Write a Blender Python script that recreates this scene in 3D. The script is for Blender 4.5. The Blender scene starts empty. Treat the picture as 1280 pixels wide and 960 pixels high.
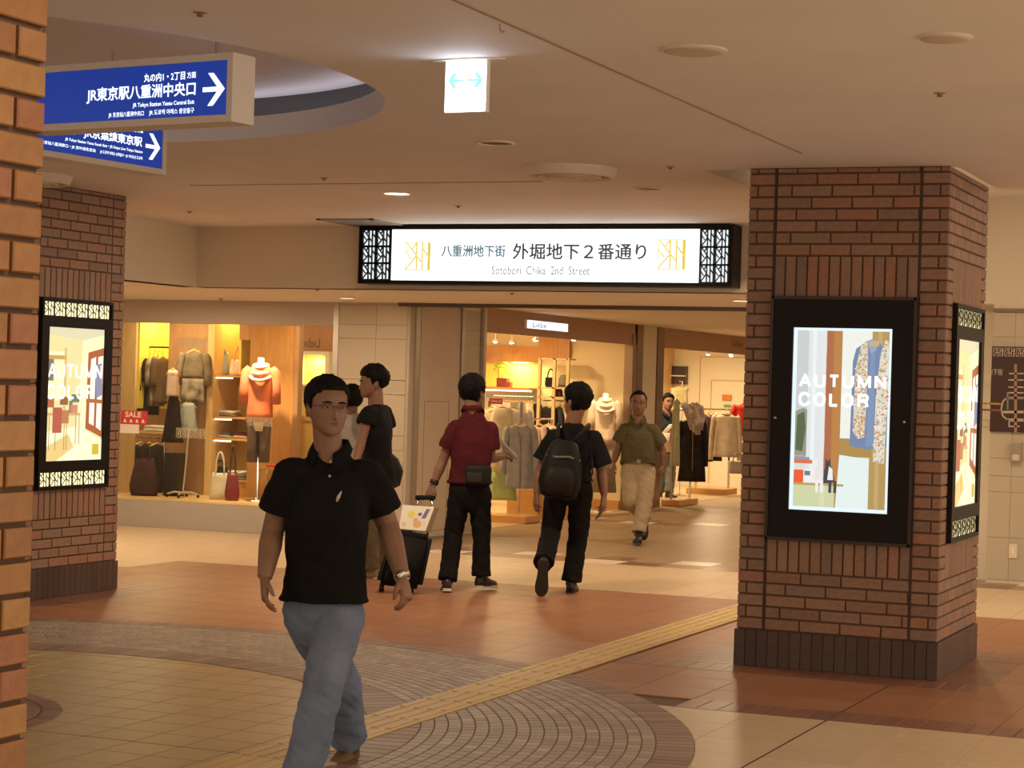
import bpy, bmesh, math, random
import numpy as np
from mathutils import Vector, Matrix, noise
random.seed(7)
sc = bpy.context.scene
COL = sc.collection
# ------------------------------------------------------------------ camera
# world axes follow the floor grid (x along the shop windows, y down the street); the camera looks in obliquely
F_PX, ROLL, TH, EYE = 2600.0, 0.0295, 0.397, 1.6
fwd = Vector((-math.sin(TH), math.cos(TH), 0)); rgt = Vector((math.cos(TH), math.sin(TH), 0)); up = Vector((0, 0, 1))
cr, sr = math.cos(ROLL), math.sin(ROLL)
ci = rgt * cr + up * sr; cu = up * cr - rgt * sr
cam = bpy.data.cameras.new('camera'); cam_o = bpy.data.objects.new('camera', cam); COL.objects.link(cam_o)
m = Matrix.Identity(4)
for i in range(3):
    m[i][0], m[i][1], m[i][2] = ci[i], cu[i], -fwd[i]
m[2][3] = EYE
cam_o.matrix_world = m
cam.sensor_width = 36; cam.lens = F_PX / 1280 * 36; cam.clip_end = 200; cam.clip_start = 0.05
sc.camera = cam_o
# ------------------------------------------------------------------ world, exposure
sc.view_settings.view_transform = 'Standard'; sc.view_settings.look = 'None'
sc.view_settings.gamma = 1.0; sc.view_settings.use_curve_mapping = False
EXPO = 0.45; EM = 2 ** -EXPO      # self-lit prints and panels are given in display brightness
sc.view_settings.exposure = EXPO
w = bpy.data.worlds.new('mall_ambient'); sc.world = w; w.use_nodes = True
w.node_tree.nodes['Background'].inputs[0].default_value = (1.0, 0.80, 0.60, 1)
w.node_tree.nodes['Background'].inputs[1].default_value = 1.1
AREA = []
def area(name, loc, size, power, color, rot=(0, 0, 0), sy=None, spread=math.pi):
    l = bpy.data.lights.new(name, 'AREA'); l.energy = power; l.color = color; l.size = size; l.spread = spread
    if sy: l.shape = 'RECTANGLE'; l.size_y = sy
    else: l.shape = 'DISK'
    o = bpy.data.objects.new(name, l); COL.objects.link(o); o.location = loc; o.rotation_euler = rot
    return o
WARM = (1.0, 0.76, 0.50); GOLD = (1.0, 0.74, 0.38)
# concourse downlights outside and inside the frame (rows recessed in the 2.9 m ceiling)
for x, y in [(-8.2, 5.2), (-4.4, 3.6), (-1.2, 3.2), (-0.6, 6.6), (0.6, 9.6), (0.2, 12.4)]:
    area('downlight_or_fill', (x, y, 2.86), 0.16, 15, WARM)
# lit downlights under the low soffit and along the street
for x, y in [(-6.34, 12.96)]:
    area('downlight_or_fill', (x, y, 2.875), 0.16, 40, WARM)
for x, y in [(-9.06, 17.5), (-5.06, 17.03), (-7.1, 17.3), (-11.2, 17.4)]:
    area('downlight_or_fill', (x, y, 2.345), 0.14, 9 if x == -9.06 else 17, WARM)
for x, y, z in [(-11.2, 13.2, 2.33), (-11.4, 15.6, 2.33), (-12.6, 11.2, 2.33)]:  # unseen fill lamps added past the left pillar to brighten soffit and bulkhead
    area('downlight_or_fill', (x, y, z), 0.14, 34, WARM)
area('downlight_or_fill', (-2.9, 15.2, 3.32), 0.14, 40, WARM)  # unseen fill lamp added behind the middle pillar to brighten the bay
for y in (20.5, 23.5, 26.5, 29.5, 32.5):
    area('downlight_or_fill', (-6.0, y, 2.36), 0.14, 15, WARM)
# shop lighting (ceiling spots inside the boutiques)
for x, y, e in [(-12.2, 19.4, 16), (-10.6, 19.4, 14), (-10.4, 22.0, 30), (-10.2, 24.0, 27), (-12.2, 23.0, 30)]:
    area('shop_spot_lamp', (x, y, 2.36), 0.2, e, GOLD)
for x, y, e in [(-9.9, 28.2, 42), (-9.6, 31.0, 46), (-11.2, 30.0, 36)]:
    area('shop_spot_lamp', (x, y, 2.36), 0.2, e, (1.0, 0.76, 0.46))
# a cool glow ring, unseen on the dome ledge, is added to brighten the dome
# (the ring itself is built with the dome)
# tile-clad wall side of the right-hand bay
area('bay_lamp', (-0.5, 16.0, 3.3), 0.3, 22, WARM)

# ------------------------------------------------------------------ pixel helper (1280x960 frame -> world)
def ray(px, py):
    x = (px - 640) / F_PX; y = -(py - 480) / F_PX
    return fwd + rgt * (cr * x - sr * y) + up * (sr * x + cr * y)
EYEV = Vector((0, 0, EYE))
def at_y(px, py, y): d = ray(px, py); return d * (y / d.y) + EYEV
def at_x(px, py, x): d = ray(px, py); return d * (x / d.x) + EYEV
def at_z(px, py, z): d = ray(px, py); return d * ((z - EYE) / d.z) + EYEV
def at_d(px, py, dist): return ray(px, py) * dist + EYEV
def to_px(p):
    v = Vector(p) - EYEV; dd = v.dot(fwd)
    if dd < 0.05: return None
    return (640 + F_PX * v.dot(ci) / dd, 480 - F_PX * v.dot(cu) / dd)

# ------------------------------------------------------------------ materials
MATS = {}
def mat(name, col, rough=0.6, metal=0.0, var=None, scale=20, bump=0.0, bscale=120, emit=None, estr=0.0, spec=0.5, rnd=None, att=None, coat=0.0, sheen=0.0):
    """Principled material; var = second colour mixed in by noise, rnd = list of colours picked per object, att = same by face attribute"""
    if name in MATS: return MATS[name]
    mt = bpy.data.materials.new(name); mt.use_nodes = True
    nt = mt.node_tree; b = nt.nodes['Principled BSDF']
    def c4(c): return (c[0], c[1], c[2], 1)
    b.inputs['Base Color'].default_value = c4(col)
    b.inputs['Roughness'].default_value = rough; b.inputs['Metallic'].default_value = metal
    b.inputs['Specular IOR Level'].default_value = spec
    b.inputs['Coat Weight'].default_value = coat
    b.inputs['Sheen Weight'].default_value = sheen
    src = None
    tc = nt.nodes.new('ShaderNodeTexCoord')
    if rnd or att:
        r = nt.nodes.new('ShaderNodeValToRGB'); cols = rnd or att
        while len(r.color_ramp.elements) < len(cols): r.color_ramp.elements.new(0.5)
        for i, c in enumerate(cols):
            r.color_ramp.elements[i].position = i / max(1, len(cols) - 1); r.color_ramp.elements[i].color = c4(c)
        if rnd:
            oi = nt.nodes.new('ShaderNodeObjectInfo'); nt.links.new(oi.outputs['Random'], r.inputs[0])
        else:
            an = nt.nodes.new('ShaderNodeAttribute'); an.attribute_name = 'tone'; nt.links.new(an.outputs['Fac'], r.inputs[0])
        src = r.outputs[0]
    if var:
        n = nt.nodes.new('ShaderNodeTexNoise'); n.inputs['Scale'].default_value = scale; n.inputs['Detail'].default_value = 4
        nt.links.new(tc.outputs['Object'], n.inputs['Vector'])
        mx = nt.nodes.new('ShaderNodeMix'); mx.data_type = 'RGBA'
        cr_ = nt.nodes.new('ShaderNodeMapRange'); cr_.inputs[1].default_value = 0.35; cr_.inputs[2].default_value = 0.65
        nt.links.new(n.outputs['Fac'], cr_.inputs[0]); nt.links.new(cr_.outputs[0], mx.inputs[0])
        if src:
            mm = nt.nodes.new('ShaderNodeMix'); mm.data_type = 'RGBA'; mm.blend_type = 'MULTIPLY'; mm.inputs[0].default_value = 1
            mx.inputs[6].default_value = (1, 1, 1, 1); mx.inputs[7].default_value = c4(var)
            nt.links.new(src, mm.inputs[6]); nt.links.new(mx.outputs[2], mm.inputs[7]); src = mm.outputs[2]
        else:
            mx.inputs[6].default_value = c4(col); mx.inputs[7].default_value = c4(var); src = mx.outputs[2]
    if src: nt.links.new(src, b.inputs['Base Color'])
    if bump:
        n2 = nt.nodes.new('ShaderNodeTexNoise'); n2.inputs['Scale'].default_value = bscale; n2.inputs['Detail'].default_value = 3
        nt.links.new(tc.outputs['Object'], n2.inputs['Vector'])
        bp = nt.nodes.new('ShaderNodeBump'); bp.inputs['Strength'].default_value = bump; bp.inputs['Distance'].default_value = 0.01
        nt.links.new(n2.outputs['Fac'], bp.inputs['Height']); nt.links.new(bp.outputs[0], b.inputs['Normal'])
    if emit:
        b.inputs['Emission Color'].default_value = c4(emit); b.inputs['Emission Strength'].default_value = estr
    MATS[name] = mt
    return mt
def wood(name, c1, c2, rough=0.4, scale=(3, 3, 30), horiz=False):
    if name in MATS: return MATS[name]
    mt = mat(name, c1, rough); nt = mt.node_tree; b = nt.nodes['Principled BSDF']
    tc = nt.nodes.new('ShaderNodeTexCoord'); mp = nt.nodes.new('ShaderNodeMapping')
    mp.inputs['Scale'].default_value = (2, 2, 22) if horiz else (14, 14, 1.2)
    n = nt.nodes.new('ShaderNodeTexNoise'); n.inputs['Scale'].default_value = 3; n.inputs['Detail'].default_value = 6; n.inputs['Distortion'].default_value = 0.6
    r = nt.nodes.new('ShaderNodeValToRGB'); r.color_ramp.elements[0].color = (*c1, 1); r.color_ramp.elements[1].color = (*c2, 1)
    r.color_ramp.elements[0].position = 0.3; r.color_ramp.elements[1].position = 0.7
    nt.links.new(tc.outputs['Object'], mp.inputs[0]); nt.links.new(mp.outputs[0], n.inputs['Vector']); nt.links.new(n.outputs['Fac'], r.inputs[0])
    nt.links.new(r.outputs[0], b.inputs['Base Color'])
    return mt
def print_mat(name, strength):
    """flat print: colour from the face attribute 'ink'; strength > 0 for a back-lit print or a screen"""
    if name in MATS: return MATS[name]
    mt = bpy.data.materials.new(name); mt.use_nodes = True; nt = mt.node_tree; b = nt.nodes['Principled BSDF']
    a = nt.nodes.new('ShaderNodeAttribute'); a.attribute_name = 'ink'
    if strength > 0:
        b.inputs['Base Color'].default_value = (0.02, 0.02, 0.02, 1); b.inputs['Roughness'].default_value = 0.3
        nt.links.new(a.outputs['Color'], b.inputs['Emission Color']); b.inputs['Emission Strength'].default_value = strength * EM
    else:
        nt.links.new(a.outputs['Color'], b.inputs['Base Color']); b.inputs['Roughness'].default_value = 0.5
    MATS[name] = mt; return mt
def emit_mat(name, col, s, base=(0.6, 0.6, 0.6)):
    return mat(name, base, 0.4, emit=col, estr=s * EM)
def glass_mat():
    mt = bpy.data.materials.new('window_glass'); mt.use_nodes = True; nt = mt.node_tree
    for n in list(nt.nodes):
        if n.type != 'OUTPUT_MATERIAL': nt.nodes.remove(n)
    out = [n for n in nt.nodes if n.type == 'OUTPUT_MATERIAL'][0]
    t = nt.nodes.new('ShaderNodeBsdfTransparent'); g = nt.nodes.new('ShaderNodeBsdfGlossy'); g.inputs['Roughness'].default_value = 0.03
    t.inputs[0].default_value = (0.93, 0.95, 0.93, 1)
    fr = nt.nodes.new('ShaderNodeFresnel'); fr.inputs[0].default_value = 1.45
    mx = nt.nodes.new('ShaderNodeMixShader')
    nt.links.new(fr.outputs[0], mx.inputs[0]); nt.links.new(t.outputs[0], mx.inputs[1]); nt.links.new(g.outputs[0], mx.inputs[2]); nt.links.new(mx.outputs[0], out.inputs[0])
    return mt

# ------------------------------------------------------------------ mesh builder
class MB:
    def __init__(s): s.v = []; s.f = []; s.att = []; s.cur = None
    def face(s, idx):
        s.f.append(idx); s.att.append(s.cur)
    def poly(s, pts):
        n = len(s.v); s.v += [tuple(p) for p in pts]; s.face(list(range(n, n + len(pts))))
    def box(s, x0, x1, y0, y1, z0, z1):
        n = len(s.v)
        s.v += [(x0, y0, z0), (x1, y0, z0), (x1, y1, z0), (x0, y1, z0), (x0, y0, z1), (x1, y0, z1), (x1, y1, z1), (x0, y1, z1)]
        for q in ((0, 3, 2, 1), (4, 5, 6, 7), (0, 1, 5, 4), (1, 2, 6, 5), (2, 3, 7, 6), (3, 0, 4, 7)): s.face([n + i for i in q])
        return s
    def cbox(s, x0, x1, y0, y1, z0, z1, c=0.01):
        """box with chamfered edges"""
        bm = bmesh.new(); bmesh.ops.create_cube(bm, size=1)
        for v in bm.verts:
            v.co = Vector(((x0 + x1) / 2 + v.co.x * (x1 - x0), (y0 + y1) / 2 + v.co.y * (y1 - y0), (z0 + z1) / 2 + v.co.z * (z1 - z0)))
        bmesh.ops.bevel(bm, geom=list(bm.edges), offset=c, segments=2, profile=0.6, affect='EDGES')
        s.add_bm(bm); return s
    def add_bm(s, bm, M=None):
        n = len(s.v); bm.verts.index_update()
        for v in bm.verts: s.v.append(tuple(M @ v.co) if M else tuple(v.co))
        for f in bm.faces: s.face([n + v.index for v in f.verts])
        bm.free()
    def prism(s, pts, ext):
        """closed polygon (3-D points) extruded by vector ext"""
        n = len(s.v); k = len(pts); e = Vector(ext)
        s.v += [tuple(p) for p in pts] + [tuple(Vector(p) + e) for p in pts]
        s.face([n + i for i in range(k)][::-1]); s.face([n + k + i for i in range(k)])
        for i in range(k): s.face([n + i, n + (i + 1) % k, n + k + (i + 1) % k, n + k + i])
        return s
    def bar(s, p, q, w, h=None, upv=None):
        p, q = Vector(p), Vector(q); d = (q - p).normalized(); h = h or w
        u = Vector(upv) if upv else (Vector((0, 0, 1)) if abs(d.z) < 0.9 else Vector((0, 1, 0)))
        a = d.cross(u).normalized(); b = a.cross(d).normalized()
        c = [a * (w / 2) * i + b * (h / 2) * j for i, j in ((-1, -1), (1, -1), (1, 1), (-1, 1))]
        s.prism([p + x for x in c], q - p); return s
    def loft(s, rings, cap=True):
        n = len(s.v); k = len(rings[0])
        for r in rings: s.v += [tuple(p) for p in r]
        for i in range(len(rings) - 1):
            for j in range(k):
                s.face([n + i * k + j, n + i * k + (j + 1) % k, n + (i + 1) * k + (j + 1) % k, n + (i + 1) * k + j])
        if cap:
            s.face([n + j for j in range(k)][::-1]); s.face([n + (len(rings) - 1) * k + j for j in range(k)])
        return s
    def tube(s, pts, r, n=10, cap=True):
        """round tube along a polyline, radius number or list"""
        pts = [Vector(p) for p in pts]; rs = r if isinstance(r, (list, tuple)) else [r] * len(pts)
        rings = []; prev = None
        for i, p in enumerate(pts):
            d = (pts[min(i + 1, len(pts) - 1)] - pts[max(i - 1, 0)])
            d = d.normalized() if d.length > 1e-9 else Vector((0, 0, 1))
            if prev is None:
                u = Vector((0, 0, 1)) if abs(d.z) < 0.9 else Vector((1, 0, 0))
                a = d.cross(u).normalized()
            else:
                a = (prev - d * prev.dot(d)); a = a.normalized() if a.length > 1e-6 else d.orthogonal().normalized()
            prev = a; b = d.cross(a)
            rings.append([p + (a * math.cos(t) + b * math.sin(t)) * rs[i] for t in [2 * math.pi * j / n for j in range(n)]])
        return s.loft(rings, cap)
    def capsule(s, p, q, r0, r1, n=14, flat0=False, flat1=False):
        p, q = Vector(p), Vector(q); d = (q - p); L = d.length; d = d / L if L > 1e-9 else Vector((0, 0, 1))
        pts, rs = [], []
        if not flat0:
            for k in (85, 60, 30): a = math.radians(k); pts.append(p - d * r0 * math.sin(a)); rs.append(r0 * math.cos(a))
        pts.append(p); rs.append(r0); pts.append(q); rs.append(r1)
        if not flat1:
            for k in (30, 60, 85): a = math.radians(k); pts.append(q + d * r1 * math.sin(a)); rs.append(r1 * math.cos(a))
        return s.tube(pts, rs, n)
    def ell(s, c, rx, ry, rz, M=None, n=16, m=10):
        c = Vector(c); rings = []
        for i in range(m + 1):
            a = -math.pi / 2 + math.pi * (i + 0.02) / (m + 0.04)
            ring = []
            for j in range(n):
                t = 2 * math.pi * j / n
                v = Vector((rx * math.cos(a) * math.cos(t), ry * math.cos(a) * math.sin(t), rz * math.sin(a)))
                ring.append(c + (M @ v if M else v))
            rings.append(ring)
        return s.loft(rings)
    def lathe(s, c, prof, n=24, axis=None):
        """profile [(r, z)] turned about a vertical axis through c"""
        c = Vector(c)
        rings = [[c + Vector((max(r, 1e-4) * math.cos(2 * math.pi * j / n), max(r, 1e-4) * math.sin(2 * math.pi * j / n), z)) for j in range(n)] for r, z in prof]
        return s.loft(rings)
    def disc(s, c, r, n=24, z=None):
        s.poly([Vector(c) + Vector((r * math.cos(2 * math.pi * j / n), r * math.sin(2 * math.pi * j / n), 0)) for j in range(n)]); return s
    def mesh(s, name, org=Vector((0, 0, 0)), smooth=False, attname=None, fixn=True):
        me = bpy.data.meshes.new(name)
        me.from_pydata([(v[0] - org.x, v[1] - org.y, v[2] - org.z) for v in s.v], [], s.f)
        if fixn:
            bm = bmesh.new(); bm.from_mesh(me); bmesh.ops.recalc_face_normals(bm, faces=bm.faces); bm.to_mesh(me); bm.free()
        if attname == 'ink':
            a = me.attributes.new('ink', 'FLOAT_COLOR', 'FACE')
            for i, c in enumerate(s.att): a.data[i].color = (*(c or (1, 1, 1)), 1)
        elif attname == 'tone':
            a = me.attributes.new('tone', 'FLOAT', 'FACE')
            for i, c in enumerate(s.att): a.data[i].value = c if c is not None else 0.5
        if smooth: me.shade_smooth()
        me.update(); return me

GLY = {'A': [[(0, 0), (.5, 1), (1, 0)], [(.2, .34), (.8, .34)]], 'U': [[(.06, 1), (.06, .35), (.14, .12), (.34, .02), (.66, .02), (.86, .12), (.94, .35), (.94, 1)]], 'T': [[(0, .95), (1, .95)], [(.5, .95), (.5, 0)]],
       'M': [[(.05, 0), (.05, .98), (.5, .06), (.95, .98), (.95, 0)]], 'N': [[(.06, 0), (.06, .98), (.94, .02), (.94, 1)]], 'L': [[(.08, 1), (.08, .05), (1, .05)]],
       'C': [[(.96, .70), (.84, .89), (.62, .97), (.38, .97), (.16, .86), (.05, .65), (.05, .35), (.16, .14), (.38, .03), (.62, .03), (.84, .12), (.97, .32)]], 'O': [[(.5, .97), (.26, .92), (.09, .75), (.04, .5), (.09, .25), (.26, .08), (.5, .03), (.74, .08), (.91, .25), (.96, .5), (.91, .75), (.74, .92), (.5, .97)]],
       'R': [[(.08, 0), (.08, .95), (.66, .95), (.86, .86), (.90, .72), (.84, .56), (.64, .48), (.08, .48)], [(.58, .48), (.80, .36), (.90, 0)]]}
def block_text(mb, body, O, U, V, N, u0, u1, v0, v1, lift, bold=.2):
    """heavy sans capitals laid out as stroked plates"""
    wd = {'M': 1.15, 'T': .88, 'L': .78}; tot = sum(wd.get(c, 1) + .22 for c in body) - .22; k = (u1 - u0) / tot; u = u0; hh = v1 - v0; t = bold * hh / 2
    for c in body:
        w_ = wd.get(c, 1) * k
        for pl in GLY[c]:
            pts = [(u + t * .8 + x * (w_ - 1.6 * t), v0 + t * .8 + y * (hh - 1.6 * t)) for x, y in pl]
            for i in range(len(pts) - 1):
                p, q = Vector(pts[i]), Vector(pts[i + 1]); d = (q - p).normalized(); n_ = Vector((-d.y, d.x)) * t
                e0 = d * (t * .35 if i else 0); e1 = d * (t * .35 if i < len(pts) - 2 else 0)
                mb.poly([O + U * a.x + V * a.y + N * (lift + .00005 * i) for a in (p - e0 + n_, p - e0 - n_, q + e1 - n_, q + e1 + n_)])
        u += w_ + .22 * k
def worg(o):
    v = Vector((0, 0, 0))
    while o is not None: v = v + o.location; o = o.parent
    return v
def tag(o, label=None, cat=None, group=None, kind=None):
    if label: o['label'] = label
    if cat: o['category'] = cat
    if group: o['group'] = group
    if kind: o['kind'] = kind
    return o
def thing(name, label, cat, loc=(0, 0, 0), group=None, kind=None):
    o = bpy.data.objects.new(name, None); COL.objects.link(o); o.location = loc; o.empty_display_size = 0.1
    return tag(o, label, cat, group, kind)
def obj(name, mb, mt, parent=None, smooth=False, attname=None, kind=None, label=None, fixn=True):
    if parent is not None: org = worg(parent)
    else:
        xs = [v[0] for v in mb.v]; ys = [v[1] for v in mb.v]; zs = [v[2] for v in mb.v]
        org = Vector(((min(xs) + max(xs)) / 2, (min(ys) + max(ys)) / 2, min(zs)))
    me = mb.mesh(name, org, smooth, attname, fixn); me.materials.append(mt)
    o = bpy.data.objects.new(name, me); COL.objects.link(o)
    if parent is not None: o.parent = parent
    else: o.location = org
    if kind: o['kind'] = kind
    if label: o['label'] = label
    return o
def inst(name, me, parent, loc, rotz=0.0):
    o = bpy.data.objects.new(name, me); COL.objects.link(o); o.parent = parent
    o.location = Vector(loc) - worg(parent); o.rotation_euler = (0, 0, rotz); return o
def dup(root, loc, rotz=0.0, label=None, group=None, scale=None):
    r = root.copy(); COL.objects.link(r); r.location = loc; r.rotation_euler = (0, 0, rotz)
    if label: r['label'] = label
    if group: r['group'] = group
    if scale: r.scale = scale
    for ch in list(root.children):
        c = ch.copy(); COL.objects.link(c); c.parent = r
        for g in list(ch.children):
            d = g.copy(); COL.objects.link(d); d.parent = c
    return r
def struct(name, mb, mt, parent=None, **k):
    o = obj(name, mb, mt, parent, **k)
    if parent is None: o['kind'] = 'structure'
    return o
# text: flat lettering fitted to a rectangle; O = lower-left corner, U/V = unit axes on the surface, N = outward normal
_TXT = {}
def text_pts(body, bold=0.0):
    key = (body, bold)
    if key not in _TXT:
        cu_ = bpy.data.curves.new('lettering', 'FONT'); cu_.body = body; cu_.size = 1; cu_.offset = bold; cu_.resolution_u = 3
        o = bpy.data.objects.new('lettering', cu_); COL.objects.link(o)
        dg = bpy.context.evaluated_depsgraph_get(); me = bpy.data.meshes.new_from_object(o.evaluated_get(dg))
        vs = [tuple(v.co) for v in me.vertices]; fs = [list(p.vertices) for p in me.polygons]
        bpy.data.objects.remove(o); bpy.data.curves.remove(cu_); bpy.data.meshes.remove(me)
        _TXT[key] = (vs, fs)
    return _TXT[key]
def text(mb, body, O, U, V, N, u0, u1, v0, v1, lift=0.002, bold=0.0, mirror=False):
    vs, fs = text_pts(body, bold)
    if not vs: return
    x0 = min(v[0] for v in vs); x1 = max(v[0] for v in vs); y0 = min(v[1] for v in vs); y1 = max(v[1] for v in vs)
    n = len(mb.v)
    for v in vs:
        t = (v[0] - x0) / (x1 - x0)
        if mirror: t = 1 - t
        a = u0 + (u1 - u0) * t; b = v0 + (v1 - v0) * (v[1] - y0) / max(1e-6, y1 - y0)
        mb.v.append(tuple(O + U * a + V * b + N * lift))
    for f in fs: mb.face([n + i for i in f])
# ================================================================== STRUCTURE
H, HL, HR = 2.9, 2.37, 3.35          # hall ceiling, low soffit, raised bay ceiling
ceil_m = mat('ceiling_paint', (0.80, 0.77, 0.74), 0.75, var=(0.76, 0.73, 0.70), scale=1.5)
plaster = mat('plaster', (0.74, 0.68, 0.55), 0.8, var=(0.70, 0.64, 0.51), scale=1.2)
soffit_m = mat('soffit_paint', (0.80, 0.70, 0.60), 0.7)
grout_m = mat('floor_grout', (0.16, 0.10, 0.065), 0.8)
def fill(outer, holes, z):
    bm = bmesh.new()
    for lp in [outer] + holes:
        vs = [bm.verts.new((x, y, z)) for x, y in lp]
        for i in range(len(vs)): bm.edges.new((vs[i], vs[(i + 1) % len(vs)]))
    bmesh.ops.triangle_fill(bm, use_beauty=True, edges=list(bm.edges))
    mb = MB(); mb.add_bm(bm); return mb
CX, CY, R3, R2, R1 = -6.39, 7.74, 3.78, 2.27, 0.85
circ = lambda r, n=96: [(CX + r * math.cos(2 * math.pi * i / n), CY + r * math.sin(2 * math.pi * i / n)) for i in range(n)]
ceil = struct('ceiling', fill([(-15, -1), (2.5, -1), (2.5, 13.1), (-2.25, 13.1), (-2.25, 11.8), (-3.76, 11.8), (-3.76, 15.8), (-9.66, 15.8), (-9.66, 9), (-15, 9)], [circ(2.27)], H), ceil_m)
# joints in the ceiling board: shallow grooves read as thin raised cover strips
g = MB(); g.box(-2.956, -2.944, 1.0, 11.0, H - 0.004, H); g.box(-7.6, -4.72, 12.30, 12.312, H - 0.004, H)
obj('joint_strip', g, mat('joint_dark', (0.36, 0.25, 0.17), 0.8), ceil)
g = MB(); g.box(-4.95, -4.6, 12.20, 12.26, H - 0.012, H)
obj('slot_diffuser', g, mat('white_plastic', (0.8, 0.78, 0.74), 0.4), ceil)
dome_m = mat('dome_paint', (0.72, 0.70, 0.74), 0.7)
mb = MB(); n = 96
ring = lambda r, z: [(CX + r * math.cos(2 * math.pi * i / n), CY + r * math.sin(2 * math.pi * i / n), z) for i in range(n)]
mb.loft([ring(2.27, H), ring(2.27, H + 0.12), ring(2.45, H + 0.12)], cap=False); dome = struct('dome_ceiling', mb, dome_m)
mb = MB(); mb.loft([ring(2.45, H + 0.12), ring(2.45, H + 0.25)], cap=False); obj('dome_shadow_gap', mb, mat('dome_grey', (0.07, 0.066, 0.066), 0.8), dome)
mb = MB(); mb.loft([ring(2.45, H + 0.25), ring(2.0, H + 0.29), ring(1.2, H + 0.33), ring(0.5, H + 0.35)], cap=False); mb.poly(ring(0.5, H + 0.35)); obj('dome_shell', mb, dome_m, dome, smooth=True)
mb = MB(); mb.loft([ring(2.32, H + 0.123), ring(2.40, H + 0.123)], cap=False); obj('dome_fill_ring', mb, mat('dome_fill_ring', (0.7, 0.7, 0.7), 0.5, emit=(0.95, 0.88, 0.95), estr=1.25), dome)  # added glow, out of sight, that lifts the dome surfaces
# low soffits, bulkheads, raised bay
mb = MB(); mb.poly([(-15, 9, HL), (-9.66, 9, HL), (-9.66, 18.58, HL), (-15, 18.58, HL)]); mb.poly([(-9.66, 15.8, HL), (-3.76, 15.8, HL), (-3.76, 18.58, HL), (-9.66, 18.58, HL)])
struct('soffit_ceiling', mb, soffit_m)
mb = MB(); mb.poly([(-3.76, 11.8, HR), (2.5, 11.8, HR), (2.5, 18.3, HR), (-3.76, 18.3, HR)])
bay = struct('bay_ceiling', mb, ceil_m)
mb = MB()
mb.poly([(-3.76, 11.8, H), (-3.76, 18.3, H), (-3.76, 18.3, HR), (-3.76, 11.8, HR)])
mb.poly([(-3.76, 11.8, H), (-2.25, 11.8, H), (-2.25, 11.8, HR), (-3.76, 11.8, HR)])
mb.poly([(-2.25, 11.8, H), (-2.25, 13.1, H), (-2.25, 13.1, HR), (-2.25, 11.8, HR)])
mb.poly([(-2.25, 13.1, H), (2.5, 13.1, H), (2.5, 13.1, HR), (-2.25, 13.1, HR)])
obj('riser', mb, plaster, bay)
mb = MB(); mb.box(-9.66, -3.76, 15.8, 15.95, HL, H + 0.02); mb.box(-3.9, -3.76, 15.95, 18.6, HL, H + 0.02)
struct('wall_bulkhead', mb, plaster)
mb = MB(); mb.box(-9.81, -9.66, 13.1, 15.8, HL, H + 0.02); struct('wall_bulkhead_side', mb, plaster)
# street ceiling and walls
mb = MB(); mb.poly([(-9.05, 18.58, 2.42), (-3.3, 18.58, 2.42), (-3.3, 38, 2.42), (-9.05, 38, 2.42)]); struct('street_ceiling', mb, soffit_m)
mb = MB(); mb.box(-15, 2.5, -1, 38, 3.6, 3.8); struct('light_block_slab', mb, plaster)  # unseen slab added above the ceilings to block world light
rail_m = mat('dark_bronze', (0.12, 0.09, 0.07), 0.35, 0.8)
mb = MB(); mb.box(-9.0, -3.95, 18.50, 18.54, 2.335, 2.372); mb.box(-9.0, -3.95, 18.60, 18.64, 2.335, 2.42); mb.box(-9.0, -3.95, 18.54, 18.60, 2.365, 2.42)
struct('trim_1', mb, rail_m)
mb = MB()
mb.box(-3.3, -3.15, 18.52, 38, 0, 2.42); mb.box(-9.2, -3.15, 38, 38.2, 0, 2.6)
struct('wall_street', mb, plaster)
steel = mat('brushed_steel', (0.55, 0.50, 0.43), 0.3, 0.9)
white_panel = mat('white_wall', (0.78, 0.70, 0.56), 0.6)
# --- right-hand bay wall clad in cream tiles
wr = MB(); wr.box(-3.15, 4, 18.3, 18.5, 0, HR + 0.1); wr.box(-3.8, -3.15, 18.3, 18.5, 2.42, HR + 0.1)
wall_r = struct('wall_right', wr, plaster)
tile_cream = mat('wall_tile_cream', (0.68, 0.58, 0.42), 0.35, rnd=[(0.48, 0.41, 0.30), (0.52, 0.445, 0.325), (0.495, 0.425, 0.31)])
def tile_mesh(w, h, p=0.008, c=0.0025):
    """tile or brick lying in the xz plane, front towards -y, back edge at y=0, chamfered arris"""
    key = ('t', round(w, 4), round(h, 4), round(p, 4), round(c, 4))
    if key in TILES: return TILES[key]
    mb = MB(); a, b = w / 2, h / 2
    mb.v = [(-a, 0, -b), (a, 0, -b), (a, 0, b), (-a, 0, b), (-a, -p + c, -b), (a, -p + c, -b), (a, -p + c, b), (-a, -p + c, b),
            (-a + c, -p, -b + c), (a - c, -p, -b + c), (a - c, -p, b - c), (-a + c, -p, b - c)]
    mb.f = [[8, 9, 10, 11]] + [[4 + i, 4 + (i + 1) % 4, 8 + (i + 1) % 4, 8 + i] for i in range(4)] + [[i, (i + 1) % 4, 4 + (i + 1) % 4, 4 + i] for i in range(4)]
    mb.att = [None] * 9
    TILES[key] = mb; return mb
TILES = {}; TMESH = {}
def tile_me(name, w, h, mt, p=0.008, c=0.0025):
    key = (name, round(w, 4), round(h, 4), round(p, 4), mt.name)
    if key not in TMESH:
        me = tile_mesh(w, h, p, c).mesh(name); me.materials.append(mt); TMESH[key] = me
    return TMESH[key]
zr = [at_y(1250, y, 18.3).z for y in (725, 672, 615, 595, 573, 518, 463, 443, 421, 390)]
xs = [at_y(x, 560, 18.3).x for x in (1265,)][0]
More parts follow.
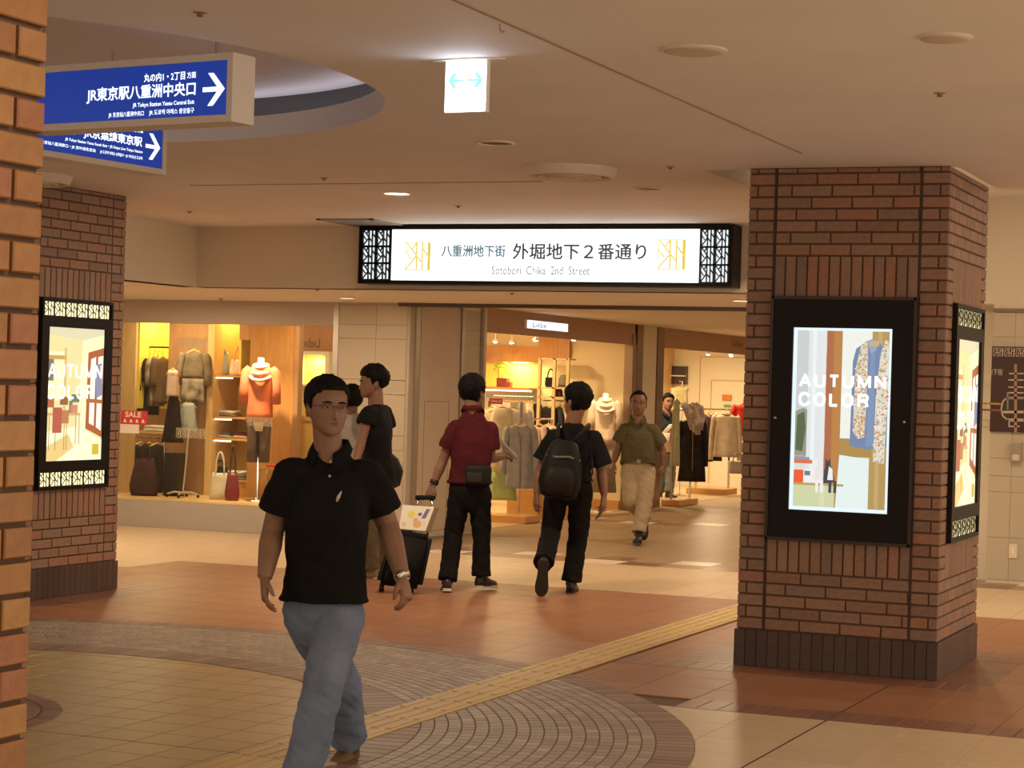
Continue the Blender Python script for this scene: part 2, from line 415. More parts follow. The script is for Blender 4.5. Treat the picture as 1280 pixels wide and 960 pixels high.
for i in range(len(zr) - 1):
    for k in range(-1, 3):
        x0 = xs + k * 0.42; x1 = x0 + 0.42
        x0 = max(x0, -3.15)
        if x1 - x0 < 0.03: continue
        inst('wall_tile', tile_me('wall_tile', x1 - x0 - 0.004, zr[i + 1] - zr[i] - 0.004, tile_cream), wall_r, ((x0 + x1) / 2, 18.3, (zr[i] + zr[i + 1]) / 2))
mb = MB(); mb.box(-3.15, 4, 18.285, 18.3, 0, zr[0] - 0.003); struct('baseboard_right', mb, mat('base_stone', (0.62, 0.52, 0.40), 0.4))
mb = MB(); mb.box(-3.15, 4, 18.27, 18.3, zr[-1], zr[-1] + 0.03); struct('trim_2', mb, mat('trim_brown', (0.22, 0.16, 0.11), 0.5))
# --- left window wall: plinth, fascia, tile pier
WY = 18.58
mb = MB()
mb.box(-15, -9.7, WY, WY + 0.16, 2.13, HL); mb.box(-9.69, -8.9, WY, WY + 0.12, 0, HL)
mb.box(-15.2, -15, 3, 18.7, 0, 3.6)
wall_l = struct('wall_left', mb, mat('window_surround', (0.46, 0.39, 0.31), 0.5))
pl = MB(); pl.box(-15, -9.7, WY - 0.02, WY + 0.16, 0, 0.13); pl.box(-15, -9.7, WY, WY + 0.16, 0.13, 0.27); obj('plinth', pl, mat('surround_light_tone', (0.42, 0.37, 0.31), 0.4), wall_l)  # window surround split off here, its tone set for the light low down
zl = [at_y(470, y, WY).z for y in (381.5, 406, 423.5, 474.7, 493, 544, 562, 581, 632)] + [0.075]
vx = at_y(468, 500, WY).x
for i in range(len(zl) - 1):
    for x0, x1 in ((-9.69, vx), (vx, -8.93)):
        inst('wall_tile', tile_me('wall_tile', x1 - x0 - 0.004, zl[i] - zl[i + 1] - 0.004, tile_cream), wall_l, ((x0 + x1) / 2, WY, (zl[i] + zl[i + 1]) / 2))
mb = MB(); mb.box(-9.69, -8.9, WY - 0.02, WY, 0, 0.075); struct('baseboard_left', mb, mat('base_stone', (0.62, 0.52, 0.40), 0.4))
# --- the shop side of the street: end wall with a panelled shutter door (plane x = -8.9, running down the street)
SX = -8.9
yb = lambda px: at_x(px, 500, SX).y
mb = MB(); mb.box(SX - 0.16, SX - 0.03, WY + 0.12, yb(603), 0, 2.42); wall_s = struct('wall_shop_side', mb, plaster)
y0, y1 = yb(524), yb(573)
mb = MB(); mb.cbox(SX - 0.03, SX + 0.005, y0, y1, 0.02, 2.36, 0.006)
door = struct('door_1', mb, mat('door_paint', (0.56, 0.46, 0.35), 0.45, var=(0.53, 0.43, 0.33), scale=2))
ya, yc = yb(530), yb(561)
mb = MB()
for (a, b, c, d) in ((ya, yc, 1.395, 1.403), (ya, yc, 0.08, 0.088), (yc - 0.008, yc, 0.08, 1.40), (ya, ya + 0.008, 0.08, 1.40)): mb.box(SX + 0.004, SX + 0.008, a, b, c, d)
obj('hatch_outline', mb, mat('joint_dark', (0.36, 0.25, 0.17), 0.8), door)
mb = MB()
for a, b in ((yb(516), yb(521)), (yb(573.5), yb(577)), (yb(601), yb(604))): mb.box(SX - 0.02, SX + 0.02, a, b, 0, 2.40)
struct('trim_3', mb, steel)
zz = [at_x(590, y, SX).z for y in (388, 413, 431)] + [1.37, 1.2, 0.82, 0.66, 0.02]
yy0, yy1 = yb(577.5), yb(600.5)
for i in range(len(zz) - 1):
    inst('wall_tile', tile_me('wall_tile', yy1 - yy0 - 0.004, zz[i] - zz[i + 1] - 0.004, tile_cream), wall_s, (SX - 0.03, (yy0 + yy1) / 2, (zz[i] + zz[i + 1]) / 2), math.pi / 2)

# ================================================================== FLOOR
mb = MB(); mb.box(-15.2, 4, -5, 38.2, -0.25, -0.010)
floor = struct('floor', mb, grout_m)
T = 0.39
terra = mat('terracotta_tile', (0.45, 0.21, 0.115), 0.38, rnd=[(0.31, 0.145, 0.078), (0.355, 0.17, 0.094), (0.33, 0.155, 0.085)], var=(0.95, 0.94, 0.93), scale=3, spec=0.2)
cream = mat('cream_tile', (0.62, 0.46, 0.28), 0.38, rnd=[(0.56, 0.42, 0.27), (0.61, 0.465, 0.305), (0.585, 0.44, 0.285)], var=(0.93, 0.92, 0.9), scale=8, spec=0.2)
tan = mat('tan_tile', (0.46, 0.31, 0.18), 0.36, rnd=[(0.36, 0.25, 0.15), (0.40, 0.28, 0.175)], var=(0.93, 0.92, 0.9), scale=8, spec=0.2)
darkt = mat('dark_tile', (0.20, 0.105, 0.065), 0.3, rnd=[(0.18, 0.095, 0.06), (0.24, 0.125, 0.08)])
whitet = mat('white_tile', (0.74, 0.66, 0.55), 0.3)
FT = {}
def flat_tile(name, w, d, mt, th=0.010):
    key = (name, round(w, 4), round(d, 4), mt.name, th)
    if key not in FT:
        mb = MB(); a, b, c = w / 2, d / 2, 0.0015
        mb.v = [(-a, -b, -th), (a, -b, -th), (a, b, -th), (-a, b, -th), (-a, -b, -c), (a, -b, -c), (a, b, -c), (-a, b, -c), (-a + c, -b + c, 0), (a - c, -b + c, 0), (a - c, b - c, 0), (-a + c, b - c, 0)]
        mb.f = [[8, 9, 10, 11]] + [[4 + i, 4 + (i + 1) % 4, 8 + (i + 1) % 4, 8 + i] for i in range(4)] + [[i, (i + 1) % 4, 4 + (i + 1) % 4, 4 + i] for i in range(4)]
        mb.att = [None] * 9
        me = mb.mesh(name); me.materials.append(mt); FT[key] = (me, mb)
    return FT[key]
def on_screen(x, y, z=0.0, mg=15):
    p = to_px((x, y, z))
    return p is not None and 38 - mg < p[0] < 1280 + mg and -mg < p[1] < 960 + mg
def size_px(x, y, w, d):
    q = [to_px((x + i * w / 2, y + j * d / 2, 0)) for i, j in ((-1, -1), (1, -1), (1, 1), (-1, 1))]
    if None in q: return 0
    return abs(sum(q[i][0] * q[(i + 1) % 4][1] - q[(i + 1) % 4][0] * q[i][1] for i in range(4))) / 2
def lay(name, items, parent, limit=300, z=0.0):
    """items (x, y, w, d, material): the largest on screen become parts of their own, the rest one joined part per material"""
    vis = sorted([i for i in range(len(items)) if on_screen(items[i][0], items[i][1])], key=lambda i: -size_px(*items[i][:4]))[:limit]
    vs = set(vis)
    for i in vis:
        x, y, w_, d, mt = items[i]; inst(name, flat_tile(name, w_, d, mt)[0], parent, (x, y, z))
    rest = {}
    for i, (x, y, w_, d, mt) in enumerate(items):
        if i in vs: continue
        mb = rest.setdefault(mt.name, MB()); src = flat_tile(name, w_, d, mt)[1]; n_ = len(mb.v)
        mb.v += [(a + x, b + y, c + z) for a, b, c in src.v]
        for f in src.f: mb.face([n_ + k for k in f])
    for k, mb in rest.items(): obj('distant_' + name, mb, MATS[k], parent, kind='stuff', fixn=False)
items = []
nx0 = -2.47 - 31 * T
for i in range(47):
    x = nx0 + (i + 0.5) * T
    for (ya, yb_, pick) in ((3.76, 9.99, 'c'), (10.30, 15.37, 't'), (15.37, 17.71, 'c'), (17.71, 18.49, 'p'), (18.49, 23.17, 'n'), (23.17, 23.95, 'p'), (23.95, 31.75, 'n')):
        k = int(round((yb_ - ya) / T))
        for j in range(k):
            y = ya + (j + 0.5) * T
            if y > 18.8 and (x < -13.5 or x > -3.2): continue
            if math.hypot(x - CX, y - CY) < R3 - 0.30: continue
            if pick == 't': mt = terra if not (x < -9.6 and y > 14.6) else cream
            elif pick == 'c' or (x < -9.2 and y < 18.5): mt = cream
            elif pick == 'n': mt = tan
            else: mt = whitet if (i + 2 * j) % 4 == 0 else (darkt if (i + j) % 2 else tan)
            items.append((x, y, T - 0.003, T - 0.003, mt))
lay('floor_tile', items, floor)
# bands of dark brick pavers: in front of the pillars and around their feet
bp = mat('brick_paver', (0.20, 0.09, 0.055), 0.35, rnd=[(0.17, 0.08, 0.05), (0.25, 0.11, 0.065), (0.21, 0.10, 0.065)])
items = []
x = -3.2
while x < 2.5: items.append((x, 10.145, 0.107, 0.30, bp)); x += 0.112
for (px0, px1, py0, py1) in ((-3.455, -2.28, 11.73, 12.98), (-9.8, -8.6, 11.80, 13.06)):
    x = px0 - 0.27
    while x < px1 + 0.30: items += [(x, py0 - 0.165, 0.107, 0.31, bp), (x, py1 + 0.165, 0.107, 0.31, bp)]; x += 0.112
    y = py0 + 0.05
    while y < py1: items += [(px0 - 0.165, y, 0.31, 0.107, bp), (px1 + 0.165, y, 0.31, 0.107, bp)]; y += 0.112
x = -4.06
while x < -3.74: items.append((x, 11.565, 0.107, 0.31, bp)); x += 0.112
lay('brick_paver', items, floor, z=0.0015)
# circular plaza: yellow tiles, ring of small stone pavers, dark centre disc
def disc_mb(r0, r1, z, n=128):
    mb = MB()
    for i in range(n):
        a, b = 2 * math.pi * i / n, 2 * math.pi * (i + 1) / n
        P = lambda r, t: (CX + r * math.cos(t), CY + r * math.sin(t), z)
        mb.poly([P(r0, a), P(r1, a), P(r1, b), P(r0, b)] if r0 > 0 else [(CX, CY, z), P(r1, a), P(r1, b)])
    return mb
mb = disc_mb(0, R2 + 0.02, 0.0012); obj('mortar_bed', mb, grout_m, floor)
ytile = mat('yellow_tile', (0.35, 0.25, 0.11), 0.4, rnd=[(0.38, 0.275, 0.12), (0.43, 0.31, 0.14), (0.40, 0.29, 0.13)], var=(0.93, 0.92, 0.88), scale=10)
items = []; S = 0.245
for i in range(-12, 12):
    for j in range(-12, 12):
        x, y = -4.96 + (i + 0.5) * S, 7.205 + (j + 0.5) * S
        x0, y0 = x - CX, y - CY
        if math.hypot(x0, y0) < R2 + 0.14 and math.hypot(x0, y0) > R1 - 0.18: items.append((x, y, S - 0.006, S - 0.006, ytile))
lay('yellow_tile', items, floor, z=0.0035)
mb = disc_mb(R2, R3, 0.0045); mb2 = disc_mb(0, R1, 0.0045)
n_ = len(mb.v); mb.v += mb2.v
for f in mb2.f: mb.face([n_ + k for k in f])
obj('paver_bed', mb, mat('paver_grout', (0.13, 0.09, 0.07), 0.85), floor)
sett_c = [(0.25, 0.20, 0.16), (0.34, 0.27, 0.21), (0.29, 0.225, 0.175), (0.42, 0.34, 0.27)]
sett_o = mat('sett_stone', sett_c[0], 0.5, rnd=sett_c); sett_a = mat('sett_stone_field', sett_c[0], 0.5, att=sett_c)
dark_c = [(0.17, 0.10, 0.07), (0.23, 0.13, 0.09), (0.28, 0.165, 0.12)]
dark_o = mat('sett_dark', dark_c[0], 0.5, rnd=dark_c); dark_a = mat('sett_dark_field', dark_c[0], 0.5, att=dark_c)
def sett(mb, r0, r1, t0, t1, z0, z1, tone):
    P = lambda r, t, z: (CX + r * math.cos(t), CY + r * math.sin(t), z)
    n_ = len(mb.v); mb.cur = tone; e = 0.003
    mb.v += [P(r0, t0, z0), P(r1, t0, z0), P(r1, t1, z0), P(r0, t1, z0), P(r0 + e, t0 + e / r0, z1), P(r1 - e, t0 + e / r1, z1), P(r1 - e, t1 - e / r1, z1), P(r0 + e, t1 - e / r0, z1)]
    for q in ((4, 5, 6, 7), (0, 1, 5, 4), (1, 2, 6, 5), (2, 3, 7, 6), (3, 0, 4, 7)): mb.face([n_ + i for i in q])
rings = [(3.604, R3, 0.085, 'd')] + [(3.604 - 0.0635 * (k + 1), 3.604 - 0.0635 * k, 0.085, 's') for k in range(17)]
rin = rings[-1][0]
rings += [(R2, rin, 0.10, 'd')]
rings += [(r, r + 0.0635, 0.085, 'd') for r in np.arange(0.05, 0.72, 0.0635)] + [(0.76, R1, 0.085, 'd')]
setts = []
for r0, r1, step, kd in rings:
    n_ = max(6, int(2 * math.pi * r1 / step)); off = random.random()
    for k in range(n_):
        t0 = 2 * math.pi * (k + off) / n_; t1 = t0 + 2 * math.pi / n_; gp = 0.0022
        rm, tm = (r0 + r1) / 2, (t0 + t1) / 2; x, y = CX + rm * math.cos(tm), CY + rm * math.sin(tm)
        p = to_px((x, y, 0))
        if p is None: continue
        v = on_screen(x, y)
        ar = (r1 - r0) * rm * (t1 - t0) * F_PX * F_PX * EYE / max(0.5, (Vector((x, y, 0)).dot(fwd))) ** 3 if v else 0
        setts.append((ar, r0 + gp, r1 - gp, t0 + gp / r1, t1 - gp / r1, kd))
setts.sort(key=lambda s: -s[0])
fs, fd = MB(), MB()
for i, (ar, r0, r1, t0, t1, kd) in enumerate(setts):
    tone = random.random() * 0.999
    if i < 298:
        mb = MB(); sett(mb, r0, r1, t0, t1, 0.004, 0.0065, tone)
        obj('paver', mb, sett_o if kd == 's' else dark_o, floor, fixn=False)
    else: sett(fs if kd == 's' else fd, r0, r1, t0, t1, 0.004, 0.0065, tone)
obj('paver_field', fs, sett_a, floor, attname='tone', kind='stuff', fixn=False); obj('paver_border', fd, dark_a, floor, attname='tone', kind='stuff', fixn=False)
mb = MB(); mb.box(-2.474, -2.466, 8.0, 11.38, -0.001, 0.0018); obj('movement_joint', mb, mat('joint_black', (0.05, 0.025, 0.018), 0.7), floor)
mb = MB(); mb.box(-5.6, -4.405, 7.692, 7.698, 0.001, 0.0039); obj('movement_joint', mb, mat('joint_black', (0.05, 0.025, 0.018), 0.7), floor)
# tactile guide path: one part per 300 mm tile, four raised bars each
tact = mat('tactile_yellow', (0.56, 0.38, 0.14), 0.5, rnd=[(0.54, 0.37, 0.14), (0.60, 0.41, 0.16)])
mb = MB(); mb.box(-0.148, 0.148, -0.1485, 0.1485, -0.006, 0.0)
for k in range(4):
    xc = (k - 1.5) * 0.073
    for q in range(1):
        a, b, hh = 0.017, 0.135, 0.005
        mb.v += [(xc - a, -b, 0), (xc + a, -b, 0), (xc + a, b, 0), (xc - a, b, 0), (xc - a + 0.005, -b + 0.006, hh), (xc + a - 0.005, -b + 0.006, hh), (xc + a - 0.005, b - 0.006, hh), (xc - a + 0.005, b - 0.006, hh)]
        n_ = len(mb.v) - 8
        for f in ((4, 5, 6, 7), (0, 1, 5, 4), (1, 2, 6, 5), (2, 3, 7, 6), (3, 0, 4, 7)): mb.face([n_ + i for i in f])
tme = mb.mesh('tactile_tile'); tme.materials.append(tact)
for k in range(-12, 34):
    inst('tactile_tile', tme, floor, (-4.253, 8.52 + 0.304 * (k + 0.5) - 0.0, 0.0125))
mb = MB(); mb.box(-4.404, -4.102, 4.8, 18.9, 0.001, 0.0075); obj('tactile_bed', mb, mat('tactile_bed', (0.25, 0.16, 0.07), 0.8), floor)

# ================================================================== BRICK PILLARS
bc = [(0.24, 0.135, 0.085), (0.33, 0.185, 0.115), (0.28, 0.165, 0.11), (0.35, 0.165, 0.10), (0.31, 0.195, 0.135), (0.23, 0.145, 0.105), (0.30, 0.175, 0.11)]
brick_o = mat('brick', bc[0], 0.6, rnd=bc, var=(0.82, 0.8, 0.78), scale=40, bump=0.15, bscale=200)
brick_a = mat('brick_field', bc[0], 0.6, att=bc, var=(0.82, 0.8, 0.78), scale=40)
oc = [(0.33, 0.155, 0.048), (0.28, 0.125, 0.045), (0.37, 0.19, 0.06), (0.30, 0.12, 0.055)]
brick_near = mat('brick_near', oc[0], 0.55, rnd=oc, var=(0.85, 0.82, 0.8), scale=30, bump=0.15, bscale=150)
kc = [(0.060, 0.034, 0.025), (0.095, 0.055, 0.040), (0.075, 0.046, 0.036)]
brick_base = mat('brick_base', kc[0], 0.5, rnd=kc, var=(0.8, 0.8, 0.8), scale=30); brick_base_a = mat('brick_base_field', kc[0], 0.5, att=kc)
mortar = mat('mortar', (0.105, 0.06, 0.038), 0.9)
RH, BZ = 0.068, 0.215
def face_bricks(W, zt, panel, j1, j2, sold, flip=False):
    """bricks of one face: list (uc, zc, w, h); panel (u0,u1,z0,z1) is left free, with soldier courses above and below it"""
    out = []; g_ = 0.010
    def add(u0, u1, z0, z1):
        if u1 - u0 > 0.02: out.append(((u0 + u1) / 2, (z0 + z1) / 2, u1 - u0 - g_, z1 - z0 - g_))
    segs = [(0, j1), (j1, j2), (j2, W)]
    nrow = int((zt - BZ) / RH + 0.6)
    for k in range(nrow):
        z0 = BZ + k * RH; z1 = min(z0 + RH, zt)
        zc = (z0 + z1) / 2
        odd = k % 2
        if odd: add(0, j1 * 0.33, z0, z1); add(j1 * 0.33, j1, z0, z1)
        else: add(0, j1, z0, z1)
        wr_ = W - j2
        if odd: add(j2, j2 + wr_ * 0.66, z0, z1); add(j2 + wr_ * 0.66, W, z0, z1)
        else: add(j2, W, z0, z1)
        if panel and panel[2] - sold < zc < panel[3] + sold: continue
        L = 0.2375; u = j1 - (L * 0.62 if odd else L * 0.12) + (0.03 * ((k // 2) % 2))
        while u < j2 - 0.005:
            a, b = max(u, j1), min(u + L, j2)
            if b - a > 0.035: add(a, b, z0, z1)
            u += L
    if panel:
        ks = int(round((panel[3] - BZ) / RH)); zs1 = BZ + math.ceil((panel[3] + sold - BZ - RH / 2) / RH) * RH
        zs0 = BZ + math.floor((panel[2] - sold - BZ + RH / 2) / RH) * RH
        m_ = int(round((j2 - j1) / 0.066)); d = (j2 - j1) / m_
        for i in range(m_):
            add(j1 + i * d, j1 + (i + 1) * d, panel[3], zs1); add(j1 + i * d, j1 + (i + 1) * d, zs0, panel[2])
    return out
def brick_pillar(label, x0, x1, y0, y1, faces, zt=H, bmat=None, field=None, P=0.009, proud=0.008, nm_joint=()):
    root = thing('brick_pillar', label, 'pillar', ((x0 + x1) / 2, (y0 + y1) / 2, 0), kind='thing')
    mb = MB(); mb.box(x0 + P, x1 - P, y0 + P, y1 - P, 0, zt); obj('mortar_core', mb, mortar, root)
    bmat = bmat or brick_o; field = field or brick_a
    stuff, bstuff = MB(), MB()
    for nm, (ind, lst) in faces.items():
        W = (x1 - x0) if nm in 'FB' else (y1 - y0)
        if nm == 'F': O, U, rz, N = Vector((x0, y0, 0)), Vector((1, 0, 0)), 0, Vector((0, -1, 0))
        elif nm == 'R': O, U, rz, N = Vector((x1, y0, 0)), Vector((0, 1, 0)), math.pi / 2, Vector((1, 0, 0))
        elif nm == 'B': O, U, rz, N = Vector((x1, y1, 0)), Vector((-1, 0, 0)), math.pi, Vector((0, 1, 0))
        else: O, U, rz, N = Vector((x0, y1, 0)), Vector((0, -1, 0)), -math.pi / 2, Vector((-1, 0, 0))
        def putbrick(u, z, w_, h_, mt_o, mbs, name, single, p_, base_off):
            loc = O + U * u + Vector((0, 0, z)) + N * base_off
            if single: inst(name, tile_me(name, round(w_, 3), round(h_, 3), mt_o, p_, 0.003), root, loc, rz)
            else:
                src = tile_mesh(round(w_, 3), round(h_, 3), p_, 0.003); M_ = Matrix.Translation(loc) @ Matrix.Rotation(rz, 4, 'Z')
                n_ = len(mbs.v); mbs.v += [tuple(M_ @ Vector(v)) for v in src.v]; mbs.cur = random.random() * 0.999
                for f in src.f: mbs.face([n_ + k for k in f])
        for (u, z, w_, h_) in lst: putbrick(u, z, w_, h_, bmat, stuff, 'brick', ind, P, -P)
        nb = int(W / 0.064); d = (W + 2 * proud) / nb
        for i in range(nb): putbrick(-proud + (i + 0.5) * d, BZ / 2 - 0.002, d - 0.0025, BZ - 0.004, brick_base, bstuff, 'base_brick', ind, P + proud, -P)
    if nm_joint:
        for u in nm_joint:
            jm = MB(); jm.box(x0 + u - .007, x0 + u + .007, y0 - .0008, y0 + .01, BZ, zt); obj('control_joint', jm, mat('joint_black', (0.05, 0.025, 0.018), 0.7), root)
    if stuff.v: obj('brick_field', stuff, field, root, attname='tone', kind='stuff', fixn=False)
    if bstuff.v: obj('base_brick_field', bstuff, brick_base_a, root, attname='tone', kind='stuff', fixn=False)
    return root
MX0, MX1, MY0, MY1 = -3.455, -2.28, 11.73, 12.95
fF = face_bricks(MX1 - MX0, H, (0.171, 1.01, 0.75, 2.15), 0.168, 1.010, 0.227)
fR = face_bricks(MY1 - MY0, H, (0.17, 1.05, 0.765, 2.135), 0.17, 1.05, 0.227)
fp = face_bricks(1.2, H, None, 0.17, 1.03, 0.2)
mid = brick_pillar('square brown brick pillar carrying the wide black video screen', MX0, MX1, MY0, MY1, {'F': (True, fF), 'R': (False, fR), 'B': (False, fp), 'L': (False, fp)}, nm_joint=(0.163, 1.015))
LX0, LX1, LY0, LY1 = -9.8, -8.6, 11.80, 13.06
fL = face_bricks(LY1 - LY0, H, (0.22, 1.07, 0.765, 2.105), 0.2, 1.085, 0.227)
brick_pillar('dark brown brick pillar half hidden behind the nearest orange brick pillar', LX0, LX1, LY0, LY1, {'R': (True, fL), 'F': (False, fp), 'B': (False, fp), 'L': (False, fp)})
# nearest pillar: only its right flank is in view
NX, NY = -2.392, 3.347
lst = []
for k in range(40):
    z0 = BZ + k * RH; z1 = z0 + RH; u = 1.2
    ws = [0.097, 0.237, 0.237, 0.237, 0.237] if k % 2 else [0.237] * 5
    for w_ in ws: lst.append((u - w_ / 2, (z0 + z1) / 2, w_ - 0.011, RH - 0.011)); u -= w_
brick_pillar('nearest orange brick pillar cut off by the picture edge', NX - 1.2, NX, NY - 1.2, NY, {'R': (True, lst), 'F': (False, fp), 'B': (False, fp)}, bmat=brick_near, P=0.012)
# ================================================================== SCREENS, SIGNS, CEILING FITTINGS
black = mat('black_frame', (0.012, 0.0085, 0.007), 0.45, spec=0.15)
black2 = mat('black_lattice', (0.012, 0.012, 0.013), 0.4)
white_p = mat('white_plastic', (0.8, 0.78, 0.74), 0.4)
STROKES = [((.45, 0), (.45, 1), .045), ((.68, 0), (.68, 1), .045), ((.95, 0), (.95, 1), .10), ((.05, 1), (.45, .52), .045), ((0, .70), (.25, .40), .04),
           ((.45, .52), (.01, .02), .045), ((.45, .52), (.68, .27), .045), ((.43, .97), (.24, .72), .04), ((.70, .76), (.94, .47), .045)]
def emblem(mb, O, U, V, N, u0, v0, w_, h_, th, border=0.0, sw=1.0, lite=False):
    """the square lattice mark: three uprights and slanting strokes, as extruded bars"""
    st = list(STROKES)
    if border: st += [((0, 0), (1, 0), border), ((0, 1), (1, 1), border), ((0, 0), (0, 1), border)]
    for (a, b, t) in st:
        p = Vector((a[0] * w_, a[1] * h_)); q = Vector((b[0] * w_, b[1] * h_)); d = (q - p).normalized(); nn = Vector((-d.y, d.x)) * (t * w_ * sw / 2)
        pts = [p + nn, q + nn, q - nn, p - nn]
        pts = [O + U * (u0 + min(max(x.x, 0), w_)) + V * (v0 + min(max(x.y, 0), h_)) for x in pts]
        mb.prism(pts, N * th)
def quad(mb, O, U, V, N, u0, u1, v0, v1, lift=0.0, col=None):
    mb.cur = col; mb.poly([O + U * a + V * b + N * lift for a, b in ((u0, v0), (u1, v0), (u1, v1), (u0, v1))])
def pol(mb, O, U, V, N, pts, lift, col, W=1, Hh=1):
    mb.cur = col; mb.poly([O + U * (a * W) + V * (b * Hh) + N * lift for a, b in pts])
VZ = Vector((0, 0, 1))
# ---- the wide black video screen on the pillar front
O = Vector((-3.284, MY0, 0.75)); U = Vector((1, 0, 0)); N = Vector((0, -1, 0))
t = thing('video_screen', 'wide black framed video screen on pillar front showing a blue shirt and AUTUMN COLOR', 'screen', (-2.865, MY0, 0.75))
mb = MB(); PW, PH = 0.839, 1.40
d0 = 0.035
u0, u1, v0, v1 = 0.131, 0.706, 0.175, 1.225
for a, b, c, d in ((0, u0, 0, PH), (u1, PW, 0, PH), (u0, u1, 0, v0), (u0, u1, v1, PH)):
    mb.prism([O + U * a + VZ * c, O + U * b + VZ * c, O + U * b + VZ * d, O + U * a + VZ * d], N * d0)
obj('front_panel', mb, black, t)
fr = MB()
for a, b, c, d in ((-0.006, 0.012, -0.006, PH + 0.006), (PW - 0.012, PW + 0.006, -0.006, PH + 0.006), (0, PW, -0.006, 0.012), (0, PW, PH - 0.012, PH + 0.006)):
    fr.prism([O + U * a + VZ * c, O + U * b + VZ * c, O + U * b + VZ * d, O + U * a + VZ * d], N * (d0 + 0.006))
obj('edge_frame', fr, mat('dark_metal', (0.05, 0.035, 0.028), 0.4, 0.6), t)
SO = O + U * u0 + VZ * v0 + N * 0.020; SW, SH = u1 - u0, v1 - v0
pm = print_mat('screen_print', 1.0)
pic = MB()
def P_(pts, lift, col): pol(pic, SO, U, VZ, N, pts, lift, col, SW, SH)
def R_(a, b, c, d, lift, col): P_([(a, c), (b, c), (b, d), (a, d)], lift, col)
L_ = 0.0004
R_(0, 1, 0, 1, 0, (0.80, 0.95, 1.0))                                   # bright white screen edge
R_(.04, .97, .02, .985, L_, (0.70, 0.72, 0.72))
R_(.04, .16, .30, .985, 2 * L_, (0.58, 0.62, 0.62)); R_(.16, .30, .14, .985, 2 * L_, (0.74, 0.78, 0.80)); R_(.20, .24, .14, .985, 3 * L_, (0.84, 0.88, 0.90)); R_(.30, .345, .14, .985, 2 * L_, (0.80, 0.78, 0.78))
P_([(.04, .30), (.16, .30), (.16, .55), (.12, .56), (.04, .54)], 3 * L_, (0.30, 0.30, 0.22)); P_([(.05, .33), (.12, .32), (.15, .45), (.13, .54), (.06, .52)], 4 * L_, (0.08, 0.13, 0.06))
R_(.34, .42, .14, .985, 2 * L_, (0.42, 0.14, 0.06)); R_(.41, .50, .02, .985, 2 * L_, (0.48, 0.22, 0.06))
R_(.50, .84, .40, .985, 2 * L_, (0.86, 0.88, 0.80)); R_(.50, .82, .30, .40, 3 * L_, (0.42, 0.26, 0.07)); P_([(.50, .31), (.80, .29), (.80, .02), (.47, .02)], 4 * L_, (0.78, 0.88, 0.85)); R_(.80, .97, .02, .985, 3 * L_, (0.46, 0.30, 0.10)); R_(.86, .90, .02, .985, 4 * L_, (0.55, 0.38, 0.15))
P_([(.60, .36), (.61, .82), (.64, .89), (.74, .93), (.80, .945), (.87, .93), (.95, .86), (.97, .8), (.97, .36), (.80, .345)], 5 * L_, (0.16, 0.24, 0.40))
P_([(.76, .36), (.79, .89), (.83, .89), (.84, .36)], 6 * L_, (0.20, 0.29, 0.46)); P_([(.74, .93), (.80, .945), (.86, .93), (.84, .88), (.79, .865)], 7 * L_, (0.28, 0.38, 0.52)); P_([(.77, .905), (.87, .905), (.87, .935), (.77, .93)], 8 * L_, (0.60, 0.42, 0.20))
scA = [(.63, .44), (.64, .78), (.68, .89), (.745, .94), (.76, .88), (.76, .60), (.745, .41), (.68, .40)]; scB = [(.84, .28), (.85, .62), (.885, .86), (.93, .94), (.97, .93), (.97, .60), (.95, .27)]
P_(scA, 9 * L_, (0.72, 0.64, 0.50)); P_(scB, 9 * L_, (0.74, 0.68, 0.56))
rg = random.Random(3)
def inside(p, poly):
    c = False; j = len(poly) - 1
    for i in range(len(poly)):
        if (poly[i][1] > p[1]) != (poly[j][1] > p[1]) and p[0] < (poly[j][0] - poly[i][0]) * (p[1] - poly[i][1]) / (poly[j][1] - poly[i][1]) + poly[i][0]: c = not c
        j = i
    return c
for _ in range(900):
    p = (rg.uniform(.6, .98), rg.uniform(.26, .95))
    if inside(p, scA) or inside(p, scB):
        s_ = rg.uniform(.006, .014); k = rg.choice([(0.62, 0.18, 0.08), (0.70, 0.36, 0.10), (0.34, 0.38, 0.18), (0.86, 0.82, 0.72), (0.40, 0.36, 0.34)])
        P_([(p[0] + s_ * math.cos(q), p[1] + s_ * .55 * math.sin(q)) for q in (0.3, 1.5, 2.8, 3.9, 5.2)], 10 * L_, k)
R_(.04, .46, .02, .14, 5 * L_, (0.62, 0.66, 0.38)); R_(.04, .55, .137, .15, 6 * L_, (0.50, 0.34, 0.12)); R_(.31, .36, .02, .14, 6 * L_, (0.70, 0.70, 0.46)); R_(.04, .14, .15, .22, 6 * L_, (0.85, 0.10, 0.03)); R_(.14, .30, .15, .225, 6 * L_, (0.85, 0.86, 0.84)); R_(.15, .21, .19, .215, 7 * L_, (0.14, 0.22, 0.28)); R_(.04, .24, .255, .275, 6 * L_, (0.70, 0.16, 0.06)); R_(.04, .20, .275, .29, 6 * L_, (0.22, 0.30, 0.55)); R_(.04, .16, .29, .30, 6 * L_, (0.60, 0.36, 0.22))
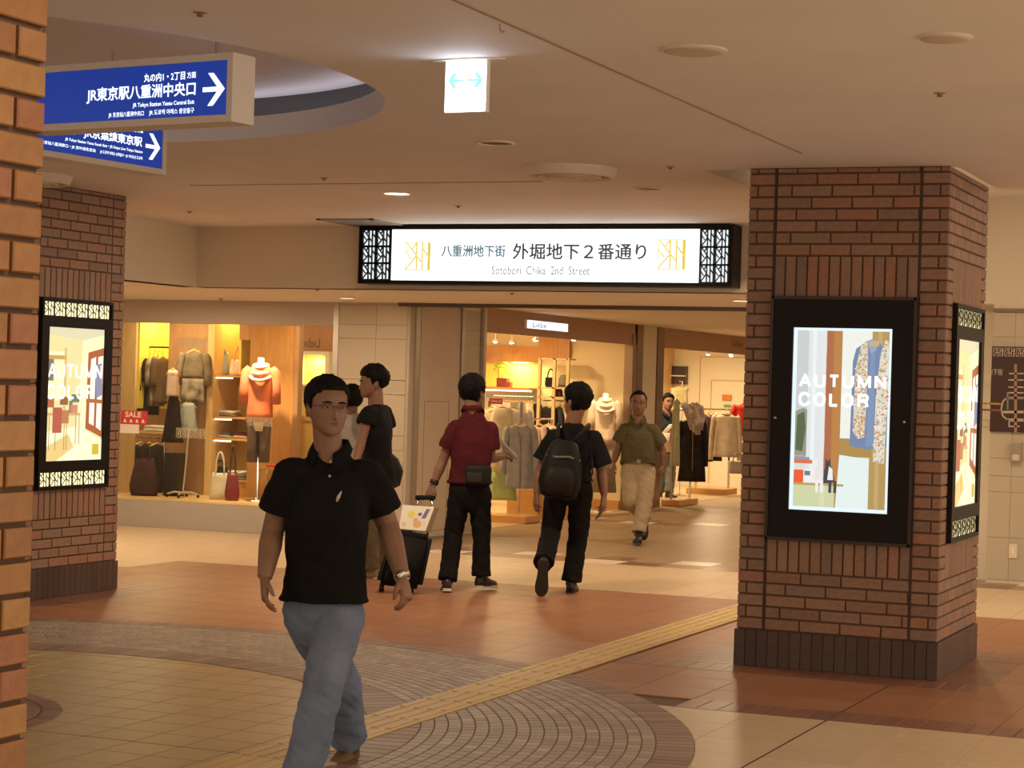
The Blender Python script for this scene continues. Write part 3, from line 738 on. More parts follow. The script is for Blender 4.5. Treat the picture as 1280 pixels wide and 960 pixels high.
for cx_, c1, c2 in ((.27, (0.86, 0.84, 0.82), (0.80, 0.76, 0.74)), (.405, (0.05, 0.05, 0.06), (0.84, 0.84, 0.80))):
    P_([(cx_ - .06, .15), (cx_ - .055, .22), (cx_ - .02, .27), (cx_ + .02, .24), (cx_ + .06, .16)], 8 * L_, c1); P_([(cx_ - .02, .17), (cx_ - .005, .245), (cx_ + .03, .23), (cx_ + .04, .17)], 9 * L_, c2)
    for q in (-.005, .045): R_(cx_ + q, cx_ + q + .03, .10, .165, 9 * L_, c1)
    P_([(cx_ - .045, .24), (cx_ - .04, .29), (cx_ - .02, .27), (cx_ + .005, .29), (cx_ + .012, .245)], 9 * L_, c1)
obj('screen_picture', pic, pm, t, attname='ink', fixn=False)
tx = MB(); block_text(tx, 'AUTUMN', SO, U, VZ, N, .07 * SW, .955 * SW, .672 * SH, .748 * SH, 0.006, .21); block_text(tx, 'COLOR', SO, U, VZ, N, .065 * SW, .79 * SW, .568 * SH, .648 * SH, 0.006, .21)
obj('lettering', tx, emit_mat('screen_letters', (0.86, 0.92, 1.0), 1.0), t)
for u_ in (0.038, 0.789):
    mb = MB(); mb.ell(O + U * u_ + VZ * 0.70 + N * (d0 + 0.002), 0.009, 0.006, 0.009); obj('lock_knob', mb, steel, t, smooth=True)
# ---- narrow light boxes with lattice friezes (left pillar, and right flank of the middle pillar)
lb_print = print_mat('lightbox_print', 1.15)
lb_glow = emit_mat('frieze_glow', (1.0, 0.88, 0.42), 1.5)
def lightbox(label, O, U, N, W_, Z0, Z1):
    t = thing('poster_lightbox', label, 'light box', O + U * (W_ / 2) + VZ * Z0)
    Hh = Z1 - Z0; P0 = O + VZ * Z0; fz = 0.135; bw = 0.022
    pu0, pu1, pv0, pv1 = 0.085, W_ - 0.085, 0.20, Hh - 0.20
    mb = MB()
    def fr_(a, b, c, d, th): mb.prism([P0 + U * a + VZ * c, P0 + U * b + VZ * c, P0 + U * b + VZ * d, P0 + U * a + VZ * d], N * th)
    fr_(0, bw, 0, Hh, 0.03); fr_(W_ - bw, W_, 0, Hh, 0.03); fr_(bw, W_ - bw, 0, bw, 0.03); fr_(bw, W_ - bw, Hh - bw, Hh, 0.03)
    fr_(bw, W_ - bw, fz - 0.012, pv0, 0.03); fr_(bw, W_ - bw, pv1, Hh - fz + 0.012, 0.03); fr_(bw, pu0, pv0, pv1, 0.03); fr_(pu1, W_ - bw, pv0, pv1, 0.03)
    obj('frame', mb, black, t)
    for v0_, v1_ in ((bw, fz - 0.012), (Hh - fz + 0.012, Hh - bw)):
        mb = MB(); quad(mb, P0, U, VZ, N, bw, W_ - bw, v0_, v1_, 0.012); gl = obj('frieze_panel', mb, lb_glow, t, fixn=False)
        mb = MB(); k = 6; cw = (W_ - 2 * bw) / k
        for i in range(k): emblem(mb, P0 + N * 0.012, U, VZ, N, bw + i * cw, v0_, cw, v1_ - v0_, 0.004, border=0.05, sw=1.0)
        obj('lattice', mb, black2, gl)
    W2, H2 = pu1 - pu0, pv1 - pv0; Q = P0 + U * pu0 + VZ * pv0 + N * 0.012
    pc = MB()
    def p(pts, l, c): pol(pc, Q, U, VZ, N, pts, l * 0.0004, c, W2, H2)
    def r(a, b, c, d, l, k): p([(a, c), (b, c), (b, d), (a, d)], l, k)
    r(0, 1, 0, 1, 0, (0.88, 0.72, 0.34)); p([(0, 1), (1, 1), (1, .96), (.62, .91), (0, .95)], 1, (0.72, 0.66, 0.42)); p([(.55, .25), (.62, .91), (1, .96), (1, .2)], 1, (0.96, 0.86, 0.52))
    r(.02, .30, .45, .82, 2, (0.98, 0.86, 0.50)); r(0, .34, .76, .79, 3, (0.60, 0.34, 0.10)); r(.03, .12, .60, .76, 3, (0.20, 0.18, 0.16)); r(.30, .34, .3, .85, 3, (0.66, 0.50, 0.20))
    p([(.72, .82), (1, .86), (1, .17), (.70, .24)], 3, (0.42, 0.11, 0.04)); p([(.77, .77), (.86, .79), (.85, .26), (.76, .28)], 4, (0.96, 0.94, 0.76)); p([(.90, .79), (.99, .80), (.98, .22), (.89, .25)], 4, (0.96, 0.94, 0.76))
    p([(.70, .47), (1, .46), (1, .43), (.70, .44)], 5, (0.44, 0.14, 0.05)); p([(.86, .73), (.97, .74), (.99, .50), (.88, .47)], 5, (0.24, 0.28, 0.42))
    p([(0, .22), (.58, .26), (1, .15), (1, 0), (0, 0)], 2, (0.98, 0.92, 0.60)); p([(0, .1), (.4, .2), (.5, .1), (.2, 0), (0, 0)], 3, (0.80, 0.58, 0.22))
    for a, b, c, d, k in ((.02, .14, .40, .47, (0.44, 0.14, 0.05)), (.24, .38, .42, .48, (0.30, 0.12, 0.05)), (.12, .28, .21, .40, (0.46, 0.11, 0.07)), (.28, .40, .28, .38, (0.50, 0.20, 0.08)), (.42, .55, .36, .42, (0.70, 0.24, 0.12)), (.40, .46, .36, .45, (0.14, 0.22, 0.14)), (.44, .58, .44, .5, (0.16, 0.20, 0.12))):
        r(a, b, c, d, 6, k)
    for a in (.06, .17, .32, .36, .52, .58): r(a, a + .012, .08 if a < .4 else .12, .36, 5, (0.40, 0.22, 0.08))
    r(.02, .6, .34, .36, 5, (0.62, 0.40, 0.16)); r(.83, .95, .04, .12, 6, (0.62, 0.46, 0.04))
    obj('poster', pc, lb_print, t, attname='ink', fixn=False)
    tx = MB(); block_text(tx, 'AUTUMN', Q, U, VZ, N, .02 * W2, .97 * W2, .62 * H2, .73 * H2, 0.005, .17); block_text(tx, 'COLOR', Q, U, VZ, N, 0, .84 * W2, .46 * H2, .575 * H2, 0.005, .17)
    obj('lettering', tx, emit_mat('poster_letters', (1.0, 0.95, 0.80), 1.25), t)
    return t
lightbox('lit AUTUMN COLOR poster box with lattice friezes on the left pillar', Vector((LX1, LY0 + 0.215, 0)), Vector((0, 1, 0)), Vector((1, 0, 0)), 0.865, 0.765, 2.105)
lightbox('lit AUTUMN COLOR poster box seen edge-on round the corner from the video screen', Vector((MX1, MY0 + 0.165, 0)), Vector((0, 1, 0)), Vector((1, 0, 0)), 0.885, 0.765, 2.135)
# ---- the long white street sign on the bulkhead
FY = 15.57; N = Vector((0, -1, 0)); U = Vector((1, 0, 0))
px = lambda x, y: at_y(x, y, FY)
sx0, sx1 = px(448, 320).x, px(916, 320).x; sz0, sz1 = 2.405, 2.892
t = thing('street_sign', 'long white lit street sign with Japanese lettering under the ceiling beam', 'sign', ((sx0 + sx1) / 2, 15.8, sz0))
O = Vector((sx0, FY, sz0)); W_ = sx1 - sx0; Hh = sz1 - sz0
mb = MB(); b_ = 0.03
mb.box(sx0, sx1, FY + 0.03, 15.8, sz0, sz1)
for a, b, c, d in ((0, b_, 0, Hh), (W_ - 0.028, W_, 0, Hh), (b_, W_ - 0.028, 0, b_), (b_, W_ - 0.028, Hh - 0.035, Hh)):
    mb.box(sx0 + a, sx0 + b, FY, FY + 0.03, sz0 + c, sz0 + d)
obj('housing', mb, black, t)
gx0, gx1 = px(489, 320).x - sx0, px(874, 320).x - sx0
mb = MB(); quad(mb, O, U, VZ, N, gx0, gx1, b_, Hh - 0.035, -0.008); obj('light_panel', mb, emit_mat('sign_white', (0.90, 0.98, 0.97), 1.7, (0.9, 0.9, 0.9)), t, fixn=False)
for a, b in ((b_, gx0 - 0.008), (gx1 + 0.008, W_ - 0.028)):
    mb = MB(); quad(mb, O, U, VZ, N, a, b, b_, Hh - 0.035, -0.02); gl = obj('side_panel', mb, emit_mat('sign_side', (0.82, 0.95, 1.0), 1.1), t, fixn=False)
    mb = MB(); cw = (b - a) / 2; ch = (Hh - 0.065) / 3
    for i in range(2):
        for j in range(3): emblem(mb, O + N * -0.02, U, VZ, N, a + i * cw, b_ + j * ch, cw, ch, 0.018, border=0.09, sw=1.5)
    mb.prism([O + U * x + VZ * y + N * -0.02 for x, y in ((a - 0.008, b_), (a, b_), (a, Hh - 0.035), (a - 0.008, Hh - 0.035))], N * 0.02); mb.prism([O + U * x + VZ * y + N * -0.02 for x, y in ((b, b_), (b + 0.008, b_), (b + 0.008, Hh - 0.035), (b, Hh - 0.035))], N * 0.02)
    obj('lattice', mb, black2, gl)
for (xa, ya, xb, yb_) in ((505.5, 302.5, 538, 338), (821, 299, 857, 337)):
    p0, p1 = px(xa, yb_), px(xb, ya)
    mb = MB(); emblem(mb, O + N * -0.008, U, VZ, N, p0.x - sx0, p0.z - sz0, p1.x - p0.x, p1.z - p0.z, 0.001, border=0.05, sw=1.25)
    obj('emblem', mb, emit_mat('emblem_gold', (0.72, 0.60, 0.10), 0.8, (0.5, 0.45, 0.1)), t)
ink1 = emit_mat('sign_ink_dark', (0.03, 0.05, 0.07), 0.9, (0.05, 0.05, 0.06)); ink2 = emit_mat('sign_ink_mid', (0.10, 0.20, 0.26), 0.95, (0.1, 0.1, 0.1)); ink3 = emit_mat('sign_ink_light', (0.16, 0.26, 0.30), 1.0, (0.2, 0.2, 0.2))
for body, (xa, ya, xb, yb_), mt, bo in (('八重洲地下街', (551, 306, 631, 320.5), ink2, 0.0), ('外堀地下２番通り', (640, 304, 807, 324), ink1, 0.0), ('Sotobori  Chika  2nd  Street', (614, 332.5, 737, 343.5), ink3, 0.016)):
    p0, p1 = px(xa, yb_), px(xb, ya); mb = MB(); text(mb, body, O, U, VZ, N, p0.x - sx0, p1.x - sx0, (p0.z + px(xb, yb_).z) / 2 - sz0, (p1.z + px(xa, ya).z) / 2 - sz0, -0.006, bo)
    if mt is not ink3: text(mb, body, O, U, VZ, N, p0.x - sx0 + .007, p1.x - sx0 + .007, (p0.z + px(xb, yb_).z) / 2 - sz0, (p1.z + px(xa, ya).z) / 2 - sz0, -0.0055, bo); text(mb, body, O, U, VZ, N, p0.x - sx0 + .0035, p1.x - sx0 + .0035, (p0.z + px(xb, yb_).z) / 2 - sz0 - .005, (p1.z + px(xa, ya).z) / 2 - sz0 - .005, -0.0058, bo)
    obj('lettering', mb, mt, t)
# ---- blue hanging guide signs under the dome
blue = emit_mat('sign_blue', (0.002, 0.036, 0.32), 0.75, (0.0, 0.015, 0.12)); blue_txt = emit_mat('sign_letters', (0.80, 0.93, 1.0), 1.6, (0.8, 0.8, 0.8))
housing_m = mat('sign_housing', (0.66, 0.58, 0.48), 0.5)
def guide_sign(label, corner, U, W_, z0, Hh, dep, lines, arrow_u, rods):
    """corner: lower right corner of the front; U points to the reader's right"""
    N = Vector((U.y, -U.x, 0)); O = Vector((corner[0], corner[1], z0)) - U * W_
    t = thing('guide_sign', label, 'sign', O + U * (W_ / 2))
    mb = MB(); fr_ = 0.028
    mb.prism([O + VZ * 0 - N * 0.012, O + U * W_ - N * 0.012, O + U * W_ - N * dep, O - N * dep], VZ * Hh)
    for a, b, c, d in ((0, fr_, 0, Hh), (W_ - fr_, W_, 0, Hh), (fr_, W_ - fr_, 0, fr_), (fr_, W_ - fr_, Hh - fr_, Hh)):
        mb.prism([O + U * x + VZ * y for x, y in ((a, c), (b, c), (b, d), (a, d))], N * -0.012)
    obj('housing', mb, housing_m, t)
    mb = MB(); quad(mb, O, U, VZ, N, fr_, W_ - fr_, fr_, Hh - fr_, -0.008); obj('blue_face', mb, blue, t, fixn=False)
    fh = Hh - 2 * fr_; B0 = O + VZ * fr_
    mb = MB()
    for body, ur0, ur1, v0_, v1_, bo in lines: text(mb, body, B0, U, VZ, N, W_ - fr_ - ur0 * fh, W_ - fr_ - ur1 * fh, v0_ * fh, v1_ * fh, -0.006, bo)
    obj('lettering', mb, blue_txt, t)
    mb = MB(); ax, s_ = W_ - fr_ - 0.30 * fh, 0.30 * fh; vc = 0.48 * fh
    def ar(pts): mb.prism([B0 + U * (ax + a * s_) + VZ * (vc + b * s_) - N * 0.0078 for a, b in pts], N * 0.002)
    ar([(-.95, -.14), (.35, -.14), (.35, .14), (-.95, .14)]); ar([(-.15, 1), (-.55, 1), (.3, 0), (.75, 0)]); ar([(.75, 0), (.3, 0), (-.55, -1), (-.15, -1)])
    obj('arrow', mb, blue_txt, t)
    for u_ in rods:
        mb = MB(); p = O + U * u_ - N * (dep / 2) + VZ * Hh; mb.tube([p, p + VZ * (3.18 - z0 - Hh)], 0.009 if W_ < 1.5 else 0.004, 8); obj('hanger_rod', mb, steel, t)
    return t
G1 = Vector((math.cos(.55 - TH), -math.sin(.55 - TH), 0)); yaw2 = 0.28
U1 = (rgt * math.cos(.55) - fwd * math.sin(.55)).normalized(); U2 = (rgt * math.sin(.52) + fwd * math.cos(.52)).normalized()
c1 = at_z(289, 151.5, 2.60); c2 = at_z(207.5, 219, 2.60)
guide_sign('upper blue hanging sign with white arrow, for the central exit', c1, U1, 1.12, 2.60, 0.272, 0.14,
    [('丸の内1・2丁目', 2.02, 1.02, .69, .85, .012), ('方面', 0.97, 0.76, .71, .83, .006), ('JR東京駅八重洲中央口', 3.45, 0.76, .35, .65, .016), ('JR Tokyo Station Yaesu Central Exit', 2.28, 0.78, .21, .31, .008), ('JR 东京站八重洲中央口', 2.88, 2.0, .05, .16, .006), ('JR 도쿄역 야에스 중앙출구', 1.87, 0.78, .05, .165, .006)], 0, (0.98, 0.04))
guide_sign('lower blue hanging sign with white arrow, partly behind the upper one', c2, U2, 1.75, 2.60, 0.272, 0.14,
    [('丸の内1・2丁目', 1.9, 0.95, .74, .90, .012), ('方面', 0.90, 0.70, .75, .88, .006), ('八重洲南口・JR京葉線東京駅', 4.4, 0.72, .40, .66, .016), ('JR Tokyo Station Yaesu South Exit・JR Keiyo Line Tokyo Station', 3.3, 0.70, .27, .35, .008), ('JR 东京站八重洲南口・JR 京叶线东京站', 4.2, 2.3, .12, .21, .006), ('JR 도쿄역 야에스 남쪽출구・JR 게이요선 도쿄역', 2.15, 0.70, .12, .21, .006)], 0, (1.4, 0.5))
# ---- emergency exit sign
p0 = at_z(583, 74, H); EX, EY = p0.x, p0.y
t = thing('exit_sign', 'small white lit exit sign with two cyan arrows hanging from the ceiling', 'sign', (EX, EY, H - 0.2))
U = (rgt * math.cos(.45) - fwd * math.sin(.45)).normalized(); N = Vector((U.y, -U.x, 0))
Wd, Hd = 0.188, 0.208; O = Vector((EX, EY, H - 0.006 - Hd)) - U * (Wd / 2)
mb = MB(); mb.prism([O + N * 0.0, O + U * Wd, O + U * Wd - N * 0.03, O - N * 0.03], VZ * Hd); obj('housing', mb, white_p, t)
mb = MB(); quad(mb, O, U, VZ, N, 0.004, Wd - 0.004, 0.004, Hd - 0.004, 0.002); obj('light_panel', mb, emit_mat('exit_white', (0.76, 0.82, 1.0), 7.0, (0.9, 0.9, 0.9)), t, fixn=False)
mb = MB()
def ar(pts, f): mb.prism([O + U * (Wd * (.5 + f * a)) + VZ * (Hd * (.62 + b)) + N * 0.002 for a, b in pts], N * 0.001)
for f in (-1, 1): ar([(.04, -.025), (.30, -.025), (.30, .025), (.04, .025)], f); ar([(.42, 0), (.30, 0), (.20, .145), (.30, .145)], f); ar([(.42, 0), (.30, 0), (.20, -.145), (.30, -.145)], f)
obj('arrow', mb, emit_mat('exit_cyan', (0.10, 0.80, 0.85), 1.0), t)
mb = MB()
for a in (.385, .565): mb.prism([O + U * (Wd * x) + VZ * (Hd * y) + N * 0.002 for x, y in ((a, .10), (a + .035, .10), (a + .035, .28), (a, .28))], N * 0.001)
mb.prism([O + U * (Wd * x) + VZ * (Hd * y) + N * 0.002 for x, y in ((.45, .25), (.48, .25), (.54, .18), (.51, .17))], N * 0.001)
obj('doorway_symbol', mb, emit_mat('exit_grey', (0.45, 0.72, 0.70), 1.0), t)
mb = MB(); bm = bmesh.new()
pts = [O + U * (Wd / 2) - N * 0.015 + U * (0.165 * math.cos(a)) + N * (0.05 * math.sin(a)) + VZ * (Hd) for a in [2 * math.pi * i / 32 for i in range(32)]]
mb.prism(pts, VZ * 0.006); bm.free(); obj('ceiling_plate', mb, white_p, t)
# ---- ceiling fittings
fit_m = mat('fitting_white', (0.72, 0.63, 0.53), 0.45); dark_in = mat('fitting_inside', (0.20, 0.15, 0.11), 0.6)
def diffuser(label, x, y, r=0.285):
    t = thing('air_diffuser', label, 'vent', (x, y, H))
    mb = MB(); c = (x, y, H); mb.lathe(c, [(r, 0), (r, -0.012), (r * .93, -0.055), (r * .90, -0.06), (r * .84, -0.05), (r * .80, -0.02), (0.01, -0.02)], 48); obj('outer_ring', mb, fit_m, t, smooth=False)
    for q, z in ((.64, -0.058), (.44, -0.062), (.24, -0.066)):
        mb = MB(); rr = r * q; mb.lathe(c, [(rr, -0.022), (rr + 0.012, z), (rr + 0.002, z - 0.004), (rr - 0.03, z + 0.012), (rr - 0.03, -0.022)], 48); obj('inner_cone', mb, fit_m, t)
diffuser('round white air diffuser in the ceiling in front of the long white sign', -4.523, 11.578)
diffuser('round white air diffuser above the left pillar, below the blue signs', -8.38, 11.55)
def downlight(label, x, y, z, r, lit, group=None):
    t = thing('downlight', label, 'light', (x, y, z), group)
    mb = MB(); mb.lathe((x, y, z), [(r, 0), (r * 1.02, -0.006), (r * .9, -0.01), (r * .86, -0.004), (r * .86, 0.0)], 32); obj('trim_ring', mb, mat('ring_white', (0.8, 0.74, 0.66), 0.3), t)
    mb = MB(); mb.disc((x, y, z - 0.003), r * .86, 32); obj('lamp_face', mb, emit_mat('lamp_lit', (1.0, 0.86, 0.66), 9.0) if lit else dark_in, t, fixn=False)
for lab, x, y, z, r, lit in (('lit round downlight in the ceiling between exit sign and left shop', -6.341, 12.961, H, 0.10, True), ('unlit round downlight in the ceiling just under the exit sign', -4.453, 10.298, H, 0.105, False),
        ('unlit round downlight right of the air diffuser near the middle pillar', -4.449, 12.80, H, 0.10, False), ('lit round downlight in low soffit below left end of white sign', -9.05, 17.5, HL, 0.075, True), ('lit round downlight in low soffit beside the middle pillar', -5.06, 17.03, HL, 0.075, True)):
    downlight(lab, x, y, z, r, lit)
def speaker(label, x, y, r):
    t = thing('ceiling_speaker', label, 'speaker', (x, y, H))
    mb = MB(); mb.lathe((x, y, H), [(r, 0), (r, -0.006), (r * .95, -0.010)], 40); obj('rim', mb, fit_m, t)
    mb = MB(); mb.lathe((x, y, H), [(r * .95, -0.009), (r * .8, -0.014), (r * .5, -0.019), (0.005, -0.021)], 40); obj('grille', mb, mat('speaker_grille', (0.60, 0.50, 0.40), 0.6, bump=0.3, bscale=300), t, smooth=True)
speaker('larger flat round ceiling speaker, nearer the long ceiling joint', -2.47, 7.598, 0.127); speaker('smaller flat round ceiling speaker towards the right edge', -1.496, 7.521, 0.097)
def sprinkler(label, x, y, z, group):
    t = thing('sprinkler', label, 'sprinkler', (x, y, z), group)
    mb = MB(); mb.lathe((x, y, z), [(0.026, 0), (0.026, -0.004), (0.012, -0.008)], 16); obj('escutcheon', mb, mat('sprinkler_ring', (0.45, 0.32, 0.2), 0.4, 0.6), t)
    mb = MB(); mb.lathe((x, y, z), [(0.010, -0.004), (0.009, -0.012), (0.014, -0.013), (0.014, -0.015), (0.004, -0.018)], 12); obj('head', mb, mat('sprinkler_head', (0.25, 0.16, 0.1), 0.4, 0.8), t)
for lab, x, y, z in (('small sprinkler head above the upper blue sign', -3.95, 6.429, H), ('small sprinkler head between the ceiling speakers and middle pillar', -1.788, 8.905, H), ('small sprinkler head right of the air diffuser', -3.886, 11.568, H), ('small sprinkler head just above the long white sign', -6.315, 13.942, H), ('small sprinkler head left of the lit ceiling downlight', -6.366, 11.935, H), ('small sprinkler head near the beam corner above the shop window', -8.81, 14.27, H)):
    sprinkler(lab, x, y, z, 'ceiling sprinklers')
for lab, x, y in (('small sprinkler head in the soffit under the long white sign', 640, 366), ('small sprinkler head in low soffit above the left shop window', 276, 373), ('small sprinkler head in low soffit left of the lit downlight', 397, 361)):
    p = at_z(x, y, HL); sprinkler(lab, p.x, p.y, HL, 'soffit sprinklers')
t = thing('hook', 'tiny metal hook on the ceiling near the long joint', 'hook', (-2.984, 6.905, H))
mb = MB(); mb.tube([(-2.984, 6.905, H), (-2.984, 6.905, H - 0.02), (-2.975, 6.905, H - 0.032), (-2.965, 6.905, H - 0.024)], 0.003, 6); obj('bent_wire', mb, steel, t)
p = at_z(450, 277, H)
t = thing('return_grille', 'grey rectangular air grille in the ceiling by the left end of white sign', 'vent', (p.x, p.y, H))
gx0, gx1, gy0, gy1 = -8.06, -7.55, 15.0, 15.72
mb = MB()
for a, b, c, d in ((gx0, gx1, gy0, gy0 + .03), (gx0, gx1, gy1 - .03, gy1), (gx0, gx0 + .03, gy0, gy1), (gx1 - .03, gx1, gy0, gy1)): mb.box(a, b, c, d, H - 0.012, H)
grm = mat('grille_grey', (0.34, 0.30, 0.26), 0.5); obj('frame', mb, grm, t)
mb = MB(); x = gx0 + 0.04
mb.box(gx0 + .02, gx1 - .02, gy0 + .02, gy1 - .02, H - 0.003, H)
while x < gx1 - 0.03: mb.box(x, x + 0.006, gy0 + .02, gy1 - .02, H - 0.012, H - 0.002); x += 0.018
obj('fin_pack', mb, grm, t, kind='stuff')
# ---- map board, dispenser and socket on the right-hand wall
MYW = 18.285
q = lambda x, y: at_y(x, y, MYW)
zt, zb = 2.05, 1.31; mx0, mx1 = -3.15, -2.15
t = thing('map_board', 'dark brown mall map board on the tiled wall behind the middle pillar', 'sign', ((mx0 + mx1) / 2, MYW, zb))
mb = MB(); mb.box(mx0, mx1, MYW - 0.02, MYW + 0.004, zb, zt); obj('board', mb, mat('map_brown', (0.045, 0.018, 0.012), 0.4), t)
O = Vector((mx0, MYW - 0.02, zb)); U = Vector((1, 0, 0)); N = Vector((0, -1, 0)); prt = mat('map_white', (0.50, 0.42, 0.34), 0.6)
mb = MB()
for i in range(10): emblem(mb, O, U, VZ, N, 0.01 + i * 0.098, zt - zb - 0.085, 0.088, 0.075, 0.001, border=0.05, sw=1.6)
obj('lattice_frieze', mb, prt, t)
mb = MB(); a0 = q(1226.5, 465).x - mx0; text(mb, '八重洲地下街', O, U, VZ, N, a0 - 0.07, q(1254, 465).x - mx0, q(1240, 469).z - zb, q(1240, 461).z - zb, 0.002, 0.01); obj('lettering', mb, prt, t)
def route(pts, w_, col, nm):
    mb = MB()
    for (a, b) in zip(pts[:-1], pts[1:]):
        p, r = q(*a), q(*b); p.y = r.y = MYW - 0.0205; mb.bar(p, r, w_, 0.002, upv=(0, 1, 0))
    obj('route_line', mb, mat(nm, col, 0.6), t)
beige = (0.48, 0.38, 0.28)
route([(1270, 455), (1270, 541)], 0.024, (0.30, 0.20, 0.14), 'map_tan')
route([(1262, 467), (1280, 467)], 0.012, beige, 'map_beige'); 
for y in (475, 484, 491, 497): route([(1261, y), (1280, y)], 0.012, beige, 'map_beige')
route([(1258, 498), (1254, 502), (1252, 512), (1254, 520), (1259, 524)], 0.014, beige, 'map_beige'); route([(1253, 515), (1280, 515)], 0.022, beige, 'map_beige'); route([(1258, 498), (1280, 498)], 0.012, beige, 'map_beige'); route([(1260, 524), (1280, 524)], 0.012, beige, 'map_beige'); route([(1262, 532), (1262, 526), (1280, 526)], 0.012, beige, 'map_beige'); route([(1261, 533), (1275, 533)], 0.012, beige, 'map_beige')
route([(1226, 504), (1252, 505)], 0.016, (0.42, 0.28, 0.07), 'map_yellow'); route([(1226, 512), (1252, 513)], 0.016, (0.28, 0.06, 0.05), 'map_red'); route([(1260, 490), (1260, 512)], 0.014, (0.18, 0.24, 0.24), 'map_teal')
for x in (1232, 1238): route([(x, 501), (x, 517)], 0.008, beige, 'map_beige')
p = q(1271, 565)
t = thing('wall_dispenser', 'small grey metal box on the tiled wall under the map board', 'dispenser', (p.x, MYW, p.z - 0.08))
mb = MB(); mb.cbox(p.x - 0.045, p.x + 0.045, MYW - 0.05, MYW + 0.008, p.z - 0.085, p.z + 0.085, 0.006); obj('body', mb, mat('dispenser_grey', (0.36, 0.31, 0.25), 0.4, 0.4), t)
mb = MB(); mb.box(p.x - 0.028, p.x + 0.028, MYW - 0.053, MYW - 0.049, p.z - 0.07, p.z - 0.02); obj('label_plate', mb, mat('label_pale', (0.62, 0.54, 0.42), 0.5), t)
p = q(1266, 689)
t = thing('wall_socket', 'cream wall socket plate low on the tiled wall at right', 'socket', (p.x, MYW, p.z - 0.06))
mb = MB(); mb.cbox(p.x - 0.035, p.x + 0.035, MYW - 0.004, MYW + 0.008, p.z - 0.06, p.z + 0.06, 0.003); obj('plate', mb, mat('socket_cream', (0.78, 0.66, 0.48), 0.4), t)
mb = MB(); mb.box(p.x - 0.014, p.x + 0.014, MYW - 0.007, MYW - 0.003, p.z - 0.03, p.z + 0.03); obj('rocker', mb, white_p, t)
# ================================================================== SHOPS
w_or = wood('orange_wood', (0.50, 0.24, 0.075), (0.60, 0.31, 0.11), 0.35); w_lt = wood('light_wood', (0.62, 0.40, 0.17), (0.70, 0.47, 0.22), 0.4)
w_br = wood('brown_wood', (0.36, 0.19, 0.09), (0.44, 0.24, 0.12), 0.4); w_hz = wood('orange_board', (0.55, 0.27, 0.08), (0.64, 0.34, 0.12), 0.35, horiz=True)
fascia_m = wood('fascia_wood', (0.40, 0.23, 0.13), (0.47, 0.28, 0.16), 0.35, horiz=True)
yellow_b = mat('niche_yellow', (0.80, 0.62, 0.14), 0.6); creamw = mat('shop_cream', (0.82, 0.68, 0.42), 0.6); offw = mat('off_white', (0.82, 0.76, 0.64), 0.5)
chrome = mat('chrome', (0.70, 0.66, 0.60), 0.15, 1.0); hang_w = mat('hanger_wood', (0.66, 0.38, 0.12), 0.4)
def cloth(name, c, c2=None): return mat('cloth_' + name, c, 0.85, var=c2 or tuple(0.8 * x for x in c), scale=9, spec=0.15)
C_black = cloth('black', (0.018, 0.015, 0.015), (0.03, 0.026, 0.026)); C_white = cloth('white', (0.78, 0.74, 0.66)); C_cream = cloth('cream', (0.72, 0.64, 0.46)); C_grey = cloth('grey', (0.36, 0.36, 0.38)); C_pgreen = cloth('pale_green', (0.46, 0.55, 0.26)); C_pink = cloth('pink', (0.76, 0.56, 0.48)); C_orange = cloth('orange', (0.75, 0.17, 0.06), (0.66, 0.22, 0.12)); C_brown = cloth('brown', (0.14, 0.09, 0.07)); C_beige = cloth('beige', (0.56, 0.46, 0.34)); C_navy = cloth('navy', (0.03, 0.035, 0.05)); C_red = cloth('red', (0.70, 0.05, 0.04)); C_maroon = cloth('maroon', (0.22, 0.035, 0.035)); C_plum = cloth('plum', (0.09, 0.05, 0.06)); C_lilac = cloth('lilac', (0.62, 0.50, 0.50), (0.40, 0.33, 0.36)); C_dgreen = cloth('deep_green', (0.02, 0.05, 0.045)); C_olive = cloth('olive', (0.22, 0.19, 0.12)); C_pattern = cloth('pattern', (0.45, 0.38, 0.30), (0.10, 0.08, 0.07)); C_blue = cloth('pale_blue', (0.46, 0.52, 0.52)); C_taupe = cloth('taupe', (0.33, 0.26, 0.19))
YP = lambda y: (lambda px, py: at_y(px, py, y))
# ---- shop shells
mb = MB(); mb.poly([(-15, WY + 0.14, 2.42), (-9.05, WY + 0.14, 2.42), (-9.05, 38, 2.42), (-15, 38, 2.42)]); s = struct('shop_ceiling', mb, mat('shop_ceiling', (0.80, 0.66, 0.46), 0.7))
mb = MB(); mb.box(-15, -9.0, 25.56, 25.7, 0, 2.42); struct('wall_shop_back', mb, creamw)
mb = MB(); mb.box(-15, -9.0, 33.0, 33.15, 0, 2.42); struct('wall_shop_far', mb, mat('shop_white', (0.84, 0.76, 0.56), 0.6))
mb = MB(); mb.box(-15, -9.05, WY + 0.16, 38, 0.0, 0.004); struct('shop_floor', mb, mat('shop_floor', (0.62, 0.47, 0.26), 0.25))
def yx(px, x): return at_x(px, 500, x).y
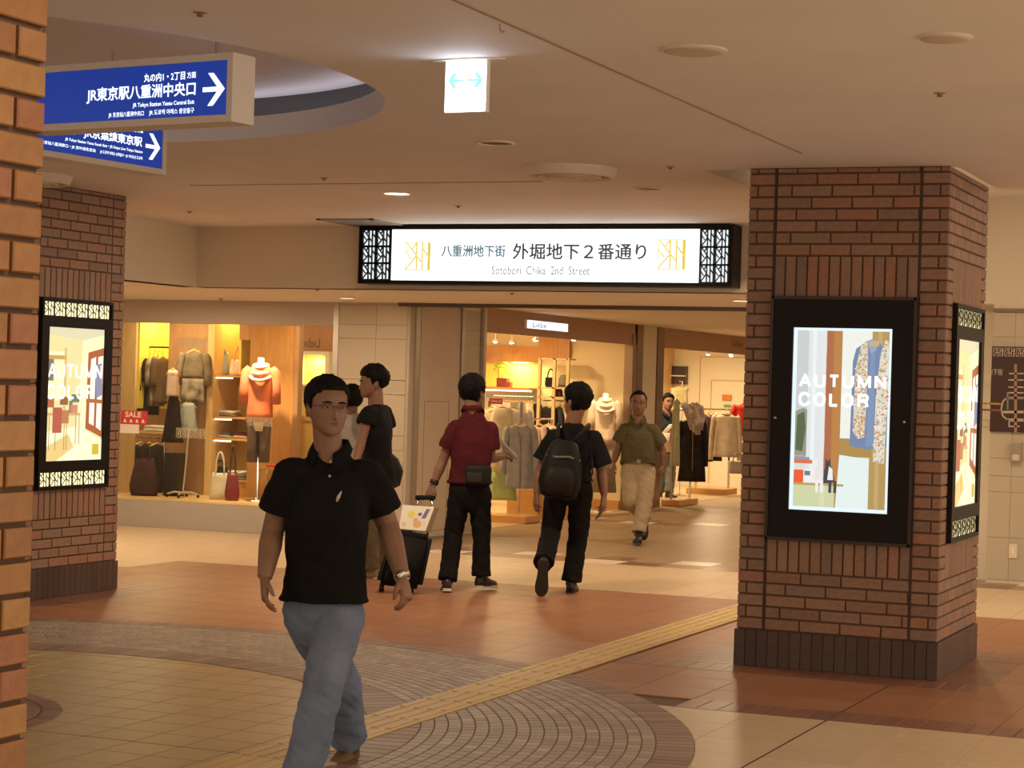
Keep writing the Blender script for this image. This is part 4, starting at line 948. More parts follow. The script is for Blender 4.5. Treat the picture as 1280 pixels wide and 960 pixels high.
# fascia boards over the shop openings, columns between them
f0, f1 = yx(604, -9.0), 25.62
mb = MB(); mb.box(-9.10, -9.0, f0, f1, 2.155, 2.42); fas = struct('fascia_1', mb, fascia_m)
mb = MB(); mb.box(-9.10, -9.0, 26.50, 38, 2.15, 2.42); fas2 = struct('fascia_2', mb, fascia_m)
mb = MB(); mb.box(-9.35, -9.0, 25.90, 26.44, 0, 2.42); struct('column', mb, white_panel)
mb = MB(); mb.box(-9.10, -8.985, 25.45, 25.56, 0, 2.30); mb.box(-9.10, -8.985, 25.62, 25.86, 0, 2.42); mb.box(-9.10, -8.985, 26.46, 26.72, 0, 2.42); struct('trim_4', mb, mat('bronze_post', (0.30, 0.20, 0.13), 0.3, 0.5))
tx = MB(); text(tx, 'Liebe', Vector((-9.0, 29.9, 2.26)), Vector((0, 1, 0)), VZ, Vector((1, 0, 0)), 0, 0.55, 0, 0.10, 0.003, 0.006); obj('lettering', tx, mat('fascia_letters', (0.20, 0.11, 0.06), 0.5), fas2)
# Liebe lit sign
t = thing('shop_sign', 'small white lit shop sign on the brown fascia above the boutique', 'sign', (-8.99, 22.5, 2.22))
y0, y1 = yx(655, -8.97), yx(708, -8.97); za, zb_ = 2.232, 2.338
mb = MB(); mb.cbox(-9.0, -8.97, y0, y1, za, zb_, 0.008); obj('casing', mb, white_p, t)
O = Vector((-8.968, y0, za)); U = Vector((0, 1, 0)); N = Vector((1, 0, 0)); L = y1 - y0
mb = MB(); quad(mb, O, U, VZ, N, 0.03, L - 0.03, 0.008, zb_ - za - 0.008, 0.001); obj('light_panel', mb, emit_mat('liebe_white', (0.86, 0.90, 1.0), 1.6), t, fixn=False)
mb = MB(); text(mb, 'Liebe', O, U, VZ, N, 0.14 * L, 0.46 * L, 0.022, 0.084, 0.003, 0.02); obj('lettering', mb, emit_mat('liebe_ink', (0.05, 0.08, 0.14), 0.8), t)
# ---- window display
DZ = 0.27
mb = MB(); mb.box(-15, -9.7, WY + 0.16, 20.9, 0.004, DZ); struct('display_platform', mb, w_lt)
PY = 19.95
pxx = lambda px: at_y(px, 500, PY).x
mb = MB(); mb.box(pxx(140) - 0.5, at_y(371, 500, 20.6).x, 20.60, 20.66, DZ, 2.40); wd = struct('wall_display', mb, w_or)
def panel(a, b, y, mt, z0=DZ, z1=2.40, d=0.04):
    mb = MB(); mb.box(at_y(a, 500, y).x, at_y(b, 500, y).x, y, y + d, z0, z1); return obj('panel', mb, mt, wd)
panel(140, 168, 19.6, w_lt); panel(209, 258, PY, w_br); panel(258, 266, PY - 0.02, w_lt, d=0.60); panel(311, 371, PY, w_or); panel(366, 372, PY - 0.05, w_br, d=0.1)
# lit yellow niche with rail, left
def niche(label, a, b, y, z0, z1, louvre=(0, 0), rail=None, dep=0.55):
    x0, x1 = at_y(a, 500, y).x, at_y(b, 500, y).x
    t = thing('display_niche', label, 'niche', ((x0 + x1) / 2, y, z0))
    mb = MB(); mb.box(x0, x1, y + dep, y + dep + 0.02, z0, z1); mb.box(x0, x0 + 0.02, y + 0.045, y + dep, z0, z1); mb.box(x1 - 0.02, x1, y + 0.045, y + dep, z0, z1); mb.box(x0, x1, y + 0.045, y + dep, z1, z1 + 0.02)
    obj('lining', mb, yellow_b, t)
    if louvre[1]:
        for i in range(5):
            z = louvre[0] + (louvre[1] - louvre[0]) * (i + 0.5) / 5; mb = MB(); mb.box(x0 + 0.14, x1 - 0.02, y + dep - 0.03, y + dep, z, z + 0.028); obj('slat', mb, yellow_b, t)
    if rail:
        mb = MB(); mb.tube([(x0 + 0.02, y + 0.25, rail), (x1 - 0.02, y + 0.25, rail)], 0.012, 10); obj('rail', mb, mat('rail_dark', (0.10, 0.07, 0.05), 0.3, 0.6), t)
    return t, x0, x1
niche('lit yellow niche with a clothes rail at the left of the shop window', 168, 209, 19.98, 1.20, 2.38, (1.98, 2.34), 1.90)
area('niche_lamp', ((pxx(188)), 20.25, 2.36), 0.25, 8, (1, 0.84, 0.34))
niche('lit yellow niche holding the pale and pink bags above the shelves', 266, 297, 19.98, 1.62, 2.38, (1.98, 2.34), None)
area('niche_lamp', ((pxx(281)), 20.25, 2.36), 0.2, 4.0, (1, 0.80, 0.30))
panel(297, 311, 19.98, w_or, 2.0, 2.38)
# shelf unit between the posts
x0, x1 = pxx(266), pxx(311)
t = thing('shelf_unit', 'orange wood shelf unit with three lit shelves of folded clothes in the window', 'shelves', ((x0 + x1) / 2, PY, DZ))
q = YP(PY)
zs = [q(285, y).z for y in (469, 521, 548, 600)]
for z in zs: mb = MB(); mb.box(x0, x1, PY, PY + 0.55, z - 0.022, z); obj('shelf', mb, w_hz, t)
for z in zs[:3]: mb = MB(); mb.box(x0 + 0.02, x0 + 0.22, PY + 0.02, PY + 0.05, z - 0.04, z - 0.024); obj('strip_lamp', mb, emit_mat('strip_lamp', (1, 0.86, 0.55), 3.0), t)
mb = MB(); mb.box(x0, x1, PY + 0.53, PY + 0.55, DZ, zs[0]); obj('back_panel', mb, mat('shelf_back', (0.78, 0.52, 0.14), 0.6), t)
mb = MB(); mb.box(x0, x1, PY + 0.02, PY + 0.05, DZ, zs[3] - 0.03); obj('drawer_front', mb, w_hz, t)
mb = MB()
for a in (299.5, 304.5): mb.box(at_y(a, 500, PY).x - 0.008, at_y(a, 500, PY).x + 0.008, PY + 0.2, PY + 0.22, zs[1], zs[0] - 0.022)
mb.box(at_y(299, 500, PY).x, at_y(305, 500, PY).x, PY + 0.2, PY + 0.22, zs[0] - 0.05, zs[0] - 0.03); obj('side_rack', mb, offw, t)
def folded(label, px, ztop, col, w_=0.22, n=2, y=PY + 0.12, group=None, cols=None, dep=0.2):
    x = at_y(px, 500, y).x
    for i in range(n):
        z = ztop + i * 0.034; mb = MB(); w2 = w_ / 2 - 0.01 * i
        rings = []
        for k in range(5):
            zz_ = z + 0.032 * k / 4; ins = [0.012, 0.002, 0, 0.003, 0.015][k]; rr = []
            for j in range(20):
                a_ = 2 * math.pi * j / 20; c_, s_ = math.cos(a_), math.sin(a_)
                rr.append((x + (w2 - ins) * math.copysign(abs(c_) ** .4, c_), y + dep / 2 + (dep / 2 - ins) * math.copysign(abs(s_) ** .4, s_), zz_ + 0.004 * math.sin(3 * a_ + i)))
            rings.append(rr)
        mb.loft(rings); o = obj('folded_shirt', mb, (cols or [col])[i % len(cols or [col])], None, smooth=True); tag(o, label if n == 1 else label + (', bottom of its pile', ', second in its pile', ', third in its pile')[i], 'shirt', group)
folded('folded grey and white top on the middle lit shelf', 279, zs[1], C_taupe, 0.30, 2, cols=[C_taupe, C_white]); folded('folded white top with red trim on the lowest lit shelf', 277, zs[2], C_white, 0.26, 2, cols=[C_white, C_pattern]); folded('folded cream top at the right end of the lowest lit shelf', 299, zs[2], C_cream, 0.2, 2, cols=[C_cream, C_maroon])
folded('folded patterned top on the bottom shelf behind the bags', 296, zs[3], C_pattern, 0.26, 3, cols=[C_pattern, C_olive, C_white])
def bag(name, label, px, py_base, dist, w_, h_, d_, mt, strap=0.16, strap_m=None, slouch=0.25, flat=False, loc=None):
    """soft bag: body with a drooping outline plus two strap loops"""
    p = loc if loc is not None else at_d(px, py_base, dist)
    t = thing(name, label, 'bag', p); t.rotation_euler = (0, 0, TH)
    mb = MB(); rings = []
    for k in range(9):
        f = k / 8; ww = w_ / 2 * (1 - slouch * f ** 1.5) * (0.80 + 0.20 * min(1, f * 5)); dd = d_ / 2 * (1 - 0.75 * f ** 1.3) * (0.8 + 0.2 * min(1, f * 5))
        rings.append([(ww * math.copysign(abs(math.cos(a_)) ** .7, math.cos(a_)), dd * math.copysign(abs(math.sin(a_)) ** .7, math.sin(a_)) , h_ * f + 0.012 * math.sin(2 * a_ + 1) * f) for a_ in [2 * math.pi * j / 24 for j in range(24)]])
    mb.loft(rings)
    me = mb.mesh('body', smooth=True); me.materials.append(mt); o = bpy.data.objects.new('body', me); COL.objects.link(o); o.parent = t
    for s_ in (-1, 1):
        mb = MB(); ws = w_ * (1 - slouch) * 0.30
        mb.tube([(ws * math.cos(a_), s_ * d_ * 0.10, h_ * 0.96 + strap * math.sin(a_)) for a_ in [math.pi * j / 12 for j in range(13)]], 0.008, 8)
        me = mb.mesh('strap', smooth=True); me.materials.append(strap_m or mt); o = bpy.data.objects.new('strap', me); COL.objects.link(o); o.parent = t
    return t
dd = lambda x, y: Vector((x, y, 0)).dot(fwd)
zsh = zs[0]
bag('handbag', 'pale grey bag standing on the top shelf of the lit window niche', 0, 0, 0, 0.18, 0.25, 0.10, C_blue, 0.06, slouch=0.15, loc=Vector((at_y(277, 460, 20.15).x, 20.15, zsh)))
bag('handbag', 'dusty pink bag on the top window shelf beside the pale bag', 0, 0, 0, 0.19, 0.17, 0.10, C_pink, 0.16, slouch=0.3, loc=Vector((at_y(297, 460, 20.15).x, 20.15, zsh)))
bag('tote_bag', 'beige canvas tote bag on the window floor, left of the maroon bag', 0, 0, 0, 0.24, 0.28, 0.14, C_cream, 0.24, C_white, slouch=0.35, loc=Vector((at_y(274, 622, 19.35).x, 19.35, DZ)))
bag('tote_bag', 'maroon leather bag with long straps on the window floor', 0, 0, 0, 0.17, 0.30, 0.11, mat('maroon_leather', (0.20, 0.02, 0.025), 0.4), 0.30, mat('strap_dark', (0.05, 0.04, 0.035), 0.5), slouch=0.45, loc=Vector((at_y(290, 622, 19.30).x, 19.30, DZ)))
bag('duffel_bag', 'dark slouching bag heap at the left end of the window floor', 0, 0, 0, 0.34, 0.40, 0.25, cloth('dark_bag', (0.04, 0.03, 0.03), (0.09, 0.03, 0.03)), 0.18, slouch=0.45, loc=Vector((at_y(180, 620, 19.35).x, 19.35, DZ)))
bag('handbag', 'small dark bag on the lower shelf behind the tote bags', 0, 0, 0, 0.2, 0.13, 0.12, C_black, 0.08, slouch=0.3, loc=Vector((at_y(275, 590, 20.1).x, 20.1, zs[3])))
# ---- garments
def ring_c(w_, d_, z, n, wav=0.0, ph=0.0, cx=0.0, k=5, e=0.75):
    out = []
    for j in range(n):
        a_ = 2 * math.pi * j / n; c_, s_ = math.cos(a_), math.sin(a_); r_ = 1 + wav * math.sin(k * a_ + ph) + 0.5 * wav * math.sin((2 * k + 1) * a_ + 2 * ph)
        out.append((cx + w_ * r_ * math.copysign(abs(c_) ** e, c_), d_ * r_ * math.copysign(abs(s_) ** e, s_), z))
    return out
def lobj(name, mb, mt, parent, smooth=True, label=None):
    me = mb.mesh(name, smooth=smooth); me.materials.append(mt); o = bpy.data.objects.new(name, me); COL.objects.link(o); o.parent = parent
    if label: o['label'] = label
    return o
gseed = [0]
def garment(name, label, cat, top, w_, h_, mt, sleeve=0.0, flare=1.0, thick=0.05, yaw=TH, hanger=True, group=None, skirt=None, strap=False, sl_w=0.042, collar=None, open_front=False):
    """hanging garment: root at the hanger hook, cloth hangs below; sleeve = sleeve length, skirt = (start fraction, material)"""
    gseed[0] += 1; ph = gseed[0] * 1.7
    t = thing(name, label, cat, top, group); t.rotation_euler = (0, 0, yaw)
    if hanger:
        mb = MB(); mb.tube([(-w_ * .46, 0, -0.115), (-w_ * .25, 0, -0.075), (0, 0, -0.045), (w_ * .25, 0, -0.075), (w_ * .46, 0, -0.115)], [.009, .011, .012, .011, .009], 8)
        h = lobj('hanger', mb, hang_w, t)
        mb = MB(); mb.tube([(0, 0, -0.045), (0, 0, 0.0), (0.012, 0, 0.022), (0.026, 0, 0.016), (0.028, 0, 0)], 0.003, 6); lobj('hook', mb, chrome, h)
    z0 = -0.06; mb = MB(); mb2 = MB(); rings = []; nr = 13
    prof = [(0.0, .16, .5), (0.02, .40, .6), (0.05, .92, .8), (0.09, 1.0, 1.0)] if not strap else [(0.0, .55, .5), (0.02, .62, .7), (0.09, .72, 1.0)]
    for f, a_, b_ in prof: rings.append(ring_c(w_ / 2 * a_, thick * b_, z0 - h_ * f, 28, 0.0, ph))
    for k in range(1, nr):
        f = 0.09 + 0.91 * k / (nr - 1); g_ = (f - 0.09) / 0.91
        ww = w_ / 2 * ((0.86 if not strap else 0.72) + (flare - 0.86) * g_); wv = 0.05 + 0.11 * g_ * (flare if flare > 1 else 0.8)
        rings.append(ring_c(ww, thick * (.9 + 0.3 * g_), z0 - h_ * f + 0.01 * g_ * math.sin(ph), 28, wv, ph + g_ * 0.8))
    if skirt:
        ks = int(len(rings) * skirt[0]); mb.loft(rings[:ks + 1]); mb2.loft(rings[ks:])
        lobj('skirt', mb2, skirt[1], t)
    else: mb.loft(rings)
    lobj('body', mb, mt, t)
    if sleeve:
        for s_ in (-1, 1):
            mb = MB(); pts = [(s_ * w_ * .43, 0, z0 - h_ * .05), (s_ * w_ * .50, 0, z0 - h_ * .09), (s_ * (w_ * .52 + .02), 0, z0 - .06 - sleeve * .35), (s_ * (w_ * .52 + .03), -.01, z0 - .07 - sleeve * .7), (s_ * (w_ * .52 + .03), -.015, z0 - .08 - sleeve)]
            mb.tube(pts, [sl_w * .9, sl_w * 1.05, sl_w, sl_w * .92, sl_w * .9], 12); lobj('sleeve', mb, mt, t)
    if collar:
        mb = MB(); mb.tube([(0.055 * math.cos(a_), thick * .55 * math.sin(a_) - 0.004, z0 + 0.004 - 0.02 * (1 - math.sin(a_)) / 2) for a_ in [2 * math.pi * j / 20 for j in range(21)]], 0.014, 8); lobj('collar', mb, collar, t)
    if open_front:
        mb = MB(); mb.tube([(-0.03, -thick * .8, z0 - .02), (0.0, -thick * 1.1, z0 - h_ * .25), (0.01, -thick * 1.25, z0 - h_ * .97)], 0.006, 6); lobj('front_edge', mb, open_front, t)
    return t
R_Y = 20.23
def on_y(px, py, y=R_Y): return at_y(px, py, y)
for i, (px_, c, h_, sl, lab, w_) in enumerate(((169, C_dgreen, 0.66, 0, 'narrow dark green garment, first from the left on the niche rail', .20), (176, C_cream, 0.62, 0, 'pale cream garment, second from the left on the niche rail', .26), (185, C_black, 0.60, .3, 'black top with deep neckline, third from the left on the niche rail', .26), (192, C_black, 0.66, .2, 'black garment, fourth from the left on the niche rail', .22), (197, C_pattern, 0.56, .25, 'light patterned blouse, fifth from the left on the niche rail', .24), (203, C_brown, 0.52, .25, 'brown patterned top, last on the niche rail', .24))):
    garment('hanging_garment', lab, 'clothes', at_y(px_, 440, R_Y) + Vector((0, 0, 0)), w_, h_, c, sl, 0.95, 0.035, yaw=TH + 1.0)
# lower rail of dark clothes at far left
p0 = at_y(160, 545, 19.9); p1 = at_y(206, 545, 19.9)
t = thing('lower_rail', 'short chrome rail with dark clothes below the yellow niche', 'clothes rail', (p0.x, 19.9, p0.z)); mb = MB(); mb.tube([(p0.x, 19.9, p0.z), (p1.x, 19.9, p0.z)], 0.011, 10); obj('bar', mb, chrome, t)
mb = MB()
for x in (p0.x, p1.x): mb.tube([(x, 19.9, p0.z), (x, 19.9, DZ)], 0.011, 8)
obj('post', mb, chrome, t)
for px_, c, lab in ((168, C_brown, 'long brown garment, leftmost on the low rail under the niche'), (176, C_olive, 'olive patterned garment, second on the low rail under the niche'), (187, C_black, 'black jacket with a pale brooch, third on the low rail'), (197, C_black, 'black garment, last on the low rail beside the dark plinth')):
    garment('hanging_garment', lab, 'clothes', Vector((at_y(px_, 545, 19.9).x, 19.9, p0.z - 0.02)), .30, .58, c, .3, 1.0, .05, yaw=TH + 0.6)
folded('folded white knit lying above the low rail behind the sale sticker', 192, p0.z + 0.06, C_white, 0.3, 2, y=20.02, cols=[C_white, C_cream])
p = at_y(198, 534, 20.0)
mb = MB(); mb.box(at_y(160, 534, 20.0).x, at_y(208, 534, 20.0).x, 19.99, 20.5, p0.z + 0.035, p0.z + 0.058); tag(obj('shelf_board', mb, w_lt), 'pale wooden shelf board over the low rail at left of window', 'shelf')
# dark plinth and dress form stand with black skirt, a window reflection modelled as a blouse on the brown panel
p = at_y(212, 620, 19.45)
mb = MB(); mb.cbox(p.x - 0.085, p.x + 0.085, 19.45, 19.62, DZ, DZ + 0.47, 0.006); tag(obj('plinth', mb, mat('plinth_black', (0.012, 0.011, 0.012), 0.5)), 'black upright plinth on the window floor beside the white stand', 'plinth')
p = at_y(216, 470, 19.55)
garment('halter_top', 'dusty pink halter top above a dark skirt in front of the brown panel', 'clothes', Vector((p.x, 19.55, at_y(216, 456, 19.55).z)), .17, .28, C_pink, 0, 0.9, .05, strap=True)
garment('dark_skirt', 'near-black flared skirt hanging under the pink halter top', 'clothes', Vector((at_y(216, 494, 19.55).x, 19.57, at_y(216, 488, 19.55).z)), .17, .52, C_black, 0, 1.35, .06, strap=True, hanger=True)
garment('reflected_blouse', 'glass reflection of a pale blouse, built as hung on the brown panel', 'clothes', at_y(243, 432, 19.84), .25, .56, cloth('sheer', (0.27, 0.21, 0.15), (0.16, 0.12, 0.085)), .30, 1.0, .03, skirt=(.6, C_pattern))
garment('pale_skirt', 'pale blue-grey skirt hung under the reflected blouse', 'clothes', at_y(236, 497, 19.80), .2, .30, C_blue, 0, 1.1, .04, strap=True)
p = at_y(228, 624, 19.35)
t = thing('garment_stand', 'white wheeled garment stand with a curved base on window floor', 'stand', (p.x, 19.35, DZ)); wm = mat('stand_white', (0.62, 0.56, 0.48), 0.3, 0.3)
mb = MB(); mb.tube([(p.x, 19.35, DZ + 0.03), (p.x + .03, 19.35, DZ + .35), (p.x + .06, 19.35, DZ + 0.85)], .009, 8); obj('pole', mb, wm, t)
for k in range(4):
    a_ = k * math.pi / 2 + .3; e = Vector((p.x + .17 * math.cos(a_), 19.35 + .17 * math.sin(a_), DZ + .035)); mb = MB(); mb.tube([(p.x, 19.35, DZ + .05), (p.x + .09 * math.cos(a_), 19.35 + .09 * math.sin(a_), DZ + .06), e], .010, 8); l = obj('leg', mb, wm, t)
    mb = MB(); mb.ell((e.x, e.y, DZ + .018), .016, .016, .018); obj('caster', mb, C_black, l)
# spotlit mannequin with orange top
def mannequin(label, foot, yaw, top_h, mt_top, mt_low, low_len, sleeve=True, low_flare=.8, scarf=None, pole_m=None, base_z=0.0, s=1.0, low_split=True, formm=None, ws=1.0):
    """headless dress form: root at the stand base; top_h = neck height above the base"""
    t = thing('mannequin', label, 'mannequin', foot); t.rotation_euler = (0, 0, yaw)
    fm = formm or mat('form_cream', (0.78, 0.68, 0.52), 0.5); pm_ = pole_m or chrome
    mb = MB(); mb.lathe((0, 0, 0), [(.13, 0), (.13, .008), (.05, .016), (.015, .03), (.013, top_h - .8 * s)], 24); lobj('stand', mb, pm_, t)
    Z = lambda f: top_h - f * s
    rc = lambda w_, d_, z, n, wav=0.0, ph=0.0, cx=0.0: ring_c(w_ * ws, d_ * (.5 + .5 * ws), z, n, wav, ph, cx * ws)
    mb = MB(); mb.loft([rc(.045 * s, .045 * s, Z(0), 20), rc(.05 * s, .05 * s, Z(.07), 20), rc(.10 * s, .07 * s, Z(.10), 20), rc(.17 * s, .08 * s, Z(.13), 20), rc(.15 * s, .11 * s, Z(.3), 20), rc(.115 * s, .085 * s, Z(.48), 20), rc(.155 * s, .11 * s, Z(.68), 20), rc(.15 * s, .10 * s, Z(.8), 20)]); lobj('form', mb, fm, t)
    mb = MB(); mb.loft([rc(.085 * s, .07 * s, Z(.085), 28), rc(.15 * s, .085 * s, Z(.11), 28), rc(.19 * s, .10 * s, Z(.14), 28), rc(.185 * s, .125 * s, Z(.3), 28, .02), rc(.18 * s, .11 * s, Z(.45), 28, .04, 1), rc(.19 * s, .125 * s, Z(.60), 28, .05, 2), rc(.20 * s, .13 * s, Z(.70), 28, .06, 2.4)]); lobj('top', mb, mt_top, t)
    if sleeve:
        for q in (-1, 1):
            mb = MB(); mb.tube([(q * .15 * s * ws, 0, Z(.12)), (q * .20 * s * ws, 0, Z(.16)), (q * .225 * s * ws, -.01, Z(.34)), (q * .235 * s * ws, -.03, Z(.50))], [.05 * s, .065 * s, .06 * s, .058 * s], 14); lobj('sleeve', mb, mt_top, t)
    if low_len:
        if low_split:
            for q in (-1, 1):
                mb = MB(); mb.loft([rc(.085 * s, .10 * s, Z(.62), 20, 0, 0, q * .085 * s), rc(.088 * s, .10 * s, Z(.8), 20, .02, 1, q * .085 * s), rc(.08 * s, .085 * s, Z(.62 + low_len * .7), 20, .03, 2, q * .088 * s), rc(.075 * s, .08 * s, Z(.62 + low_len), 20, .03, 2, q * .09 * s)]); lobj('trouser_leg', mb, mt_low, t)
        else:
            mb = MB(); mb.loft([rc(.17 * s, .115 * s, Z(.62), 28), rc(.18 * s, .12 * s, Z(.62 + low_len * .4), 28, .04, 1), rc(.19 * s * (1 + low_flare * .1), .13 * s, Z(.62 + low_len), 28, .08, 2)]); lobj('skirt', mb, mt_low, t)
    if scarf:
        for k in range(3):
            mb = MB(); mb.tube([((.075 + .02 * k) * s * math.cos(a_), (.08 + .02 * k) * s * math.sin(a_) - .012 * k, Z(.07 + .035 * k) - .035 * (1 - math.sin(a_)) * (.5 + .5 * k)) for a_ in [2 * math.pi * j / 24 for j in range(25)]], .02 * s, 8); lobj('scarf_fold', mb, scarf, t)
    return t
mf = at_y(328, 631, 19.45); mz = at_y(322, 447, 19.45).z - DZ
mannequin('spotlit mannequin in an orange top and dark cropped trousers', (at_y(322, 600, 19.45).x, 19.45, DZ), TH, mz, C_orange, C_brown, .52, scarf=cloth('scarf', (0.80, 0.68, 0.60), (0.6, 0.25, 0.15)), s=.98, ws=.74)
area('window_spot', (at_y(322, 500, 19.2).x - 0.1, 19.05, 2.38), 0.08, 7, (1, 0.78, 0.48), rot=(0.35, 0, 0), spread=1.1)
p = at_y(337, 584, 19.75)
t = thing('low_table', 'small low table with an orange-red cloth behind the mannequin', 'table', (p.x, 19.75, DZ)); mb = MB(); mb.box(p.x - .12, p.x + .16, 19.68, 19.90, p.z - .02, p.z); obj('tabletop', mb, w_lt, t)
for a_, b_ in ((-.1, 19.7), (.14, 19.7), (-.1, 19.88), (.14, 19.88)): mb = MB(); mb.bar((p.x + a_, b_, DZ), (p.x + a_, b_, p.z - .02), .02); obj('leg', mb, chrome, t)
mb = MB(); mb.cbox(p.x - .02, p.x + .14, 19.7, 19.86, p.z, p.z + .03, .01); tag(obj('folded_cloth', mb, mat('red_cloth', (0.80, 0.12, 0.05), 0.8)), 'orange-red folded cloth on the low window table', 'cloth')
p = at_y(375, 575, 20.3)
t = thing('easel_frame', 'wooden framed yellow mirror standing behind the walking man', 'mirror', (p.x, 20.3, DZ)); a0, a1 = at_y(366, 520, 20.3).x, at_y(402, 520, 20.3).x; zt = at_y(375, 520, 20.3).z
mb = MB()
for a_, b_, c_, d_ in ((a0, a0 + .05, DZ, zt), (a1 - .05, a1, DZ, zt), (a0 + .05, a1 - .05, zt - .05, zt), (a0 + .05, a1 - .05, DZ, DZ + .2)): mb.box(a_, b_, 20.28, 20.32, c_, d_)
obj('frame', mb, w_lt, t); mb = MB(); mb.box(a0 + .05, a1 - .05, 20.30, 20.315, DZ + .2, zt - .05); obj('panel', mb, mat('mirror_yellow', (0.66, 0.47, 0.16), 0.3), t)
# glass with stickers, right-hand mullion
gx1_ = -9.72
t = struct('window_1', MB().box(-15, gx1_, WY + 0.06, WY + 0.066, DZ, 2.13), glass_mat())
mb = MB(); mb.box(-9.75, -9.69, WY - 0.01, WY + 0.16, 0.13, HL); obj('window_frame', mb, steel, t)
stk = mat('sticker_pale', (0.62, 0.56, 0.38), 0.5)
gq = YP(WY + 0.058)
for xa, ya, xb, yb_, k in ((222, 423, 259, 435, 6), (220, 536, 258, 547, 6), (308, 522, 341, 532, 5)):
    a_, b_ = gq(xa, yb_), gq(xb, ya); mb = MB(); cw = (b_.x - a_.x) / k
    for i in range(k): emblem(mb, Vector((a_.x, WY + 0.059, a_.z)), Vector((1, 0, 0)), VZ, Vector((0, -1, 0)), i * cw, 0, cw * .9, b_.z - a_.z, 0.001, border=0.06, sw=1.5)
    obj('lattice_sticker', mb, stk, t)
O = Vector((gq(150, 541).x, WY + 0.058, gq(150, 541).z)); U = Vector((1, 0, 0)); N = Vector((0, -1, 0)); sc_ = gq(151, 541).x - gq(150, 541).x
s = thing('sale_sign', 'red SALE sign with a white strip stuck inside the shop window', 'sign', O)
mb = MB(); mb.prism([O + U * (a * sc_) + VZ * (b * sc_) for a, b in ((0.5, 9.5), (33.5, 9.5), (33.5, 24), (0.5, 24))], N * -0.002); obj('red_card', mb, mat('sale_red', (0.62, 0.05, 0.05), 0.5), s)
mb = MB(); mb.prism([O + U * (a * sc_) + VZ * (b * sc_) for a, b in ((0, 0), (23.5, 0), (23.5, 9.5), (0, 9.5))], N * -0.002); obj('white_strip', mb, offw, s)
mb = MB(); text(mb, 'SALE', O, U, VZ, N, 6 * sc_, 26 * sc_, 17 * sc_, 23 * sc_, 0.003, 0.03)
obj('lettering', mb, offw, s)
for i in range(4): mb = MB(); mb.prism([O + U * ((4 + i * 7.5 + a) * sc_) + VZ * ((11.5 + b) * sc_) + N * 0.002 for a, b in ((0, 0), (4, 0), (2.5, 3.5), (1, 3.5))], N * 0.001); obj('printed_mark', mb, offw, s)
# deep view on the right of the window: inner band with a reflection put in as reversed lettering, yellow niche, rail
BY = 25.54; bq = YP(BY - 0.03)
a_, b_ = bq(372, 441), bq(432, 411)
mb = MB(); mb.box(a_.x - .3, b_.x, BY - 0.03, BY, a_.z, 2.40); band = struct('trim_5', mb, w_or)
tx = MB(); l0, l1 = bq(378, 434), bq(400, 423); text(tx, 'Liebe', Vector((l0.x, BY - 0.03, l0.z)), Vector((1, 0, 0)), VZ, Vector((0, -1, 0)), 0, l1.x - l0.x, 0, l1.z - l0.z, 0.003, 0.006, mirror=True); obj('lettering', tx, mat('fascia_letters', (0.20, 0.11, 0.06), 0.5), band)
x0, x1 = bq(374, 500).x, bq(419, 500).x
t = thing('wall_niche', 'pale framed yellow niche deep in the shop behind the walking man', 'niche', ((x0 + x1) / 2, BY - .02, .3)); zt, zb_ = bq(395, 444).z, bq(395, 480).z
mb = MB()
for p_, q_, r_, s_ in ((x0, x0 + .06, .3, zt), (x1 - .06, x1, .3, zt), (x0, x1, zt, zt + .05), (x0, x1, zb_ - .03, zb_)): mb.box(p_, q_, BY - .25, BY, r_, s_)
obj('frame', mb, offw, t); mb = MB(); mb.box(x0 + .06, x1 - .06, BY - .02, BY + .01, .3, zt); obj('back', mb, yellow_b, t); area('niche_lamp', ((x0 + x1) / 2, BY - .15, zt - .02), .15, 5, (1, .82, .34))
# ---- boutique interior seen through the opening
def bx(label, name, cat, a, b, c, d, y, dep, mt, front=True, group=None):
    """box whose front face spans pixels a..b, c..d on plane y"""
    p, r = at_y(a, d, y), at_y(b, c, y); mb = MB(); mb.box(p.x, at_y(b, d, y).x, y, y + dep, p.z, r.z); return tag(obj(name, mb, mt), label, cat, group)
SY = 25.50
sq = YP(SY)
x0, x1, x2 = sq(600, 480).x - .3, sq(673, 480).x, sq(711, 480).x
mb = MB(); mb.box(x0, x1, SY, SY + .05, sq(640, 454).z, sq(640, 432).z); mb.box(x1, x2, SY - .02, SY + .05, sq(690, 447).z, 2.42); struct('trim_6', mb, w_or)
t = thing('wall_shelving', 'long yellow-lit wall niche with wooden shelf and hanging rail at shop back', 'shelves', ((x0 + x1) / 2, SY, 0))
zA, zB = sq(640, 484).z, sq(640, 454).z
mb = MB(); mb.box(x0, x1, SY + .04, SY + .055, zA, zB); obj('back_panel', mb, yellow_b, t)
mb = MB(); mb.box(x0, x1, SY - .30, SY + .05, zA - .03, zA); obj('shelf', mb, w_hz, t)
mb = MB(); mb.box(x0, x1, SY - .26, SY - .22, zA - .055, zA - .035); obj('strip_lamp', mb, emit_mat('strip_lamp', (1, 0.86, 0.55), 3.0), t)
mb = MB(); mb.tube([(x0, SY - .15, zA - .12), (x1, SY - .15, zA - .12)], .012, 8); obj('rail', mb, chrome, t)
mb = MB(); mb.box(sq(622, 470).x, sq(622, 470).x + .01, SY + .03, SY + .04, zA, zB); obj('panel_joint', mb, w_br, t)
area('niche_lamp', (sq(650, 460).x, SY - .12, zB + .02), .3, 9, (1, .84, .30))
